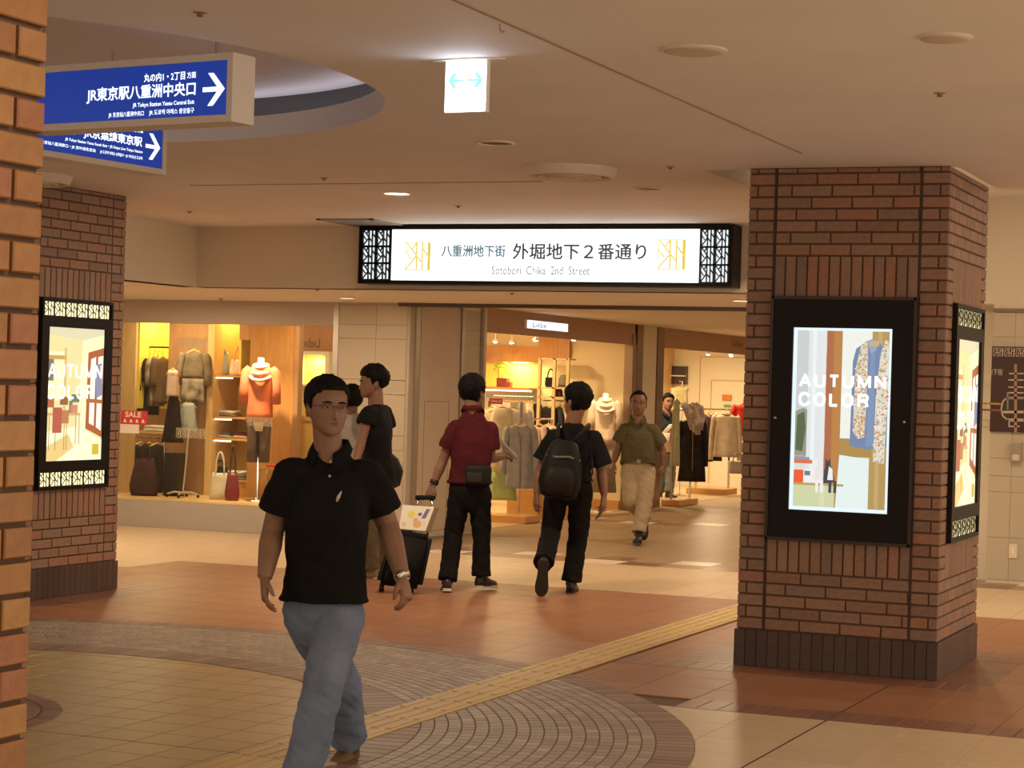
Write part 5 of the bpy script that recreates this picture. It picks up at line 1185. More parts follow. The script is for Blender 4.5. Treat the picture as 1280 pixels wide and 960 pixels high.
for i in range(9):
    c, nm = [(C_pink, 'pink'), (C_white, 'white'), (C_lilac, 'lilac'), (C_grey, 'grey'), (C_taupe, 'taupe'), (C_cream, 'cream'), (C_beige, 'beige'), (C_black, 'black'), (C_navy, 'navy')][i]
    garment('hanging_garment', nm + ' top on a wooden hanger, on the back rail under the yellow niche', 'clothes', Vector((sq(633 + 4.6 * i, 497).x, SY - .15, zA - .13)), .34, .55 if i < 7 else .7, c, .3, .95, .04, yaw=-0.9 + TH)
p = sq(634, 484); t = thing('flower_pot', 'small red-brown pot with thin sprigs on the yellow-lit shelf', 'plant', (p.x, SY - .15, zA))
mb = MB(); mb.cbox(p.x - .075, p.x + .075, SY - .2, SY - .08, zA, zA + .12, .01); obj('pot', mb, mat('pot_red', (0.20, 0.035, 0.025), 0.5), t)
mb = MB(); mb.cbox(p.x + .05, p.x + .12, SY - .18, SY - .09, zA, zA + .07, .01); obj('side_pot', mb, mat('pot_red', (0.20, 0.035, 0.025), 0.5), t)
lf = mat('leaf_green', (0.36, 0.42, 0.05), 0.5)
for k in range(5):
    a_ = -1 + k * .5; mb = MB(); e = Vector((p.x + .10 * math.sin(a_) - .02, SY - .14, zA + .12 + .2 * math.cos(a_ * .6))); mb.tube([(p.x - .02, SY - .14, zA + .11), (p.x + .03 * math.sin(a_) - .02, SY - .14, zA + .2), e], .003, 5); mb.ell(e, .035, .012, .022); mb.ell(e - Vector((.02, 0, .05)), .03, .01, .018); obj('sprig', mb, lf, t)
# framed bag rack
t = thing('frame_rack', 'pale wooden open frame rack with bags and hats in the boutique', 'rack', (sq(690, 480).x, SY - .6, 0)); FRY = 25.0; fq = YP(FRY)
for a_ in (673.5, 692, 709): mb = MB(); mb.box(fq(a_, 480).x - .02, fq(a_, 480).x + .02, FRY, FRY + .04, 0.004, fq(690, 447).z); obj('post', mb, w_lt, t)
for b_ in (447.5, 484, 496): mb = MB(); mb.box(fq(673.5, 480).x, fq(709, 480).x, FRY, FRY + .3, fq(690, b_).z - .02, fq(690, b_).z); obj('shelf', mb, w_lt, t)
mb = MB(); mb.tube([(fq(673.5, 500).x, FRY + .15, fq(690, 501).z), (fq(709, 500).x, FRY + .15, fq(690, 501).z)], .01, 8); obj('rail', mb, chrome, t)
zF = fq(690, 484).z
bag('handbag', 'black handbag with a round handle in the frame rack', 0, 0, 0, .15, .12, .08, C_black, .12, slouch=.1, loc=Vector((fq(683, 484).x, FRY + .14, zF + .0)))
mb = MB(); mb.cbox(fq(677, 484).x, fq(688, 484).x, FRY + .05, FRY + .2, zF, zF + .06, .01)
tag(obj('box', mb, w_br), 'brown box under the black handbag in the frame rack', 'box') if False else None
def hat(label, p, r, mt, crown=.1):
    t = thing('hat', label, 'hat', p); mb = MB(); mb.lathe((0, 0, 0), [(r, 0), (r, .006), (r * .62, .016), (r * .58, crown * .7), (r * .4, crown), (.004, crown * 1.03)], 24); lobj('crown', mb, mt, t); mb = MB(); mb.lathe((0, 0, 0), [(r * .63, .014), (r * .64, .03), (r * .60, .032)], 24); lobj('band', mb, C_black, t)
hat('dark plum rounded hat on the lower shelf of the frame rack', Vector((fq(693, 496).x, FRY + .12, fq(690, 496).z)), .105, C_plum, .11)
hat('olive striped hat in the upper right of the frame rack', Vector((fq(701, 470).x, FRY + .12, zF)), .12, C_olive, .16)
for i, (c, nm) in enumerate(((C_black, 'black'), (C_navy, 'navy'), (C_pattern, 'patterned'), (C_cream, 'cream'))):
    garment('hanging_garment', nm + ' garment hanging under the lower shelf of the frame rack', 'clothes', Vector((fq(678 + 8.5 * i, 502).x, FRY + .15, fq(690, 503).z)), .28, .5, c, .25, .95, .04, yaw=TH - .9)
# front racks and tables
RX = -9.45
def rack(label, pts, z, base=None):
    t = thing('garment_rack', label, 'clothes rack', (pts[0][0], pts[0][1], 0)); mb = MB(); mb.tube([(x, y, z) for x, y in pts], .012, 8); obj('bar', mb, chrome, t)
    for x, y in (pts[0], pts[-1]): mb = MB(); mb.bar((x, y, .0), (x, y, z), .025); obj('post', mb, chrome, t)
    if base: mb = MB(); mb.cbox(*base, .004, .085, .006); obj('base', mb, w_hz, t)
    return t
e0 = at_d(612, 502, 24.3); e1 = at_d(652, 503, 24.0); zr_ = at_d(640, 502, 24.2).z
rack('chrome rack with pale dresses on a wooden base at the shop entrance', [(e0.x, e0.y), (e1.x, e1.y)], zr_, (e0.x, e1.x + .15, e1.y - .15, e1.y + .32))
def on_rack(f, dz=0.02): return Vector((e0.x + (e1.x - e0.x) * f, e0.y + (e1.y - e0.y) * f, zr_ - dz))
garment('hanging_dress', 'cream dress with a pale green skirt on the entrance rack', 'clothes', on_rack(.40), .34, 1.06, C_cream, 0, 1.25, .07, skirt=(.68, C_pgreen), strap=True)
garment('hanging_dress', 'long cream garment, leftmost on the entrance rack', 'clothes', on_rack(.10), .30, .95, C_cream, .2, 1.1, .06, yaw=TH - .5)
garment('hanging_jacket', 'grey jacket at the right end of the entrance rack', 'clothes', on_rack(.93, -.02) + Vector((0.05, -.06, -.22)), .30, .74, C_grey, .50, 1.0, .06, collar=C_white, open_front=C_taupe)
garment('hanging_dress', 'white blouse behind the dress on the entrance rack', 'clothes', on_rack(.62) + Vector((0, .12, 0)), .36, .6, C_white, .4, 1.0, .06)
p = at_d(620, 505, 24.0); t = thing('sale_card', 'red sale card with white letters standing over the entrance rack', 'sign', p); t.rotation_euler = (0, 0, TH)
mb = MB(); mb.box(-.075, .075, 0, .004, 0, .065); lobj('card', mb, mat('sale_red', (0.62, 0.05, 0.05), 0.5), t, False); mb = MB(); text(mb, 'SALE', Vector((-.06, 0, .02)), Vector((1, 0, 0)), VZ, Vector((0, -1, 0)), 0, .12, 0, .03, .002, .03); lobj('lettering', mb, offw, t, False)
mb = MB(); mb.tube([(0, .002, 0), (0, .002, zr_ - p.z)], .004, 6); lobj('clip_stem', mb, chrome, t)
for i, (a_, b_, lab) in enumerate(((612, 494, 'small white price card upper left over the entrance rack'), (643, 506, 'small pink-white price card over the middle of the entrance rack'))):
    p = at_d(a_, b_, 24.0); t = thing('price_card', lab, 'card', p); t.rotation_euler = (0, 0, TH); mb = MB(); mb.box(-.045, .045, 0, .004, -.025, .025); lobj('card', mb, offw, t, False); mb = MB(); mb.tube([(0, .002, -.02), (0, .002, zr_ - p.z)], .003, 6); lobj('clip_stem', mb, chrome, t)
g0 = at_d(663, 524, 25.3); g1 = at_d(690, 520, 26.0)
rack('second chrome rack with pink blouses behind the black-backpack man', [(g0.x, g0.y), (g1.x, g1.y)], g0.z)
for f, c, nm in ((.05, C_pink, 'pink blouse nearest on the second rack'), (.45, C_white, 'white blouse in the middle of the second rack'), (.85, C_pink, 'pale pink blouse at the far end of second rack')):
    garment('hanging_blouse', nm, 'clothes', Vector((g0.x + (g1.x - g0.x) * f, g0.y + (g1.y - g0.y) * f, g0.z - .02)), .34, .46, c, .4, 1.0, .06, yaw=TH - .5)
garment('hanging_dress', 'black garment hanging between the pale racks', 'clothes', Vector((g0.x, g0.y, g0.z)) + Vector((.02, .22, -.02)), .24, .62, C_black, .3, 1.0, .06, yaw=TH - .6)
a0 = at_z(655, 655, 0); mbx = at_z(692, 640, 0)
t = thing('display_table', 'orange wooden display counter with folded clothes in the boutique', 'table', (-9.6, 23.6, 0)); zt = at_d(675, 572, 25.2).z; zt2 = at_d(665, 612, 24.6).z
mb = MB(); mb.box(-9.75, -9.22, 23.4, 24.6, .004, zt - .03); obj('body', mb, w_hz, t); mb = MB(); mb.box(-9.78, -9.19, 23.37, 24.63, zt - .03, zt); obj('top', mb, w_lt, t)
mb = MB(); mb.box(-9.60, -9.2, 22.85, 23.37, .004, zt2); obj('low_step', mb, w_hz, t)
for i, (x, y, z, c, lab) in enumerate(((-9.5, 23.5, zt, C_white, 'folded white tops on the orange display counter'), (-9.45, 24.0, zt, C_pink, 'folded pink tops on the orange display counter'), (-9.4, 22.95, zt2, C_white, 'folded white top on the low step of the counter'))):
    mb = MB(); mb.cbox(x - .14, x + .14, y, y + .22, z, z + .07, .02); tag(obj('folded_blouse', mb, c, smooth=True), lab, 'clothes')
mannequin('mannequin in a draped beige blouse and brown skirt against the cream wall', Vector((at_y(757, 500, 25.15).x, 25.15, .004)), TH, at_y(757, 492, 25.15).z, cloth('drape', (0.62, 0.46, 0.33)), C_taupe, .72, low_split=False, scarf=cloth('drape', (0.62, 0.46, 0.33)), s=.95, ws=.82, formm=mat('form_pink', (0.80, 0.58, 0.44), 0.5))
area('window_spot', (at_y(757, 500, 24.8).x, 24.7, 2.38), .08, 10, (1, .8, .5), rot=(.2, 0, 0), spread=1.2)
mb = MB(); mb.box(sq(712, 600).x, -9.15, SY + .03, SY + .06, 0.004, .12); struct('baseboard_shop', mb, w_hz)
# small ceiling spots in the boutique
for i, (a_, b_, y) in enumerate(((619, 427.5, 24.8), (639.5, 428.5, 25.0), (669.5, 425.5, 24.2), (717, 425, 24.0), (821, 438.5, 28.0), (885, 443, 30.0), (914, 445, 31.5))):
    p = at_z(a_, b_, 2.42) if False else at_y(a_, b_, y); zc = 2.42
    dn = ray(a_, b_); k = (zc - EYE) / dn.z; pz = EYEV + dn * k
    P = at_y(a_, b_, y)
    t = thing('spot_lamp', ['lit shop ceiling spot, leftmost over the yellow niche', 'lit shop ceiling spot, second from left over the yellow niche', 'lit shop ceiling spot beside the orange panel', 'lit shop ceiling spot over the cream wall', 'lit ceiling spot over the clerk', 'lit ceiling spot over the dark jackets', 'lit ceiling spot over the beige jacket'][i], 'light', (P.x, P.y, P.z))
    mb = MB(); mb.lathe((P.x, P.y, P.z), [(.032, 0), (.036, .012), (.03, .03), (.008, .035), (.006, max(.06, zc - P.z))], 16); obj('can', mb, white_p, t); mb = MB(); mb.ell((P.x, P.y, P.z), .03, .03, .014); obj('lamp_face', mb, emit_mat('lamp_lit', (1.0, 0.86, 0.66), 9.0), t)
# ---- second boutique
FQ = YP(32.9)
mb = MB(); a_, b_ = FQ(823, 500).x, FQ(839, 500).x; mb.box(a_, b_, 32.4, 33, .004, 2.42); struct('trim_7', mb, w_lt)
a_, b_ = FQ(838, 480), FQ(858, 458)
t = thing('dark_cabinet', 'dark open shelf box on the wall above the clerk', 'cabinet', (a_.x, 32.9, a_.z)); mb = MB(); mb.box(a_.x, b_.x, 32.88, 33.0, a_.z, b_.z); obj('box', mb, mat('cab_dark', (0.05, 0.025, 0.015), 0.4), t); mb = MB(); mb.box(a_.x, b_.x, 32.84, 32.88, (a_.z + b_.z) / 2 - .02, (a_.z + b_.z) / 2); obj('shelf', mb, offw, t)
mb = MB(); a_, b_ = FQ(868, 620).x, FQ(960, 620).x; za, zb_ = 0.004, FQ(890, 446.5).z; zd = FQ(890, 475.5).z; dx = FQ(886, 500).x
mb.box(a_, b_, 32.985, 33, zb_, zb_ + .012); mb.box(dx, b_, 32.985, 33, zd, zd + .012); mb.box(dx, dx + .012, 32.985, 33, 0.06, zd); mb.box(a_, a_ + .012, 32.985, 33, .06, zb_); struct('trim_8', mb, w_lt)
bx('orange notice on the white door at the back of second boutique', 'notice', 'notice', 902.5, 914, 493.5, 500.5, 32.97, .01, mat('notice_orange', (0.66, 0.22, 0.03), 0.6)); bx('small green notice below the orange notice', 'notice', 'notice', 904.5, 913.5, 506, 508.5, 32.97, .01, mat('notice_green', (0.16, 0.36, 0.20), 0.6))
h0 = at_z(840, 627, 0); b1 = at_z(842, 630, 0); b2 = at_z(880, 620, 0)
def platform(label, a, b, c, d, y0): 
    p, r = at_z(a, d, 0), at_z(b, d, 0); mb = MB(); mb.cbox(p.x, r.x, p.y, p.y + y0, .004, .10, .008); return tag(obj('platform', mb, w_hz), label, 'platform')
p1 = at_z(822, 629.5, 0.0)
# rack 2: chrome posts and bar carrying dark clothes
r0, r1 = at_d(842, 512, 28.4), at_d(865, 512, 28.9)
rack('chrome rack with the black coat and pale scarves beside the clerk', [(r0.x, r0.y), (r1.x, r1.y)], r0.z, (min(r0.x, r1.x) - .1, max(r0.x, r1.x) + .08, min(r0.y, r1.y) - .12, max(r0.y, r1.y) + .15))
pp = at_d(850, 479, 31); t = thing('display_pole', 'thin chrome display pole carrying the pale yellow blouse', 'stand', (pp.x, pp.y, 0)); mb = MB(); mb.tube([(pp.x, pp.y + .12, .004), (pp.x, pp.y + .12, pp.z + .03), (pp.x, pp.y - .02, pp.z + .03)], .01, 8); obj('pole', mb, chrome, t); mb = MB(); mb.lathe((pp.x, pp.y + .12, .004), [(.12, 0), (.12, .012), (.012, .03)], 20); obj('foot', mb, chrome, t)
garment('hanging_blouse', 'pale yellow blouse hung highest above the clerk rack', 'clothes', at_d(850, 479, 31), .27, .34, cloth('lemon', (0.72, 0.62, 0.30)), 0, 1.0, .05, strap=False)
garment('hanging_dress', 'yellow-green narrow garment just beside the clerk', 'clothes', at_d(846, 495, 28.5), .12, .9, cloth('lime', (0.50, 0.50, 0.24), (0.40, 0.42, 0.36)), 0, 1.1, .05, strap=True)
garment('hanging_coat', 'long black coat on the rack beside the clerk', 'clothes', at_d(866, 518, 28.85), .31, .88, C_black, .58, 1.1, .08, open_front=C_taupe)
p = at_d(863, 540, 28.6); t = thing('scarf_bundle', 'bundle of lilac and white scarves draped over the black coat', 'scarf', p); t.rotation_euler = (0, 0, TH)
for k in range(10):
    u_, v_ = (k % 5) * .045, k // 5; mb = MB(); mb.tube([(-.13 + u_, -.07 - .03 * v_, .40 - .02 * (k % 3)), (-.08 + u_ * 1.1, -.13 - .02 * v_, .34 - .03 * (k % 4)), (-.02 + u_ * .9, -.12, .20 - .02 * (k % 3)), (.0 + u_ * .8, -.10, .06 - .03 * (k % 4))], [.025, .045, .040, .018], 10); lobj('scarf_fold', mb, C_lilac if k % 2 else C_white, t)
r0, r1 = at_d(872, 511, 32.0), at_d(913, 512, 32.2)
rack('long chrome rack with dark jackets and a beige jacket in second boutique', [(r0.x, r0.y), (r1.x, r1.y)], r0.z, (r0.x - .1, r1.x + .1, min(r0.y, r1.y) - .15, max(r0.y, r1.y) + .15))
for i, (px_, c, h_, lab) in enumerate(((880, C_plum, .72, 'plum jacket, leftmost on the long chrome rack'), (886, C_black, .70, 'black jacket, second on the long chrome rack'), (892, C_navy, .72, 'navy jacket, third on the long chrome rack'))):
    garment('hanging_jacket', lab, 'clothes', at_d(px_, 513, 32.05), .34, h_, c, .55, 1.0, .06, yaw=TH - .8)
garment('hanging_jacket', 'beige short jacket at the right end of the long chrome rack', 'clothes', at_d(908, 513, 31.8), .36, .66, C_beige, .62, 1.0, .08, collar=C_brown)
garment('hanging_blouse', 'bright red top at the far right beside the brick pillar', 'clothes', at_d(929, 500, 33.5 - 1.2), .26, .50, C_red, .2, 1.0, .06)
bag('handbag', 'taupe handbag hanging under the beige jacket', 0, 0, 0, .26, .18, .10, mat('taupe_leather', (0.24, 0.18, 0.12), 0.4), .14, slouch=.2, loc=at_d(921, 592, 31.4))
# ================================================================== PEOPLE
def skin_m(name, c): return mat(name, c, 0.5, var=tuple(0.88 * x for x in c), scale=14, spec=0.4)
SKIN = skin_m('skin', (0.25, 0.13, 0.078)); SKIN_D = skin_m('skin_tan', (0.23, 0.115, 0.065)); HAIR = mat('hair_black', (0.006, 0.0045, 0.004), 0.6, bump=0.5, bscale=110, spec=0.12)
def fab(name, c, k=0.7): return mat('fabric_' + name, c, 0.85, var=tuple(k * x for x in c), scale=7, bump=0.12, bscale=350, spec=0.15)
F_black = fab('black_knit', (0.008, 0.0075, 0.007)); F_jeans = fab('washed_denim', (0.165, 0.205, 0.30), 0.75); F_maroon = fab('maroon', (0.085, 0.012, 0.018)); F_blackp = fab('black_trousers', (0.011, 0.010, 0.010)); F_olive = fab('olive_shirt', (0.105, 0.09, 0.045), 0.85); F_beige = fab('beige_trousers', (0.46, 0.36, 0.24), 0.9); F_navy = fab('navy_shirt', (0.02, 0.028, 0.036)); F_slate = fab('slate_trousers', (0.20, 0.21, 0.22)); F_khaki = fab('khaki_trousers', (0.16, 0.12, 0.07)); F_greyw = fab('grey_white_shirt', (0.50, 0.48, 0.44)); F_teeb = fab('black_tee', (0.010, 0.010, 0.011))
SUEDE = mat('brown_suede', (0.16, 0.09, 0.035), 0.8); SHOE_D = mat('dark_shoe', (0.016, 0.013, 0.012), 0.4); SOLE_W = mat('white_sole', (0.62, 0.56, 0.48), 0.6); SOLE_D = mat('dark_sole', (0.03, 0.022, 0.016), 0.7)
V3 = Vector
def remesh(mb, name, voxel, smooth=4, wr=0.0, wsc=9.0, seed=0.0):
    me = mb.mesh('tmp'); o = bpy.data.objects.new('tmp', me); COL.objects.link(o)
    r = o.modifiers.new('r', 'REMESH'); r.mode = 'VOXEL'; r.voxel_size = voxel
    s = o.modifiers.new('s', 'SMOOTH'); s.factor = 0.5; s.iterations = smooth
    dg = bpy.context.evaluated_depsgraph_get(); out = bpy.data.meshes.new_from_object(o.evaluated_get(dg)); out.name = name
    bpy.data.objects.remove(o); bpy.data.meshes.remove(me)
    if wr:
        n_ = len(out.vertices); co = np.empty(n_ * 3); no = np.empty(n_ * 3); out.vertices.foreach_get('co', co); out.vertices.foreach_get('normal', no)
        co = co.reshape(-1, 3); no = no.reshape(-1, 3); d = np.empty(n_)
        for i in range(n_):
            p = co[i]; q_ = V3((p[0] * wsc + seed, p[1] * wsc, p[2] * wsc * 1.7 + 0.9 * wsc * p[0]))
            d[i] = noise.noise(q_) + 0.5 * noise.noise(q_ * 2.1)
        co += no * (d * wr)[:, None]; out.vertices.foreach_set('co', co.reshape(-1))
    out.shade_smooth(); out.update(); return out
def cobj(name, me, mt, parent):
    me.materials.append(mt); o = bpy.data.objects.new(name, me); COL.objects.link(o); o.parent = parent; return o
def frame(f, u):
    u = V3(u).normalized(); f = V3(f); f = (f - u * f.dot(u)).normalized(); return f.cross(u).normalized(), f, u      # person's right, front, up
lens_m = glass_mat(); lens_m.name = 'lens_glass'; [n_ for n_ in lens_m.node_tree.nodes if n_.type == 'FRESNEL'][0].inputs[0].default_value = 1.12; [n_ for n_ in lens_m.node_tree.nodes if n_.type == 'BSDF_TRANSPARENT'][0].inputs[0].default_value = (.98, .98, .98, 1)
HEAD = [(0.000, .020, .066, .020), (0.012, .038, .055, .036), (0.035, .057, .034, .060), (0.065, .067, .016, .080), (0.095, .071, .003, .091), (0.125, .073, -.004, .096), (0.155, .075, -.008, .097), (0.185, .068, -.011, .087), (0.207, .052, -.013, .066), (0.220, .030, -.014, .039), (0.2255, .008, -.014, .012)]
def head_rings(B, O, s, grow=0.0, n=28):
    r, f, u = B; out = []
    for z, w_, cy, d in HEAD:
        ring = []
        for j in range(n):
            a_ = 2 * math.pi * j / n; c_, s_ = math.cos(a_), math.sin(a_)
            e = .85; x = (w_ + grow) * math.copysign(abs(c_) ** e, c_); y = cy + (d + grow) * math.copysign(abs(s_) ** e, s_)
            ring.append(O + (r * x + f * y + u * (z + (grow if z > .15 else 0))) * s)
        out.append(ring)
    return out
def head(mb, B, O, s):
    r, f, u = B; P = lambda x, y, z: O + (r * x + f * y + u * z) * s
    R = Matrix((r, f, u)).transposed()
    mb.loft(head_rings(B, O, s))
    mb.loft([[P(x * w_, y0, z) if abs(x) == 1 else P(0, y1, z) for x in (-1, 0, 1)] + [P(0, y0 - .03, z)] for z, w_, y0, y1 in ((.062, .019, .086, .102), (.070, .018, .088, .116), (.085, .012, .090, .108), (.112, .008, .088, .096))])   # nose
    mb.ell(P(0, .080, .045), .026 * s, .014 * s, .012 * s, R); mb.ell(P(0, .074, .018), .02 * s, .016 * s, .016 * s, R)                  # mouth, chin
    for q in (-1, 1):
        mb.ell(P(q * .033, .080, .124), .022 * s, .012 * s, .006 * s, R); mb.ell(P(q * .040, .060, .080), .024 * s, .02 * s, .02 * s, R)  # brow, cheek
        mb.ell(P(q * .077, -.012, .095), .008 * s, .018 * s, .031 * s, R)                                                               # ear
def face(parent, B, O, s, hair_mt, glasses=False, skin=None, brow=True):
    r, f, u = B; P = lambda x, y, z: O + (r * x + f * y + u * z) * s
    R = Matrix((r, f, u)).transposed()
    for q in (-1, 1):
        mb = MB(); mb.ell(P(q * .031, .0835, .111), .0120 * s, .008 * s, .0032 * s, R, 12, 8); e = lobj('eye', mb, mat('eye_white', (0.28, 0.22, 0.18), 0.3), parent)
        mb = MB(); mb.ell(P(q * .031, .0895, .111), .0046 * s, .003 * s, .0030 * s, R, 10, 6); lobj('iris', mb, mat('iris_dark', (0.01, 0.007, 0.005), 0.2), e)
        if brow: mb = MB(); mb.tube([P(q * .014, .0935, .129), P(q * .032, .0945, .133), P(q * .05, .082, .128)], [.003 * s, .004 * s, .0022 * s], 6); lobj('eyebrow', mb, hair_mt, parent)
    lip = mat('lips', (0.15, 0.055, 0.04), 0.5)
    mb = MB(); mb.ell(P(0, .092, .049), .021 * s, .005 * s, .0035 * s, R, 12, 6); mb.ell(P(0, .091, .041), .018 * s, .005 * s, .0042 * s, R, 12, 6); lobj('lips', mb, lip, parent)
    if glasses:
        gm = mat('glasses_frame', (0.03, 0.025, 0.022), 0.3, 0.5); mb = MB()
        for q in (-1, 1):
            mb.tube([P(q * .034 + .023 * math.cos(a_), .104 - .10 * abs(.034 + q * .023 * math.cos(a_)) ** 1.4, .110 + .013 * math.copysign(abs(math.sin(a_)) ** .6, math.sin(a_))) for a_ in [-.25 + (math.pi + .5) * j / 16 for j in range(17)]], .0011 * s, 6)
            mb.tube([P(q * .057, .102, .116), P(q * .079, .085, .116), P(q * .081, -.01, .112), P(q * .079, -.025, .10)], .0012 * s, 6)
        mb.tube([P(-.011, .104, .113), P(0, .107, .116), P(.011, .104, .113)], .0014 * s, 6); g_ = lobj('glasses', mb, gm, parent)
        for q in (-1, 1):
            mb = MB(); mb.loft([[P(q * .034 + .021 * math.cos(a_), dy + .103 - .10 * abs(.034 + q * .021 * math.cos(a_)) ** 1.4, .110 + .012 * math.sin(a_)) for a_ in [2 * math.pi * j / 16 for j in range(16)]] for dy in (0, .001)]); lobj('lens', mb, lens_m, g_)
def hair(parent, B, O, s, mt, thick=.013, front=.172, side=.12, nape=.035, spike=.004, seed=0, receding=0.0):
    r, f, u = B; n = 56; rings = []
    zs_ = [.02, .035, .05, .065, .08, .095, .11, .125, .14, .155, .170, .185, .198, .209, .218, .225, .2285]
    H_ = np.array(HEAD)
    for z in zs_:
        w_, cy, d = [float(np.interp(z, H_[:, 0], H_[:, k])) for k in (1, 2, 3)]; ring = []
        for j in range(n):
            a_ = 2 * math.pi * j / n; c_, s_ = math.cos(a_), math.sin(a_)
            ang = abs(math.degrees(math.atan2(c_, s_)))                    # 0 front .. 180 back
            zl = np.interp(ang, [0, 35, 55, 72, 84, 100, 118, 180], [front, front - .003 + receding, front - .016 + receding, side + .014, side - .035, side - .005, nape + .03, nape])
            k = min(1, max(0, (z - zl) / .014)); k = k * k * (3 - 2 * k)
            ramp = min(1, max(0, (z - zl) / .045)); g_ = -.014 + (.017 + (thick - .003) * ramp + (spike * noise.noise(V3((c_ * 5 + seed, s_ * 5, z * 50))) + .6 * spike * noise.noise(V3((c_ * 13 + seed, s_ * 13, z * 22)))) * (.3 + .7 * ramp)) * k
            top = max(0, (z - .19) / .038)
            x = (w_ + g_) * math.copysign(abs(c_) ** .85, c_); y = cy + (d + g_) * math.copysign(abs(s_) ** .85, s_)
            ring.append(O + (r * x + f * y + u * (z + (thick * 1.0) * top * k + spike * top * noise.noise(V3((c_ * 6 + seed, s_ * 6, 3))))) * s)
        rings.append(ring)
    mb = MB(); mb.loft(rings); return lobj('hair', mb, mt, parent)
def hand(mb, wrist, d, pn, th, s=1.0, curl=0.35, tcurl=0.2, spread=.004, grip=None):
    """five-fingered hand: d towards the fingers, pn out of the back of the hand, th towards the thumb side"""
    d = V3(d).normalized(); pn = V3(pn); pn = (pn - d * pn.dot(d)).normalized(); t = d.cross(pn).normalized()
    if t.dot(V3(th)) < 0: t = -t
    W0 = V3(wrist)
    def ring(c, a_, b_): return [c + t * (a_ * math.copysign(abs(math.cos(q)) ** .8, math.cos(q))) * s + pn * (b_ * math.copysign(abs(math.sin(q)) ** .8, math.sin(q))) * s for q in [2 * math.pi * j / 14 for j in range(14)]]
    mb.loft([ring(W0 - d * .02 * s, .026, .020), ring(W0 + d * .012 * s, .029, .019), ring(W0 + d * .045 * s, .039, .017), ring(W0 + d * .080 * s, .041, .014), ring(W0 + d * .092 * s, .038, .011)])
    for k, (L, off) in enumerate(((.070, .030), (.080, .010), (.074, -.010), (.058, -.029))):
        p = W0 + d * (.084 - .006 * abs(k - 1)) * s + t * off * s; dr = (d + t * (off * spread * 30)).normalized(); a_ = curl * (.8 + .15 * k); pts = [p - dr * .012 * s, p]; fr = (.46, .30, .24)
        ang = 0
        for q in range(3):
            ang += a_ if q else a_ * .8
            dd_ = dr * math.cos(ang) - pn * math.sin(ang); p = p + dd_ * (L * fr[q]) * s; pts.append(p)
        mb.tube(pts, [.0092 * s, .0092 * s, .0086 * s, .0080 * s, .0060 * s], 8)
    p = W0 + d * .022 * s + t * .024 * s - pn * .004 * s; d1 = (d * .75 + t * .6 - pn * .25).normalized(); d2 = (d * .95 + t * (.2 - tcurl) - pn * (.25 + tcurl)).normalized()
    mb.tube([p - d1 * .012 * s, p + d1 * .014 * s, p + d1 * .042 * s, p + d1 * .042 * s + d2 * .026 * s, p + d1 * .042 * s + d2 * .046 * s], [.013 * s, .013 * s, .0105 * s, .0098 * s, .006 * s], 8)
def limb(mb, pts, rs, n=14): mb.tube(pts, rs, n)
def lerp(a, b, t): return V3(a) * (1 - t) + V3(b) * t
def shoe(parent, ankle, d, n_up, mt, sole_mt, L=.275, s=1.0, name='shoe'):
    d = V3(d).normalized(); n_ = V3(n_up); n_ = (n_ - d * n_.dot(d)).normalized(); sd = d.cross(n_); A = V3(ankle)
    base = A - n_ * .085 * s - d * .065 * s
    def rings(prof, z0):
        out = []
        for y, w_, h_ in prof:
            ring = []
            for j in range(16):
                a_ = 2 * math.pi * j / 16; c_, s_ = math.cos(a_), math.sin(a_)
                zz_ = z0 + (h_ if s_ > 0 else 0) * abs(s_) ** .8
                ring.append(base + (d * (y * L / .275) + sd * w_ * math.copysign(abs(c_) ** .7, c_) + n_ * zz_) * s)
            out.append(ring)
        return out
    mb = MB(); mb.loft(rings([(.000, .012, .055), (.006, .028, .080), (.03, .036, .098), (.075, .038, .104), (.115, .038, .088), (.155, .043, .062), (.20, .047, .050), (.24, .042, .042), (.265, .026, .030), (.274, .008, .018)], .018))
    mb.tube([A - n_ * .02 * s, A + n_ * .035 * s], [.045 * s, .044 * s], 14); sh = lobj(name, mb, mt, parent)
    mb = MB(); P_s = [(.000, .014), (.006, .030), (.03, .037), (.075, .036), (.115, .035), (.155, .043), (.20, .049), (.24, .045), (.268, .028), (.278, .010)]
    left = [(y, w_) for y, w_ in P_s]; poly = [base + (d * (y * L / .275) + sd * w_) * s for y, w_ in left] + [base + (d * (y * L / .275) - sd * w_) * s for y, w_ in left[::-1]]
    mb.prism(poly, n_ * .024 * s); lobj('sole', mb, sole_mt, sh, False)
    return sh
def ering(c, sx, fy, w_, d_, n=28, e=.8):
    return [c + sx * (w_ * math.copysign(abs(math.cos(a_)) ** e, math.cos(a_))) + fy * (d_ * math.copysign(abs(math.sin(a_)) ** e, math.sin(a_))) for a_ in [2 * math.pi * j / n for j in range(n)]]
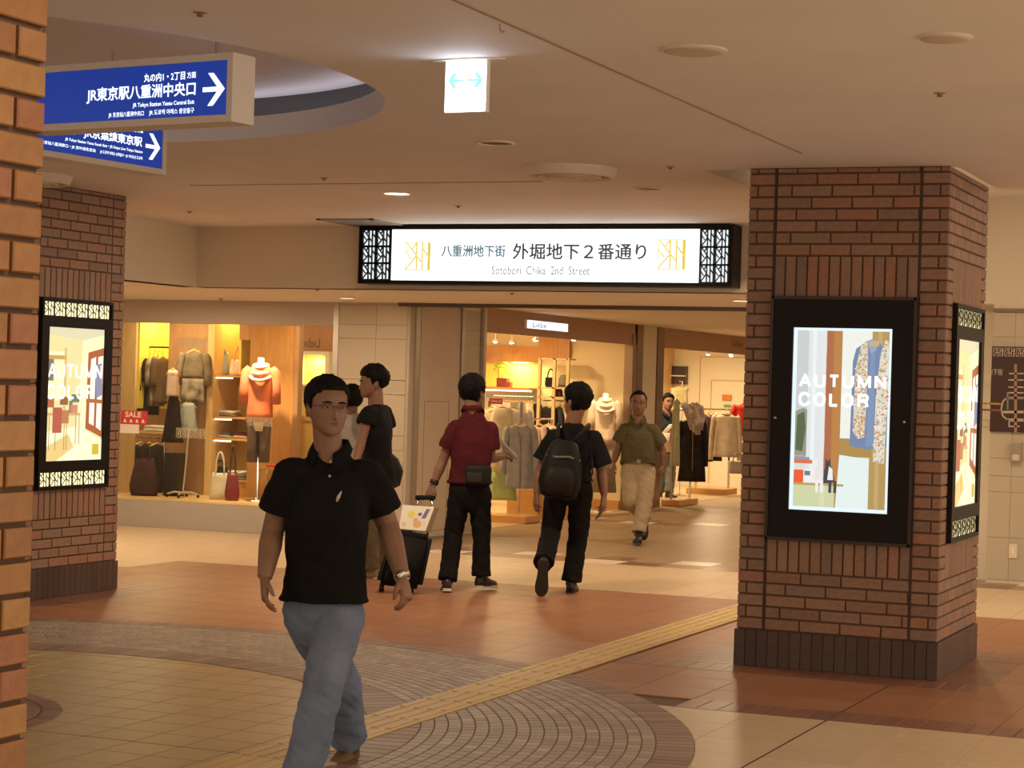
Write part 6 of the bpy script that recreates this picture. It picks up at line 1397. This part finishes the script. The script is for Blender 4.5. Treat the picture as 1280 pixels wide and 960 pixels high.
class Person:
    """J maps joint names to points in the view-aligned frame (x right, y away, z up) about the root on the floor; l / r = left / right in the picture"""
    def __init__(s, label, px0, D, z0=0.0, voxel=.006):
        s.D = D; w0 = at_d(px0, 480, D); s.root = thing('person', label, 'person', (w0.x, w0.y, z0)); s.root.rotation_euler = (0, 0, TH); s.w0 = V3((w0.x, w0.y, z0)); s.vox = voxel; s.body = MB()
    def p(s, px, py, dy=0.0):
        v = at_d(px, py, s.D + dy) - s.w0; return V3((v.dot(rgt), v.dot(fwd), v.z))
    def torso(s, hips, shl, shr, neck, f_up, f_lo, mt, hem, k=1.0, name='shirt', belly=0.0, drop=.02, nk=.95, sleeves=None, sl_r=.075, wr=.006, tuck=False, hemw=1.0, flare=1.0, belt=None):
        """shirt with its sleeves over the chest; also lays the torso core of the body"""
        sv = (shr - shl).normalized(); mid = (shl + shr) / 2; upv = (mid - hips).normalized()
        fu = V3(f_up).normalized(); s.sv, s.fu = sv, fu; Ls = (mid - hips).length; W_ = (shr - shl).length / 2
        fl = V3(f_lo).normalized(); sl_ = V3((0, 0, 1)).cross(fl) if True else sv
        if sl_.dot(sv) < 0: sl_ = -sl_
        prof = []
        hz = (hem - hips.z)
        for t_, w_, d_, fo in ((None, .180 * hemw, .140, 0), (.0, .172, .132, .0), (.30, .156 + belly * .5, .112 + belly, belly * .5), (.55, .168, .118 + belly * .5, .005), (.78, .178, .118, .004), (.90, .170, .105, 0), (.98, .148, .086, -.004), (1.03, .126, .074, -.006), (1.07, .096, .066, -.004), (1.11, .066, .060, 0)):
            if t_ is None: c = V3((hips.x, hips.y, hem)); t_ = 0
            else: c = hips + (mid - hips) * t_
            if t_ > 1: c = mid + (neck - mid) * min(1, (t_ - 1) / .11) * nk
            g_ = sl_.lerp(sv, min(1, t_)).normalized(); ff = fl.lerp(fu, min(1, t_)); ff = (ff - g_ * ff.dot(g_)); ff = ff.normalized()
            ws = w_ * k * (W_ / .170 if t_ > .7 and t_ <= 1.0 else 1)
            rg_ = ering(c + ff * fo, g_, ff, ws, d_ * k)
            if t_ >= 1.03:
                dz = drop * min(1, (t_ - 1.0) / .08)
                rg_ = [q_ - V3((0, 0, dz * max(0, (q_ - c).dot(ff) / d_) ** 1.2)) for q_ in rg_]
            prof.append(rg_)
        mb = MB(); mb.loft(prof)
        if sleeves:
            for sh, el, fr in sleeves:
                e = lerp(sh, el, fr); q = sh + (mid - sh) * .25
                mb.capsule(q, sh, sl_r * .80, sl_r * .78); mb.tube([sh, lerp(sh, e, .3), lerp(sh, e, .65), e], [sl_r * .78, sl_r * .90, sl_r * .98, sl_r * 1.02 * flare], 18)
        s.cl = cobj(name, remesh(mb, name, s.vox, 9, wr, 8, s.D), mt, s.root)
        core = [ering(hips + (mid - hips) * t_, sv, fu, w_ * k, d_ * k, 18) for t_, w_, d_ in ((-.02, .10, .07), (.5, .11, .07), (.9, .12, .065), (1.0, .10, .05), (1.08, .055, .045))]
        s.body.loft(core); return s.cl
    def legs(s, hips, hipl, hipr, chain_l, chain_r, mt, f_lo, name='trousers', r=(.092, .074, .066), hemf=1.0, wr=.007, top=.08):
        """chain = (knee, ankle, hem fraction of the shin)"""
        fl = V3(f_lo).normalized(); sv = V3((0, 0, 1)).cross(fl).normalized(); mb = MB()
        mb.loft([ering(hips + V3((0, 0, z)), sv, fl, w_, d_, 24) for z, w_, d_ in ((-.21, .05, .05), (-.17, .10, .085), (-.10, .148, .112), (-.04, .165, .120), (.02, .152, .110), (top, .140, .100))])
        for hp, (kn, an, fr) in ((hipl, chain_l), (hipr, chain_r)):
            e = lerp(kn, an, fr); mb.capsule(hp, kn, r[0], r[1]); mb.tube([lerp(hp, kn, .05), lerp(hp, kn, .5), kn], [r[0] * 1.02, r[0] * .93, r[1]], 18)
            mb.ell(kn, r[1], r[1], r[1]); mb.tube([kn, lerp(kn, e, .35), lerp(kn, e, .8), e], [r[1], r[1] * .97, r[2], r[2] * 1.06 * hemf], 18)
            s.body.tube([hp, kn, lerp(kn, an, .3), an], [.055, .045, .045, .034], 10); s.body.ell(hp, .06, .06, .06)
        s.body.capsule(hips + V3((0, 0, .12)), hips - V3((0, 0, .02)), .07, .07)
        return cobj(name, remesh(mb, name, s.vox, 9, wr, 10, s.D + 3), mt, s.root)
    def arm(s, sh, el, wr_, k=1.0):
        s.body.tube([sh, lerp(sh, el, .4), el], [.048 * k, .047 * k, .040 * k], 14); s.body.ell(el, .040 * k, .040 * k, .040 * k); s.body.ell(sh, .05 * k, .05 * k, .05 * k)
        s.body.tube([el, lerp(el, wr_, .3), lerp(el, wr_, .75), wr_], [.040 * k, .043 * k, .033 * k, .027 * k], 14)
    def head(s, ctr, f, u, sc_, neck, mt_hair, **hk):
        B = frame(f, u); O = ctr - B[2] * .113 * sc_; s.hb = (B, O, sc_)
        head(s.body, B, O, sc_); s.body.capsule(neck - V3((0, 0, .05)), O + (B[2] * .07 - B[1] * .018) * sc_, .060 * sc_, .054 * sc_)
        glasses = hk.pop('glasses', False); fc = hk.pop('face', True)
        hair(s.root, B, O, sc_, mt_hair, **hk)
        if fc: face(s.root, B, O, sc_, mt_hair, glasses)
    def done(s, skin): return cobj('body', remesh(s.body, 'body', min(s.vox, .005), 2), skin, s.root)
    def part(s, name, mb, mt, smooth=True): return lobj(name, mb, mt, s.root, smooth)
    def band(s, name, c, d, r, w_, mt, th=.004):
        d = V3(d).normalized(); mb = MB(); mb.tube([c - d * w_ / 2, c - d * w_ / 2, c + d * w_ / 2, c + d * w_ / 2], [r, r + th, r + th, r], 20); return lobj(name, mb, mt, s.root)
def collar(P, neck, mt, f, w_=.075, h_=.04, tilt=.35, name='collar', open_=0.5):
    """folded polo collar: a band round the neck, open at the front"""
    f = V3(f).normalized(); sd = V3((0, 0, 1)).cross(f).normalized(); mb = MB(); n_ = 32; A_, Bt = [], []
    for j in range(n_ + 1):
        a_ = math.pi / 2 + open_ + (2 * math.pi - 2 * open_) * j / n_
        c_ = math.cos(a_); s_ = math.sin(a_)
        top = neck + sd * (.064 * c_) + f * (.062 * s_) + V3((0, 0, .036 - .050 * max(0, s_ + .2))); bot = neck + sd * (w_ * 1.15 * c_) + f * (w_ * (1.0 + .45 * max(0, s_)) * s_) + V3((0, 0, -.004 - .075 * max(0, s_ + .1)))
        A_.append(top); Bt.append(bot)
    mb.loft([[a_, a_ + V3(((a_ - neck).x, (a_ - neck).y, 0)).normalized() * .007, b_ + V3(((b_ - neck).x, (b_ - neck).y, 0)).normalized() * .006, b_] for a_, b_ in zip(A_, Bt)])
    return P.part(name, mb, mt)
# ------------------------------------------------------------------ 1. man in the black polo shirt walking towards us
P = Person('man in black polo shirt and washed jeans with glasses, walking in front', 408, 8.3, voxel=.005)
fb = V3((-.25, -.97, 0)); p = P.p
hips = p(405, 752); neck = p(413, 560, .02); shl, shr = p(362, 592, -.02), p(460, 594, .05)
ell_, elr = p(341, 664, .02), p(484, 655, .10); wl, wr_ = p(331, 722, -.10), p(503, 722, -.02)
P.torso(hips, shl, shr, neck, fb, fb, F_black, p(405, 748).z, k=1.0, drop=.06, sleeves=[(shl, ell_, .64), (shr, elr, .74)], sl_r=.082, hemw=1.0, flare=1.02)
kl, kr = p(428, 858, .22), p(405, 852, -.26)      # rear leg, front leg
al, ar = p(436, 934, .48), p(377, 975, -.34)
P.legs(hips, p(384, 770, .03), p(426, 770, -.03), (kl, al, .83), (kr, ar, .96), F_jeans, fb, r=(.098, .082, .078))
P.arm(shl, ell_, wl, 1.12); P.arm(shr, elr, wr_, 1.12)
hand(P.body, wl, p(331, 752, -.14) - wl, V3((-.9, -.1, .1)), V3((.2, -1, 0)), 1.0, .45, .2); hand(P.body, wr_, p(510, 752, -.06) - wr_, V3((.85, -.4, .1)), V3((-.3, -1, 0)), 1.0, .75, .35)
P.head(p(409, 508, -.01), (.42, -.90, .02), (.03, 0, 1), 1.0, neck, HAIR, glasses=True, front=.168, spike=.006, seed=2)
P.done(SKIN); collar(P, neck, F_black, fb)
for q in ((413, 577), (412, 595)): mb = MB(); c = p(q[0], q[1], -.125); mb.ell(c, .0055, .003, .0055); P.part('button', mb, mat('button_grey', (0.35, 0.32, 0.28), 0.3))
mb = MB(); c = [p(421, 627, -.128), p(423, 621, -.128), p(427, 614, -.125)]; mb.tube(c, [.004, .007, .002], 8); P.part('chest_emblem', mb, mat('emblem_white', (0.52, 0.48, 0.42), 0.6))
P.band('wristwatch', lerp(elr, wr_, .97), wr_ - elr, .029, .022, mat('watch_metal', (0.62, 0.58, 0.50), 0.25, 0.9))
shoe(P.root, al, V3((-.35, -.93, -.18)), V3((0, -.25, 1)), SUEDE, SOLE_D); shoe(P.root, ar, V3((-.30, -.93, .16)), V3((0, .15, 1)), SUEDE, SOLE_D)
# ------------------------------------------------------------------ 2. man in maroon polo pulling the suitcase
P = Person('man in maroon polo shirt pulling a black suitcase, seen from behind', 585, 15.97); p = P.p; fb = V3((.12, .99, 0))
hips = p(587, 606); neck = p(591, 512); shl, shr = p(569, 534), p(613, 536)
ell_, elr = p(553, 577, .02), p(613, 573, .02); wl, wr_ = p(541, 607, -.02), p(630, 570, .16)
P.torso(hips, shl, shr, neck, fb, fb, F_maroon, p(587, 601).z, k=.98, sleeves=[(shl, ell_, .62), (shr, elr, .70)], sl_r=.075)
P.legs(hips, p(575, 614), p(600, 614), (p(567, 668, .04), p(559, 727, -.10), .97), (p(602, 668, .05), p(601, 722, .02), .97), F_blackp, fb, r=(.088, .074, .072))
P.arm(shl, ell_, wl, .95); P.arm(shr, elr, wr_, .95)
hand(P.body, wl, p(535, 621, -.03) - wl, V3((-.6, -.8, .2)), V3((.3, -.6, 0)), .95, .8, .35); hand(P.body, wr_, p(640, 571, .26) - wr_, V3((.3, -.4, .85)), V3((-.6, .4, .5)), .95, .4)
P.head(p(591, 489.5), (.45, .9, .04), (.02, 0, 1), 1.05, neck, HAIR, seed=5, thick=.021, nape=-.005, spike=.010)
P.done(SKIN); collar(P, neck, F_maroon, fb)
P.band('wristwatch', lerp(ell_, wl, .86), wl - ell_, .031, .03, SHOE_D)
c = p(598, 594, -.13); mb = MB(); mb.cbox(c.x - .10, c.x + .10, c.y - .055, c.y + .04, c.z - .075, c.z + .075, .025); wb = P.part('waist_pouch', mb, mat('pouch_dark', (0.014, 0.014, 0.011), 0.6, spec=.2))
mb = MB(); mb.cbox(c.x - .085, c.x + .03, c.y - .07, c.y - .05, c.z - .055, c.z + .02, .008); lobj('pouch_pocket', mb, mat('pouch_olive', (0.028, 0.03, 0.02), 0.6, spec=.2), wb)
shoe(P.root, p(559, 727, -.10), V3((-.1, .95, -.22)), V3((0, .25, 1)), SHOE_D, SOLE_W, s=.95); shoe(P.root, p(602, 722, .02), V3((.55, .83, -.05)), V3((0, 0, 1)), SHOE_D, SOLE_W, s=.95)
ps = [p(624, 547, .20), p(645, 568, .22), p(645, 571, .30), p(628, 566, .30)]
t = thing('paper_sheets', 'white paper sheets held in the right hand of the maroon-shirted man', 'paper', P.root.location + V3((0, 0, 0))); t.rotation_euler = (0, 0, TH)
mb = MB()
for k in range(3): mb.prism([q + V3((.006 * k, .004 * k, -.012 * k)) for q in ps], V3((.001, -.001, .0025))); 
lobj('sheet', mb, C_white, t, False)
# suitcase and the flyer bag on it
D = 15.75; w0 = at_z(497, 741, 0); sr_ = thing('suitcase', 'black wheeled suitcase pulled by the maroon-shirted man', 'suitcase', (w0.x, w0.y, 0)); sr_.rotation_euler = (0, 0, TH)
sp = lambda px, py, dy=0.0: (lambda v: V3((v.dot(rgt), v.dot(fwd), v.z)))(at_d(px, py, V3((w0.x, w0.y, 0)).dot(fwd) + dy) - V3((w0.x, w0.y, 0)))
q = [sp(470, 729), sp(527, 736), sp(541, 670), sp(491, 661)]; mid_ = sum(q, V3()) / 4
bm = bmesh.new(); hh = .11; vs = [bm.verts.new(v + V3((0, -hh + .04 * (v.z), 0))) for v in q] + [bm.verts.new(v + V3((0, hh + .04 * v.z, 0))) for v in q]
for f_ in ((0, 1, 2, 3), (7, 6, 5, 4), (0, 4, 5, 1), (1, 5, 6, 2), (2, 6, 7, 3), (3, 7, 4, 0)): bm.faces.new([vs[i] for i in f_])
bmesh.ops.bevel(bm, geom=list(bm.edges), offset=.035, segments=4, affect='EDGES'); mb = MB(); mb.add_bm(bm)
case_m = mat('suitcase_black', (0.009, 0.0085, 0.008), 0.7, bump=.1, spec=.15); lobj('shell', mb, case_m, sr_)
bm = bmesh.new(); q2 = [mid_ + (v - mid_) * .72 + V3((0, -hh - .012 + .04 * v.z, -.02)) for v in q]; vs = [bm.verts.new(v) for v in q2] + [bm.verts.new(v + V3((0, .04, 0))) for v in q2]
for f_ in ((0, 1, 2, 3), (7, 6, 5, 4), (0, 4, 5, 1), (1, 5, 6, 2), (2, 6, 7, 3), (3, 7, 4, 0)): bm.faces.new([vs[i] for i in f_])
bmesh.ops.bevel(bm, geom=list(bm.edges), offset=.012, segments=2, affect='EDGES'); mb = MB(); mb.add_bm(bm); lobj('front_pocket', mb, case_m, sr_)
for a_, b_, dy in ((477, 735, .06), (514, 739, .06)):
    c = sp(a_, b_, dy); mb = MB(); mb.tube([V3((c.x - .018, c.y, .032)), V3((c.x + .018, c.y, .032))], .032, 16); lobj('wheel', mb, SHOE_D, sr_)
hA, hB = sp(524, 622, .02), sp(541, 622, .02)
mb = MB()
mb.tube([sp(512, 668, .04), hA], .007, 8); mb.tube([sp(534, 670, .04), hB], .007, 8); lobj('handle_tube', mb, chrome, sr_)
mb = MB(); mb.tube([hA - V3((.03, 0, 0)), hA, hB, hB + V3((.02, 0, 0))], [.016, .018, .018, .016], 12); lobj('grip', mb, case_m, sr_)
t = thing('flyer_bag', 'white picture flyer bag lying on top of the black suitcase', 'bag', (w0.x, w0.y, 0)); t.rotation_euler = (0, 0, TH)
fq_ = [sp(499, 661, -.06), sp(532, 664, -.06), sp(543, 634, .02), sp(503, 631, .02)]
mb = MB(); mb.prism(fq_, V3((.035, .05, -.01))); lobj('bag_body', mb, mat('kraft_side', (0.30, 0.20, 0.11), 0.7), t, False)
mb = MB(); a_, b_, c_, d_ = fq_; PQ = lambda u_, v_: (a_ * (1 - u_) * (1 - v_) + b_ * u_ * (1 - v_) + c_ * u_ * v_ + d_ * (1 - u_) * v_) + V3((0, -.003, .001))
def PP(pts, col, l): mb.cur = col; mb.poly([PQ(*x) + V3((0, -.001 * l, 0)) for x in pts])
PP([(0, 0), (1, 0), (1, 1), (0, 1)], (0.70, 0.66, 0.56), 0)
cir = lambda cx_, cy_, rx, ry, n=10: [(cx_ + rx * math.cos(2 * math.pi * i / n), cy_ + ry * math.sin(2 * math.pi * i / n)) for i in range(n)]
PP(cir(.34, .62, .13, .15), (0.66, 0.58, 0.10), 1); PP(cir(.62, .25, .15, .15), (0.66, 0.38, 0.12), 1); PP(cir(.52, .42, .08, .08), (0.60, 0.34, 0.30), 2); PP([(.70, .5), (.84, .5), (.9, .9), (.78, .9)], (0.12, 0.10, 0.32), 1); PP(cir(.62, .66, .07, .07), (0.08, 0.06, 0.14), 1); PP(cir(.14, .2, .08, .1), (0.62, 0.48, 0.42), 1)
lobj('printed_front', mb, MATS.get('paper_print') or print_mat('paper_print', 0), t, False)
me = t.children[-1].data; at_ = me.attributes.new('ink', 'FLOAT_COLOR', 'FACE')
for i, c in enumerate(mb.att): at_.data[i].color = (*(c or (1, 1, 1)), 1)
# ------------------------------------------------------------------ 3. man with the backpack
P = Person('man in black t-shirt with a black backpack, seen from behind', 715, 16.08); p = P.p; fb = V3((-.10, .99, 0))
hips = p(711, 598); neck = p(716, 521); shl, shr = p(692, 547), p(742, 548)
ell_, elr = p(675, 590, .02), p(752, 590, .03); wl, wr_ = p(671, 617, -.02), p(755, 619, -.02)
P.torso(hips, shl, shr, neck, fb, fb, F_teeb, p(711, 601).z, k=1.04, nk=.72, drop=.035, sleeves=[(shl, ell_, .66), (shr, elr, .80)], sl_r=.088, flare=1.12, hemw=1.08)
P.legs(hips, p(697, 610), p(726, 610), (p(689, 664, .10), p(679, 706, -.34), .95), (p(723, 668, .06), p(714, 728, .02), .98), F_blackp, fb, r=(.096, .080, .076))
P.arm(shl, ell_, wl, 1.0); P.arm(shr, elr, wr_, 1.0)
hand(P.body, wl, p(670, 634, -.04) - wl, V3((-.8, -.5, 0)), V3((.2, .9, 0)), 1.0, .4); hand(P.body, wr_, p(754, 640, -.05) - wr_, V3((.8, -.5, 0)), V3((-.2, .9, 0)), 1.0, .5, .3)
P.head(p(721, 501), (-.62, .78, 0), (-.02, 0, 1), 1.08, neck, HAIR, seed=8, thick=.022, front=.165, nape=-.005, spike=.010)
P.done(SKIN)
shoe(P.root, p(679, 706, -.34), V3((-.05, .25, -.97)), V3((0, .97, .25)), SHOE_D, SOLE_D, s=1.05); shoe(P.root, p(714, 728, .02), V3((.12, .98, -.02)), V3((0, 0, 1)), SHOE_D, SOLE_D, s=1.0)
c = p(702, 585, -.20); t = thing('backpack', 'black backpack worn low on the back of the black t-shirt man', 'backpack', P.root.location.copy()); t.rotation_euler = (0, 0, TH)
pack = mat('backpack_black', (0.010, 0.0095, 0.009), 0.6, bump=.15, bscale=200, spec=.2)
mb = MB(); tl = V3((.10, 0, 1)).normalized(); sx_ = V3((1, 0, -.1)).normalized()
mb.loft([ering(c + tl * z, sx_, V3((0, 1, 0)), w_, d_, 28, .75) for z, w_, d_ in ((-.235, .08, .05), (-.215, .14, .09), (-.12, .165, .115), (.02, .155, .11), (.12, .13, .09), (.19, .10, .06), (.215, .06, .035))]); bb = lobj('main_bag', mb, pack, t)
mb = MB(); mb.loft([ering(c + tl * z + V3((-.01, -.095, 0)), sx_, V3((0, 1, 0)), w_, d_, 24, .7) for z, w_, d_ in ((-.20, .08, .02), (-.18, .11, .045), (-.06, .115, .05), (.0, .09, .03), (.015, .06, .01))]); lobj('front_pocket', mb, mat('backpack_brown', (0.018, 0.014, 0.012), 0.6, spec=.2), t)
mb = MB(); mb.tube([c + tl * .10 + V3((-.13, -.04, 0)), c + tl * .085 + V3((-.05, -.10, 0)), c + tl * .09 + V3((.04, -.10, 0)), c + tl * .06 + V3((.13, -.05, 0))], .010, 8); lobj('webbing', mb, mat('webbing_grey', (0.13, 0.12, 0.10), 0.5), t)
for sg, e in ((-1, shl), (1, shr)):
    mb = MB(); a_ = c + tl * .18 + V3((sg * .06, .04, 0)); e2 = e * .75 + neck * .25 + V3((0, -.02, .062)); mb.tube([a_, (a_ + e2) / 2 + V3((0, -.06, .02)), e2, e2 + V3((0, .10, -.03))], .017, 8); lobj('shoulder_strap', mb, pack, t)
mb = MB(); mb.tube([c + tl * -.12 + V3((.15, .02, 0)), c + V3((.24, .05, -.04)), c + V3((.23, .12, .12))], .008, 8); lobj('side_strap', mb, pack, t)
t = thing('folded_leaflet', 'folded dark leaflet held in the right hand of the backpack man', 'leaflet', P.root.location.copy()); t.rotation_euler = (0, 0, TH)
a_, b_ = p(755, 637, -.06), p(745, 649, -.10); mb = MB(); mb.prism([a_ + V3((-.02, 0, 0)), a_ + V3((.02, .0, .015)), b_ + V3((.02, 0, .01)), b_ + V3((-.012, 0, -.005))], V3((0, .004, .002))); lobj('sheet', mb, mat('leaflet_brown', (0.14, 0.08, 0.045), 0.5), t, False)
# ------------------------------------------------------------------ 4. older man in the olive shirt walking towards us
P = Person('older man in olive short-sleeved shirt and beige trousers walking towards us', 797, 21.5); p = P.p; fb = V3((-.10, -.99, 0))
hips = p(797, 583); neck = p(797, 523); shl, shr = p(781, 537), p(816, 538)
ell_, elr = p(772, 561, .02), p(828, 563, .05); wl, wr_ = p(767, 578, -.06), p(829, 582, .02)
P.torso(hips, shl, shr, neck, fb, fb, F_olive, p(797, 577).z, k=1.04, belly=.025, drop=.05, sleeves=[(shl, ell_, .66), (shr, elr, .70)], sl_r=.088, hemw=1.0)
P.legs(hips, p(788, 588), p(807, 588), (p(788, 625, -.08), p(807, 648, .40), .96), (p(806, 628, -.12), p(798, 668, -.25), .95), F_beige, fb, r=(.105, .085, .074), top=.07)
P.arm(shl, ell_, wl); P.arm(shr, elr, wr_)
hand(P.body, wl, p(764, 588, -.10) - wl, V3((-.8, -.3, 0)), V3((.3, -.9, 0)), 1.0, .9, .4); hand(P.body, wr_, p(828, 594, 0) - wr_, V3((.8, -.3, 0)), V3((-.3, -.9, 0)), 1.0, .4)
P.head(p(798, 504), (-.05, -.99, -.04), (0, 0, 1), 1.08, neck, HAIR, front=.182, receding=.006, seed=12, thick=.009, side=.13)
P.done(SKIN_D); collar(P, neck, F_olive, fb)
mb = MB(); c = V3((hips.x, hips.y, p(797, 576).z)); mb.loft([ering(c + V3((0, 0, z)), V3((1, 0, 0)), V3((0, 1, 0)), .166, .128 + .012, 28) for z in (-.018, .018)]); bl = P.part('belt', mb, mat('belt_brown', (0.16, 0.085, 0.035), 0.5), False)
mb = MB(); mb.box(c.x - .02, c.x + .02, c.y - .150, c.y - .138, c.z - .018, c.z + .018); lobj('buckle', mb, chrome, bl, False)
shoe(P.root, p(807, 648, .40), V3((-.1, -.45, -.88)), V3((0, -.88, .45)), SHOE_D, SOLE_D); shoe(P.root, p(798, 668, -.25), V3((-.12, -.98, .02)), V3((0, 0, 1)), SHOE_D, SOLE_D)
# ------------------------------------------------------------------ 5. clerk in the second boutique
P = Person('shop clerk in navy polo shirt and grey trousers holding hangers in the boutique', 831, 30.5, voxel=.007); p = P.p; fb = V3((.55, -.83, 0))
hips = p(832, 566); neck = p(834, 516); shl, shr = p(822, 526), p(844, 527)
ell_, elr = p(820, 546, .04), p(848, 546, -.06); wl, wr_ = p(833, 541, -.30), p(846, 541, -.30)
P.torso(hips, shl, shr, neck, fb, fb, F_navy, p(832, 566).z, k=.98, drop=.05, sleeves=[(shl, ell_, .8), (shr, elr, .8)], sl_r=.078)
P.legs(hips, p(827, 572), p(838, 572), (p(826, 596), p(825, 615, .05), .97), (p(838, 596, -.05), p(836, 616, -.1), .97), F_slate, fb, r=(.09, .076, .07))
P.arm(shl, ell_, wl, .95); P.arm(shr, elr, wr_, .95)
hand(P.body, wl, V3((.6, -.5, .3)), V3((-.4, -.4, .8)), V3((0, 0, 1)), .95, .7); hand(P.body, wr_, V3((-.3, -.8, .2)), V3((.4, -.2, .8)), V3((-.5, 0, .5)), .95, .7)
P.head(p(835, 502), (.28, -.95, -.05), (.12, 0, 1), 1.02, neck, HAIR, front=.165, seed=15, thick=.016)
P.done(SKIN); collar(P, neck, F_navy, fb)
shoe(P.root, p(825, 615, .05), V3((-.2, -.97, 0)), V3((0, 0, 1)), SHOE_D, SOLE_W); shoe(P.root, p(836, 616, -.1), V3((.45, -.88, 0)), V3((0, 0, 1)), SHOE_D, SOLE_W)
t = thing('held_garment', 'pale striped garment on hangers held by the clerk', 'clothes', P.root.location.copy()); t.rotation_euler = (0, 0, TH)
a_, b_ = p(829, 540, -.36), p(845, 529, -.36)
for k in range(3): mb = MB(); mb.tube([a_ + V3((0, 0, -.02 * k)), (a_ + b_) / 2 + V3((0, 0, .03 - .02 * k)), b_ + V3((.02, 0, -.02 * k))], [.008, .014, .006], 8); lobj('hanger', mb, offw, t)
mb = MB(); mb.loft([ring_c(.06, .03, z, 16, wv, 1) for z, wv in ((0, 0), (-.12, .08), (-.28, .12))]); 
for i, v in enumerate(mb.v): mb.v[i] = tuple(V3(v) + p(833, 541, -.36))
lobj('cloth', mb, C_pink, t)
# ------------------------------------------------------------------ 6. man in profile behind the first one, 7. person beyond him
P = Person('man in black t-shirt with a waist bag, turned in profile, behind the first man', 462, 16.9); p = P.p; fb = V3((-.80, -.58, 0))
hips = p(472, 600); neck = p(470, 499); shl, shr = p(460, 517, -.15), p(481, 516, .13)
ell_, elr = p(452, 550, -.20), p(484, 555, .20); wl, wr_ = p(443, 582, -.34), p(474, 590, .14)
P.torso(hips, shl, shr, neck, fb, fb, F_teeb, p(470, 606).z, k=1.05, nk=.65, drop=.04, sleeves=[(shl, ell_, .42), (shr, elr, .45)], sl_r=.084, hemw=1.05)
P.legs(hips, p(468, 610, -.09), p(474, 610, .09), (p(462, 660, -.14), p(462, 712, -.12), .97), (p(474, 655, .10), p(474, 700, .22), .97), F_khaki, fb, r=(.10, .085, .08))
P.arm(shl, ell_, wl); P.arm(shr, elr, wr_)
hand(P.body, wl, V3((-.45, -.3, -.5)), V3((-.5, -.6, .5)), V3((-.3, .3, .6)), 1.0, .5); hand(P.body, wr_, V3((-.3, -.2, -.9)), V3((.5, -.5, 0)), V3((-.6, -.6, 0)), 1.0, .5)
P.head(p(466, 478), (-.97, -.22, .08), (-.08, 0, 1), 1.08, neck, HAIR, front=.160, seed=21, thick=.026, spike=.012, nape=.04)
P.done(SKIN)
shoe(P.root, p(462, 712, -.12), V3((-.85, -.5, 0)), V3((0, 0, 1)), mat('tan_shoe', (0.30, 0.22, 0.14), 0.6), SOLE_W); shoe(P.root, p(474, 706, .22), V3((-.8, -.55, -.1)), V3((0, 0, 1)), mat('tan_shoe', (0.30, 0.22, 0.14), 0.6), SOLE_W)
t = thing('waist_bag', 'bulky black waist bag behind the hip of the man in profile', 'bag', P.root.location.copy()); t.rotation_euler = (0, 0, TH)
c = p(487, 588, .10); mb = MB(); mb.loft([ering(c + V3((x_, 0, z)), V3((.85, .35, 0)).normalized(), V3((-.35, .85, 0)).normalized(), w_, d_, 24, .8) for z, w_, d_, x_ in ((-.145, .04, .05, 0), (-.12, .08, .12, 0), (0, .10, .15, 0), (.10, .075, .13, -.02), (.15, .03, .06, -.03))]); lobj('pouch', mb, pack, t)
mb = MB(); mb.tube([c + V3((-.02, -.1, .08)), hips + V3((-.0, -.16, .09)), hips + V3((-.17, -.10, .07))], .014, 8); lobj('strap', mb, pack, t)
P = Person('dark-haired person in a pale grey shirt half hidden behind the first man', 436, 17.6); p = P.p; fb = V3((-.5, .85, 0))
hips = p(433, 592); neck = p(438, 514); shl, shr = p(413, 524, .02), p(447, 524, -.04)
P.torso(hips, shl, shr, neck, fb, fb, F_greyw, p(433, 600).z, k=.9, nk=.7, sleeves=[(shl, p(408, 560), .7), (shr, p(447, 562, -.02), .7)], sl_r=.07)
P.legs(hips, p(426, 610), p(441, 610), (p(427, 655), p(427, 700), .97), (p(441, 655), p(441, 698, .1), .97), F_blackp, fb, r=(.088, .074, .07))
P.arm(shl, p(408, 560), p(408, 592, -.04), .9); P.arm(shr, p(447, 562, -.02), p(446, 594, -.06), .9)
hand(P.body, p(408, 592, -.04), V3((0, -.1, -1)), V3((-1, 0, 0)), V3((0, 1, 0)), .9, .4); hand(P.body, p(446, 594, -.06), V3((0, -.1, -1)), V3((1, 0, 0)), V3((0, 1, 0)), .9, .4)
P.head(p(439, 499), (-.5, .85, 0), (0, 0, 1), .98, neck, HAIR, seed=25, thick=.02, nape=-.02 + .03)
P.done(SKIN)
shoe(P.root, p(427, 704), V3((-.5, .85, 0)), V3((0, 0, 1)), SHOE_D, SOLE_D); shoe(P.root, p(441, 704, .1), V3((-.5, .85, 0)), V3((0, 0, 1)), SHOE_D, SOLE_D)
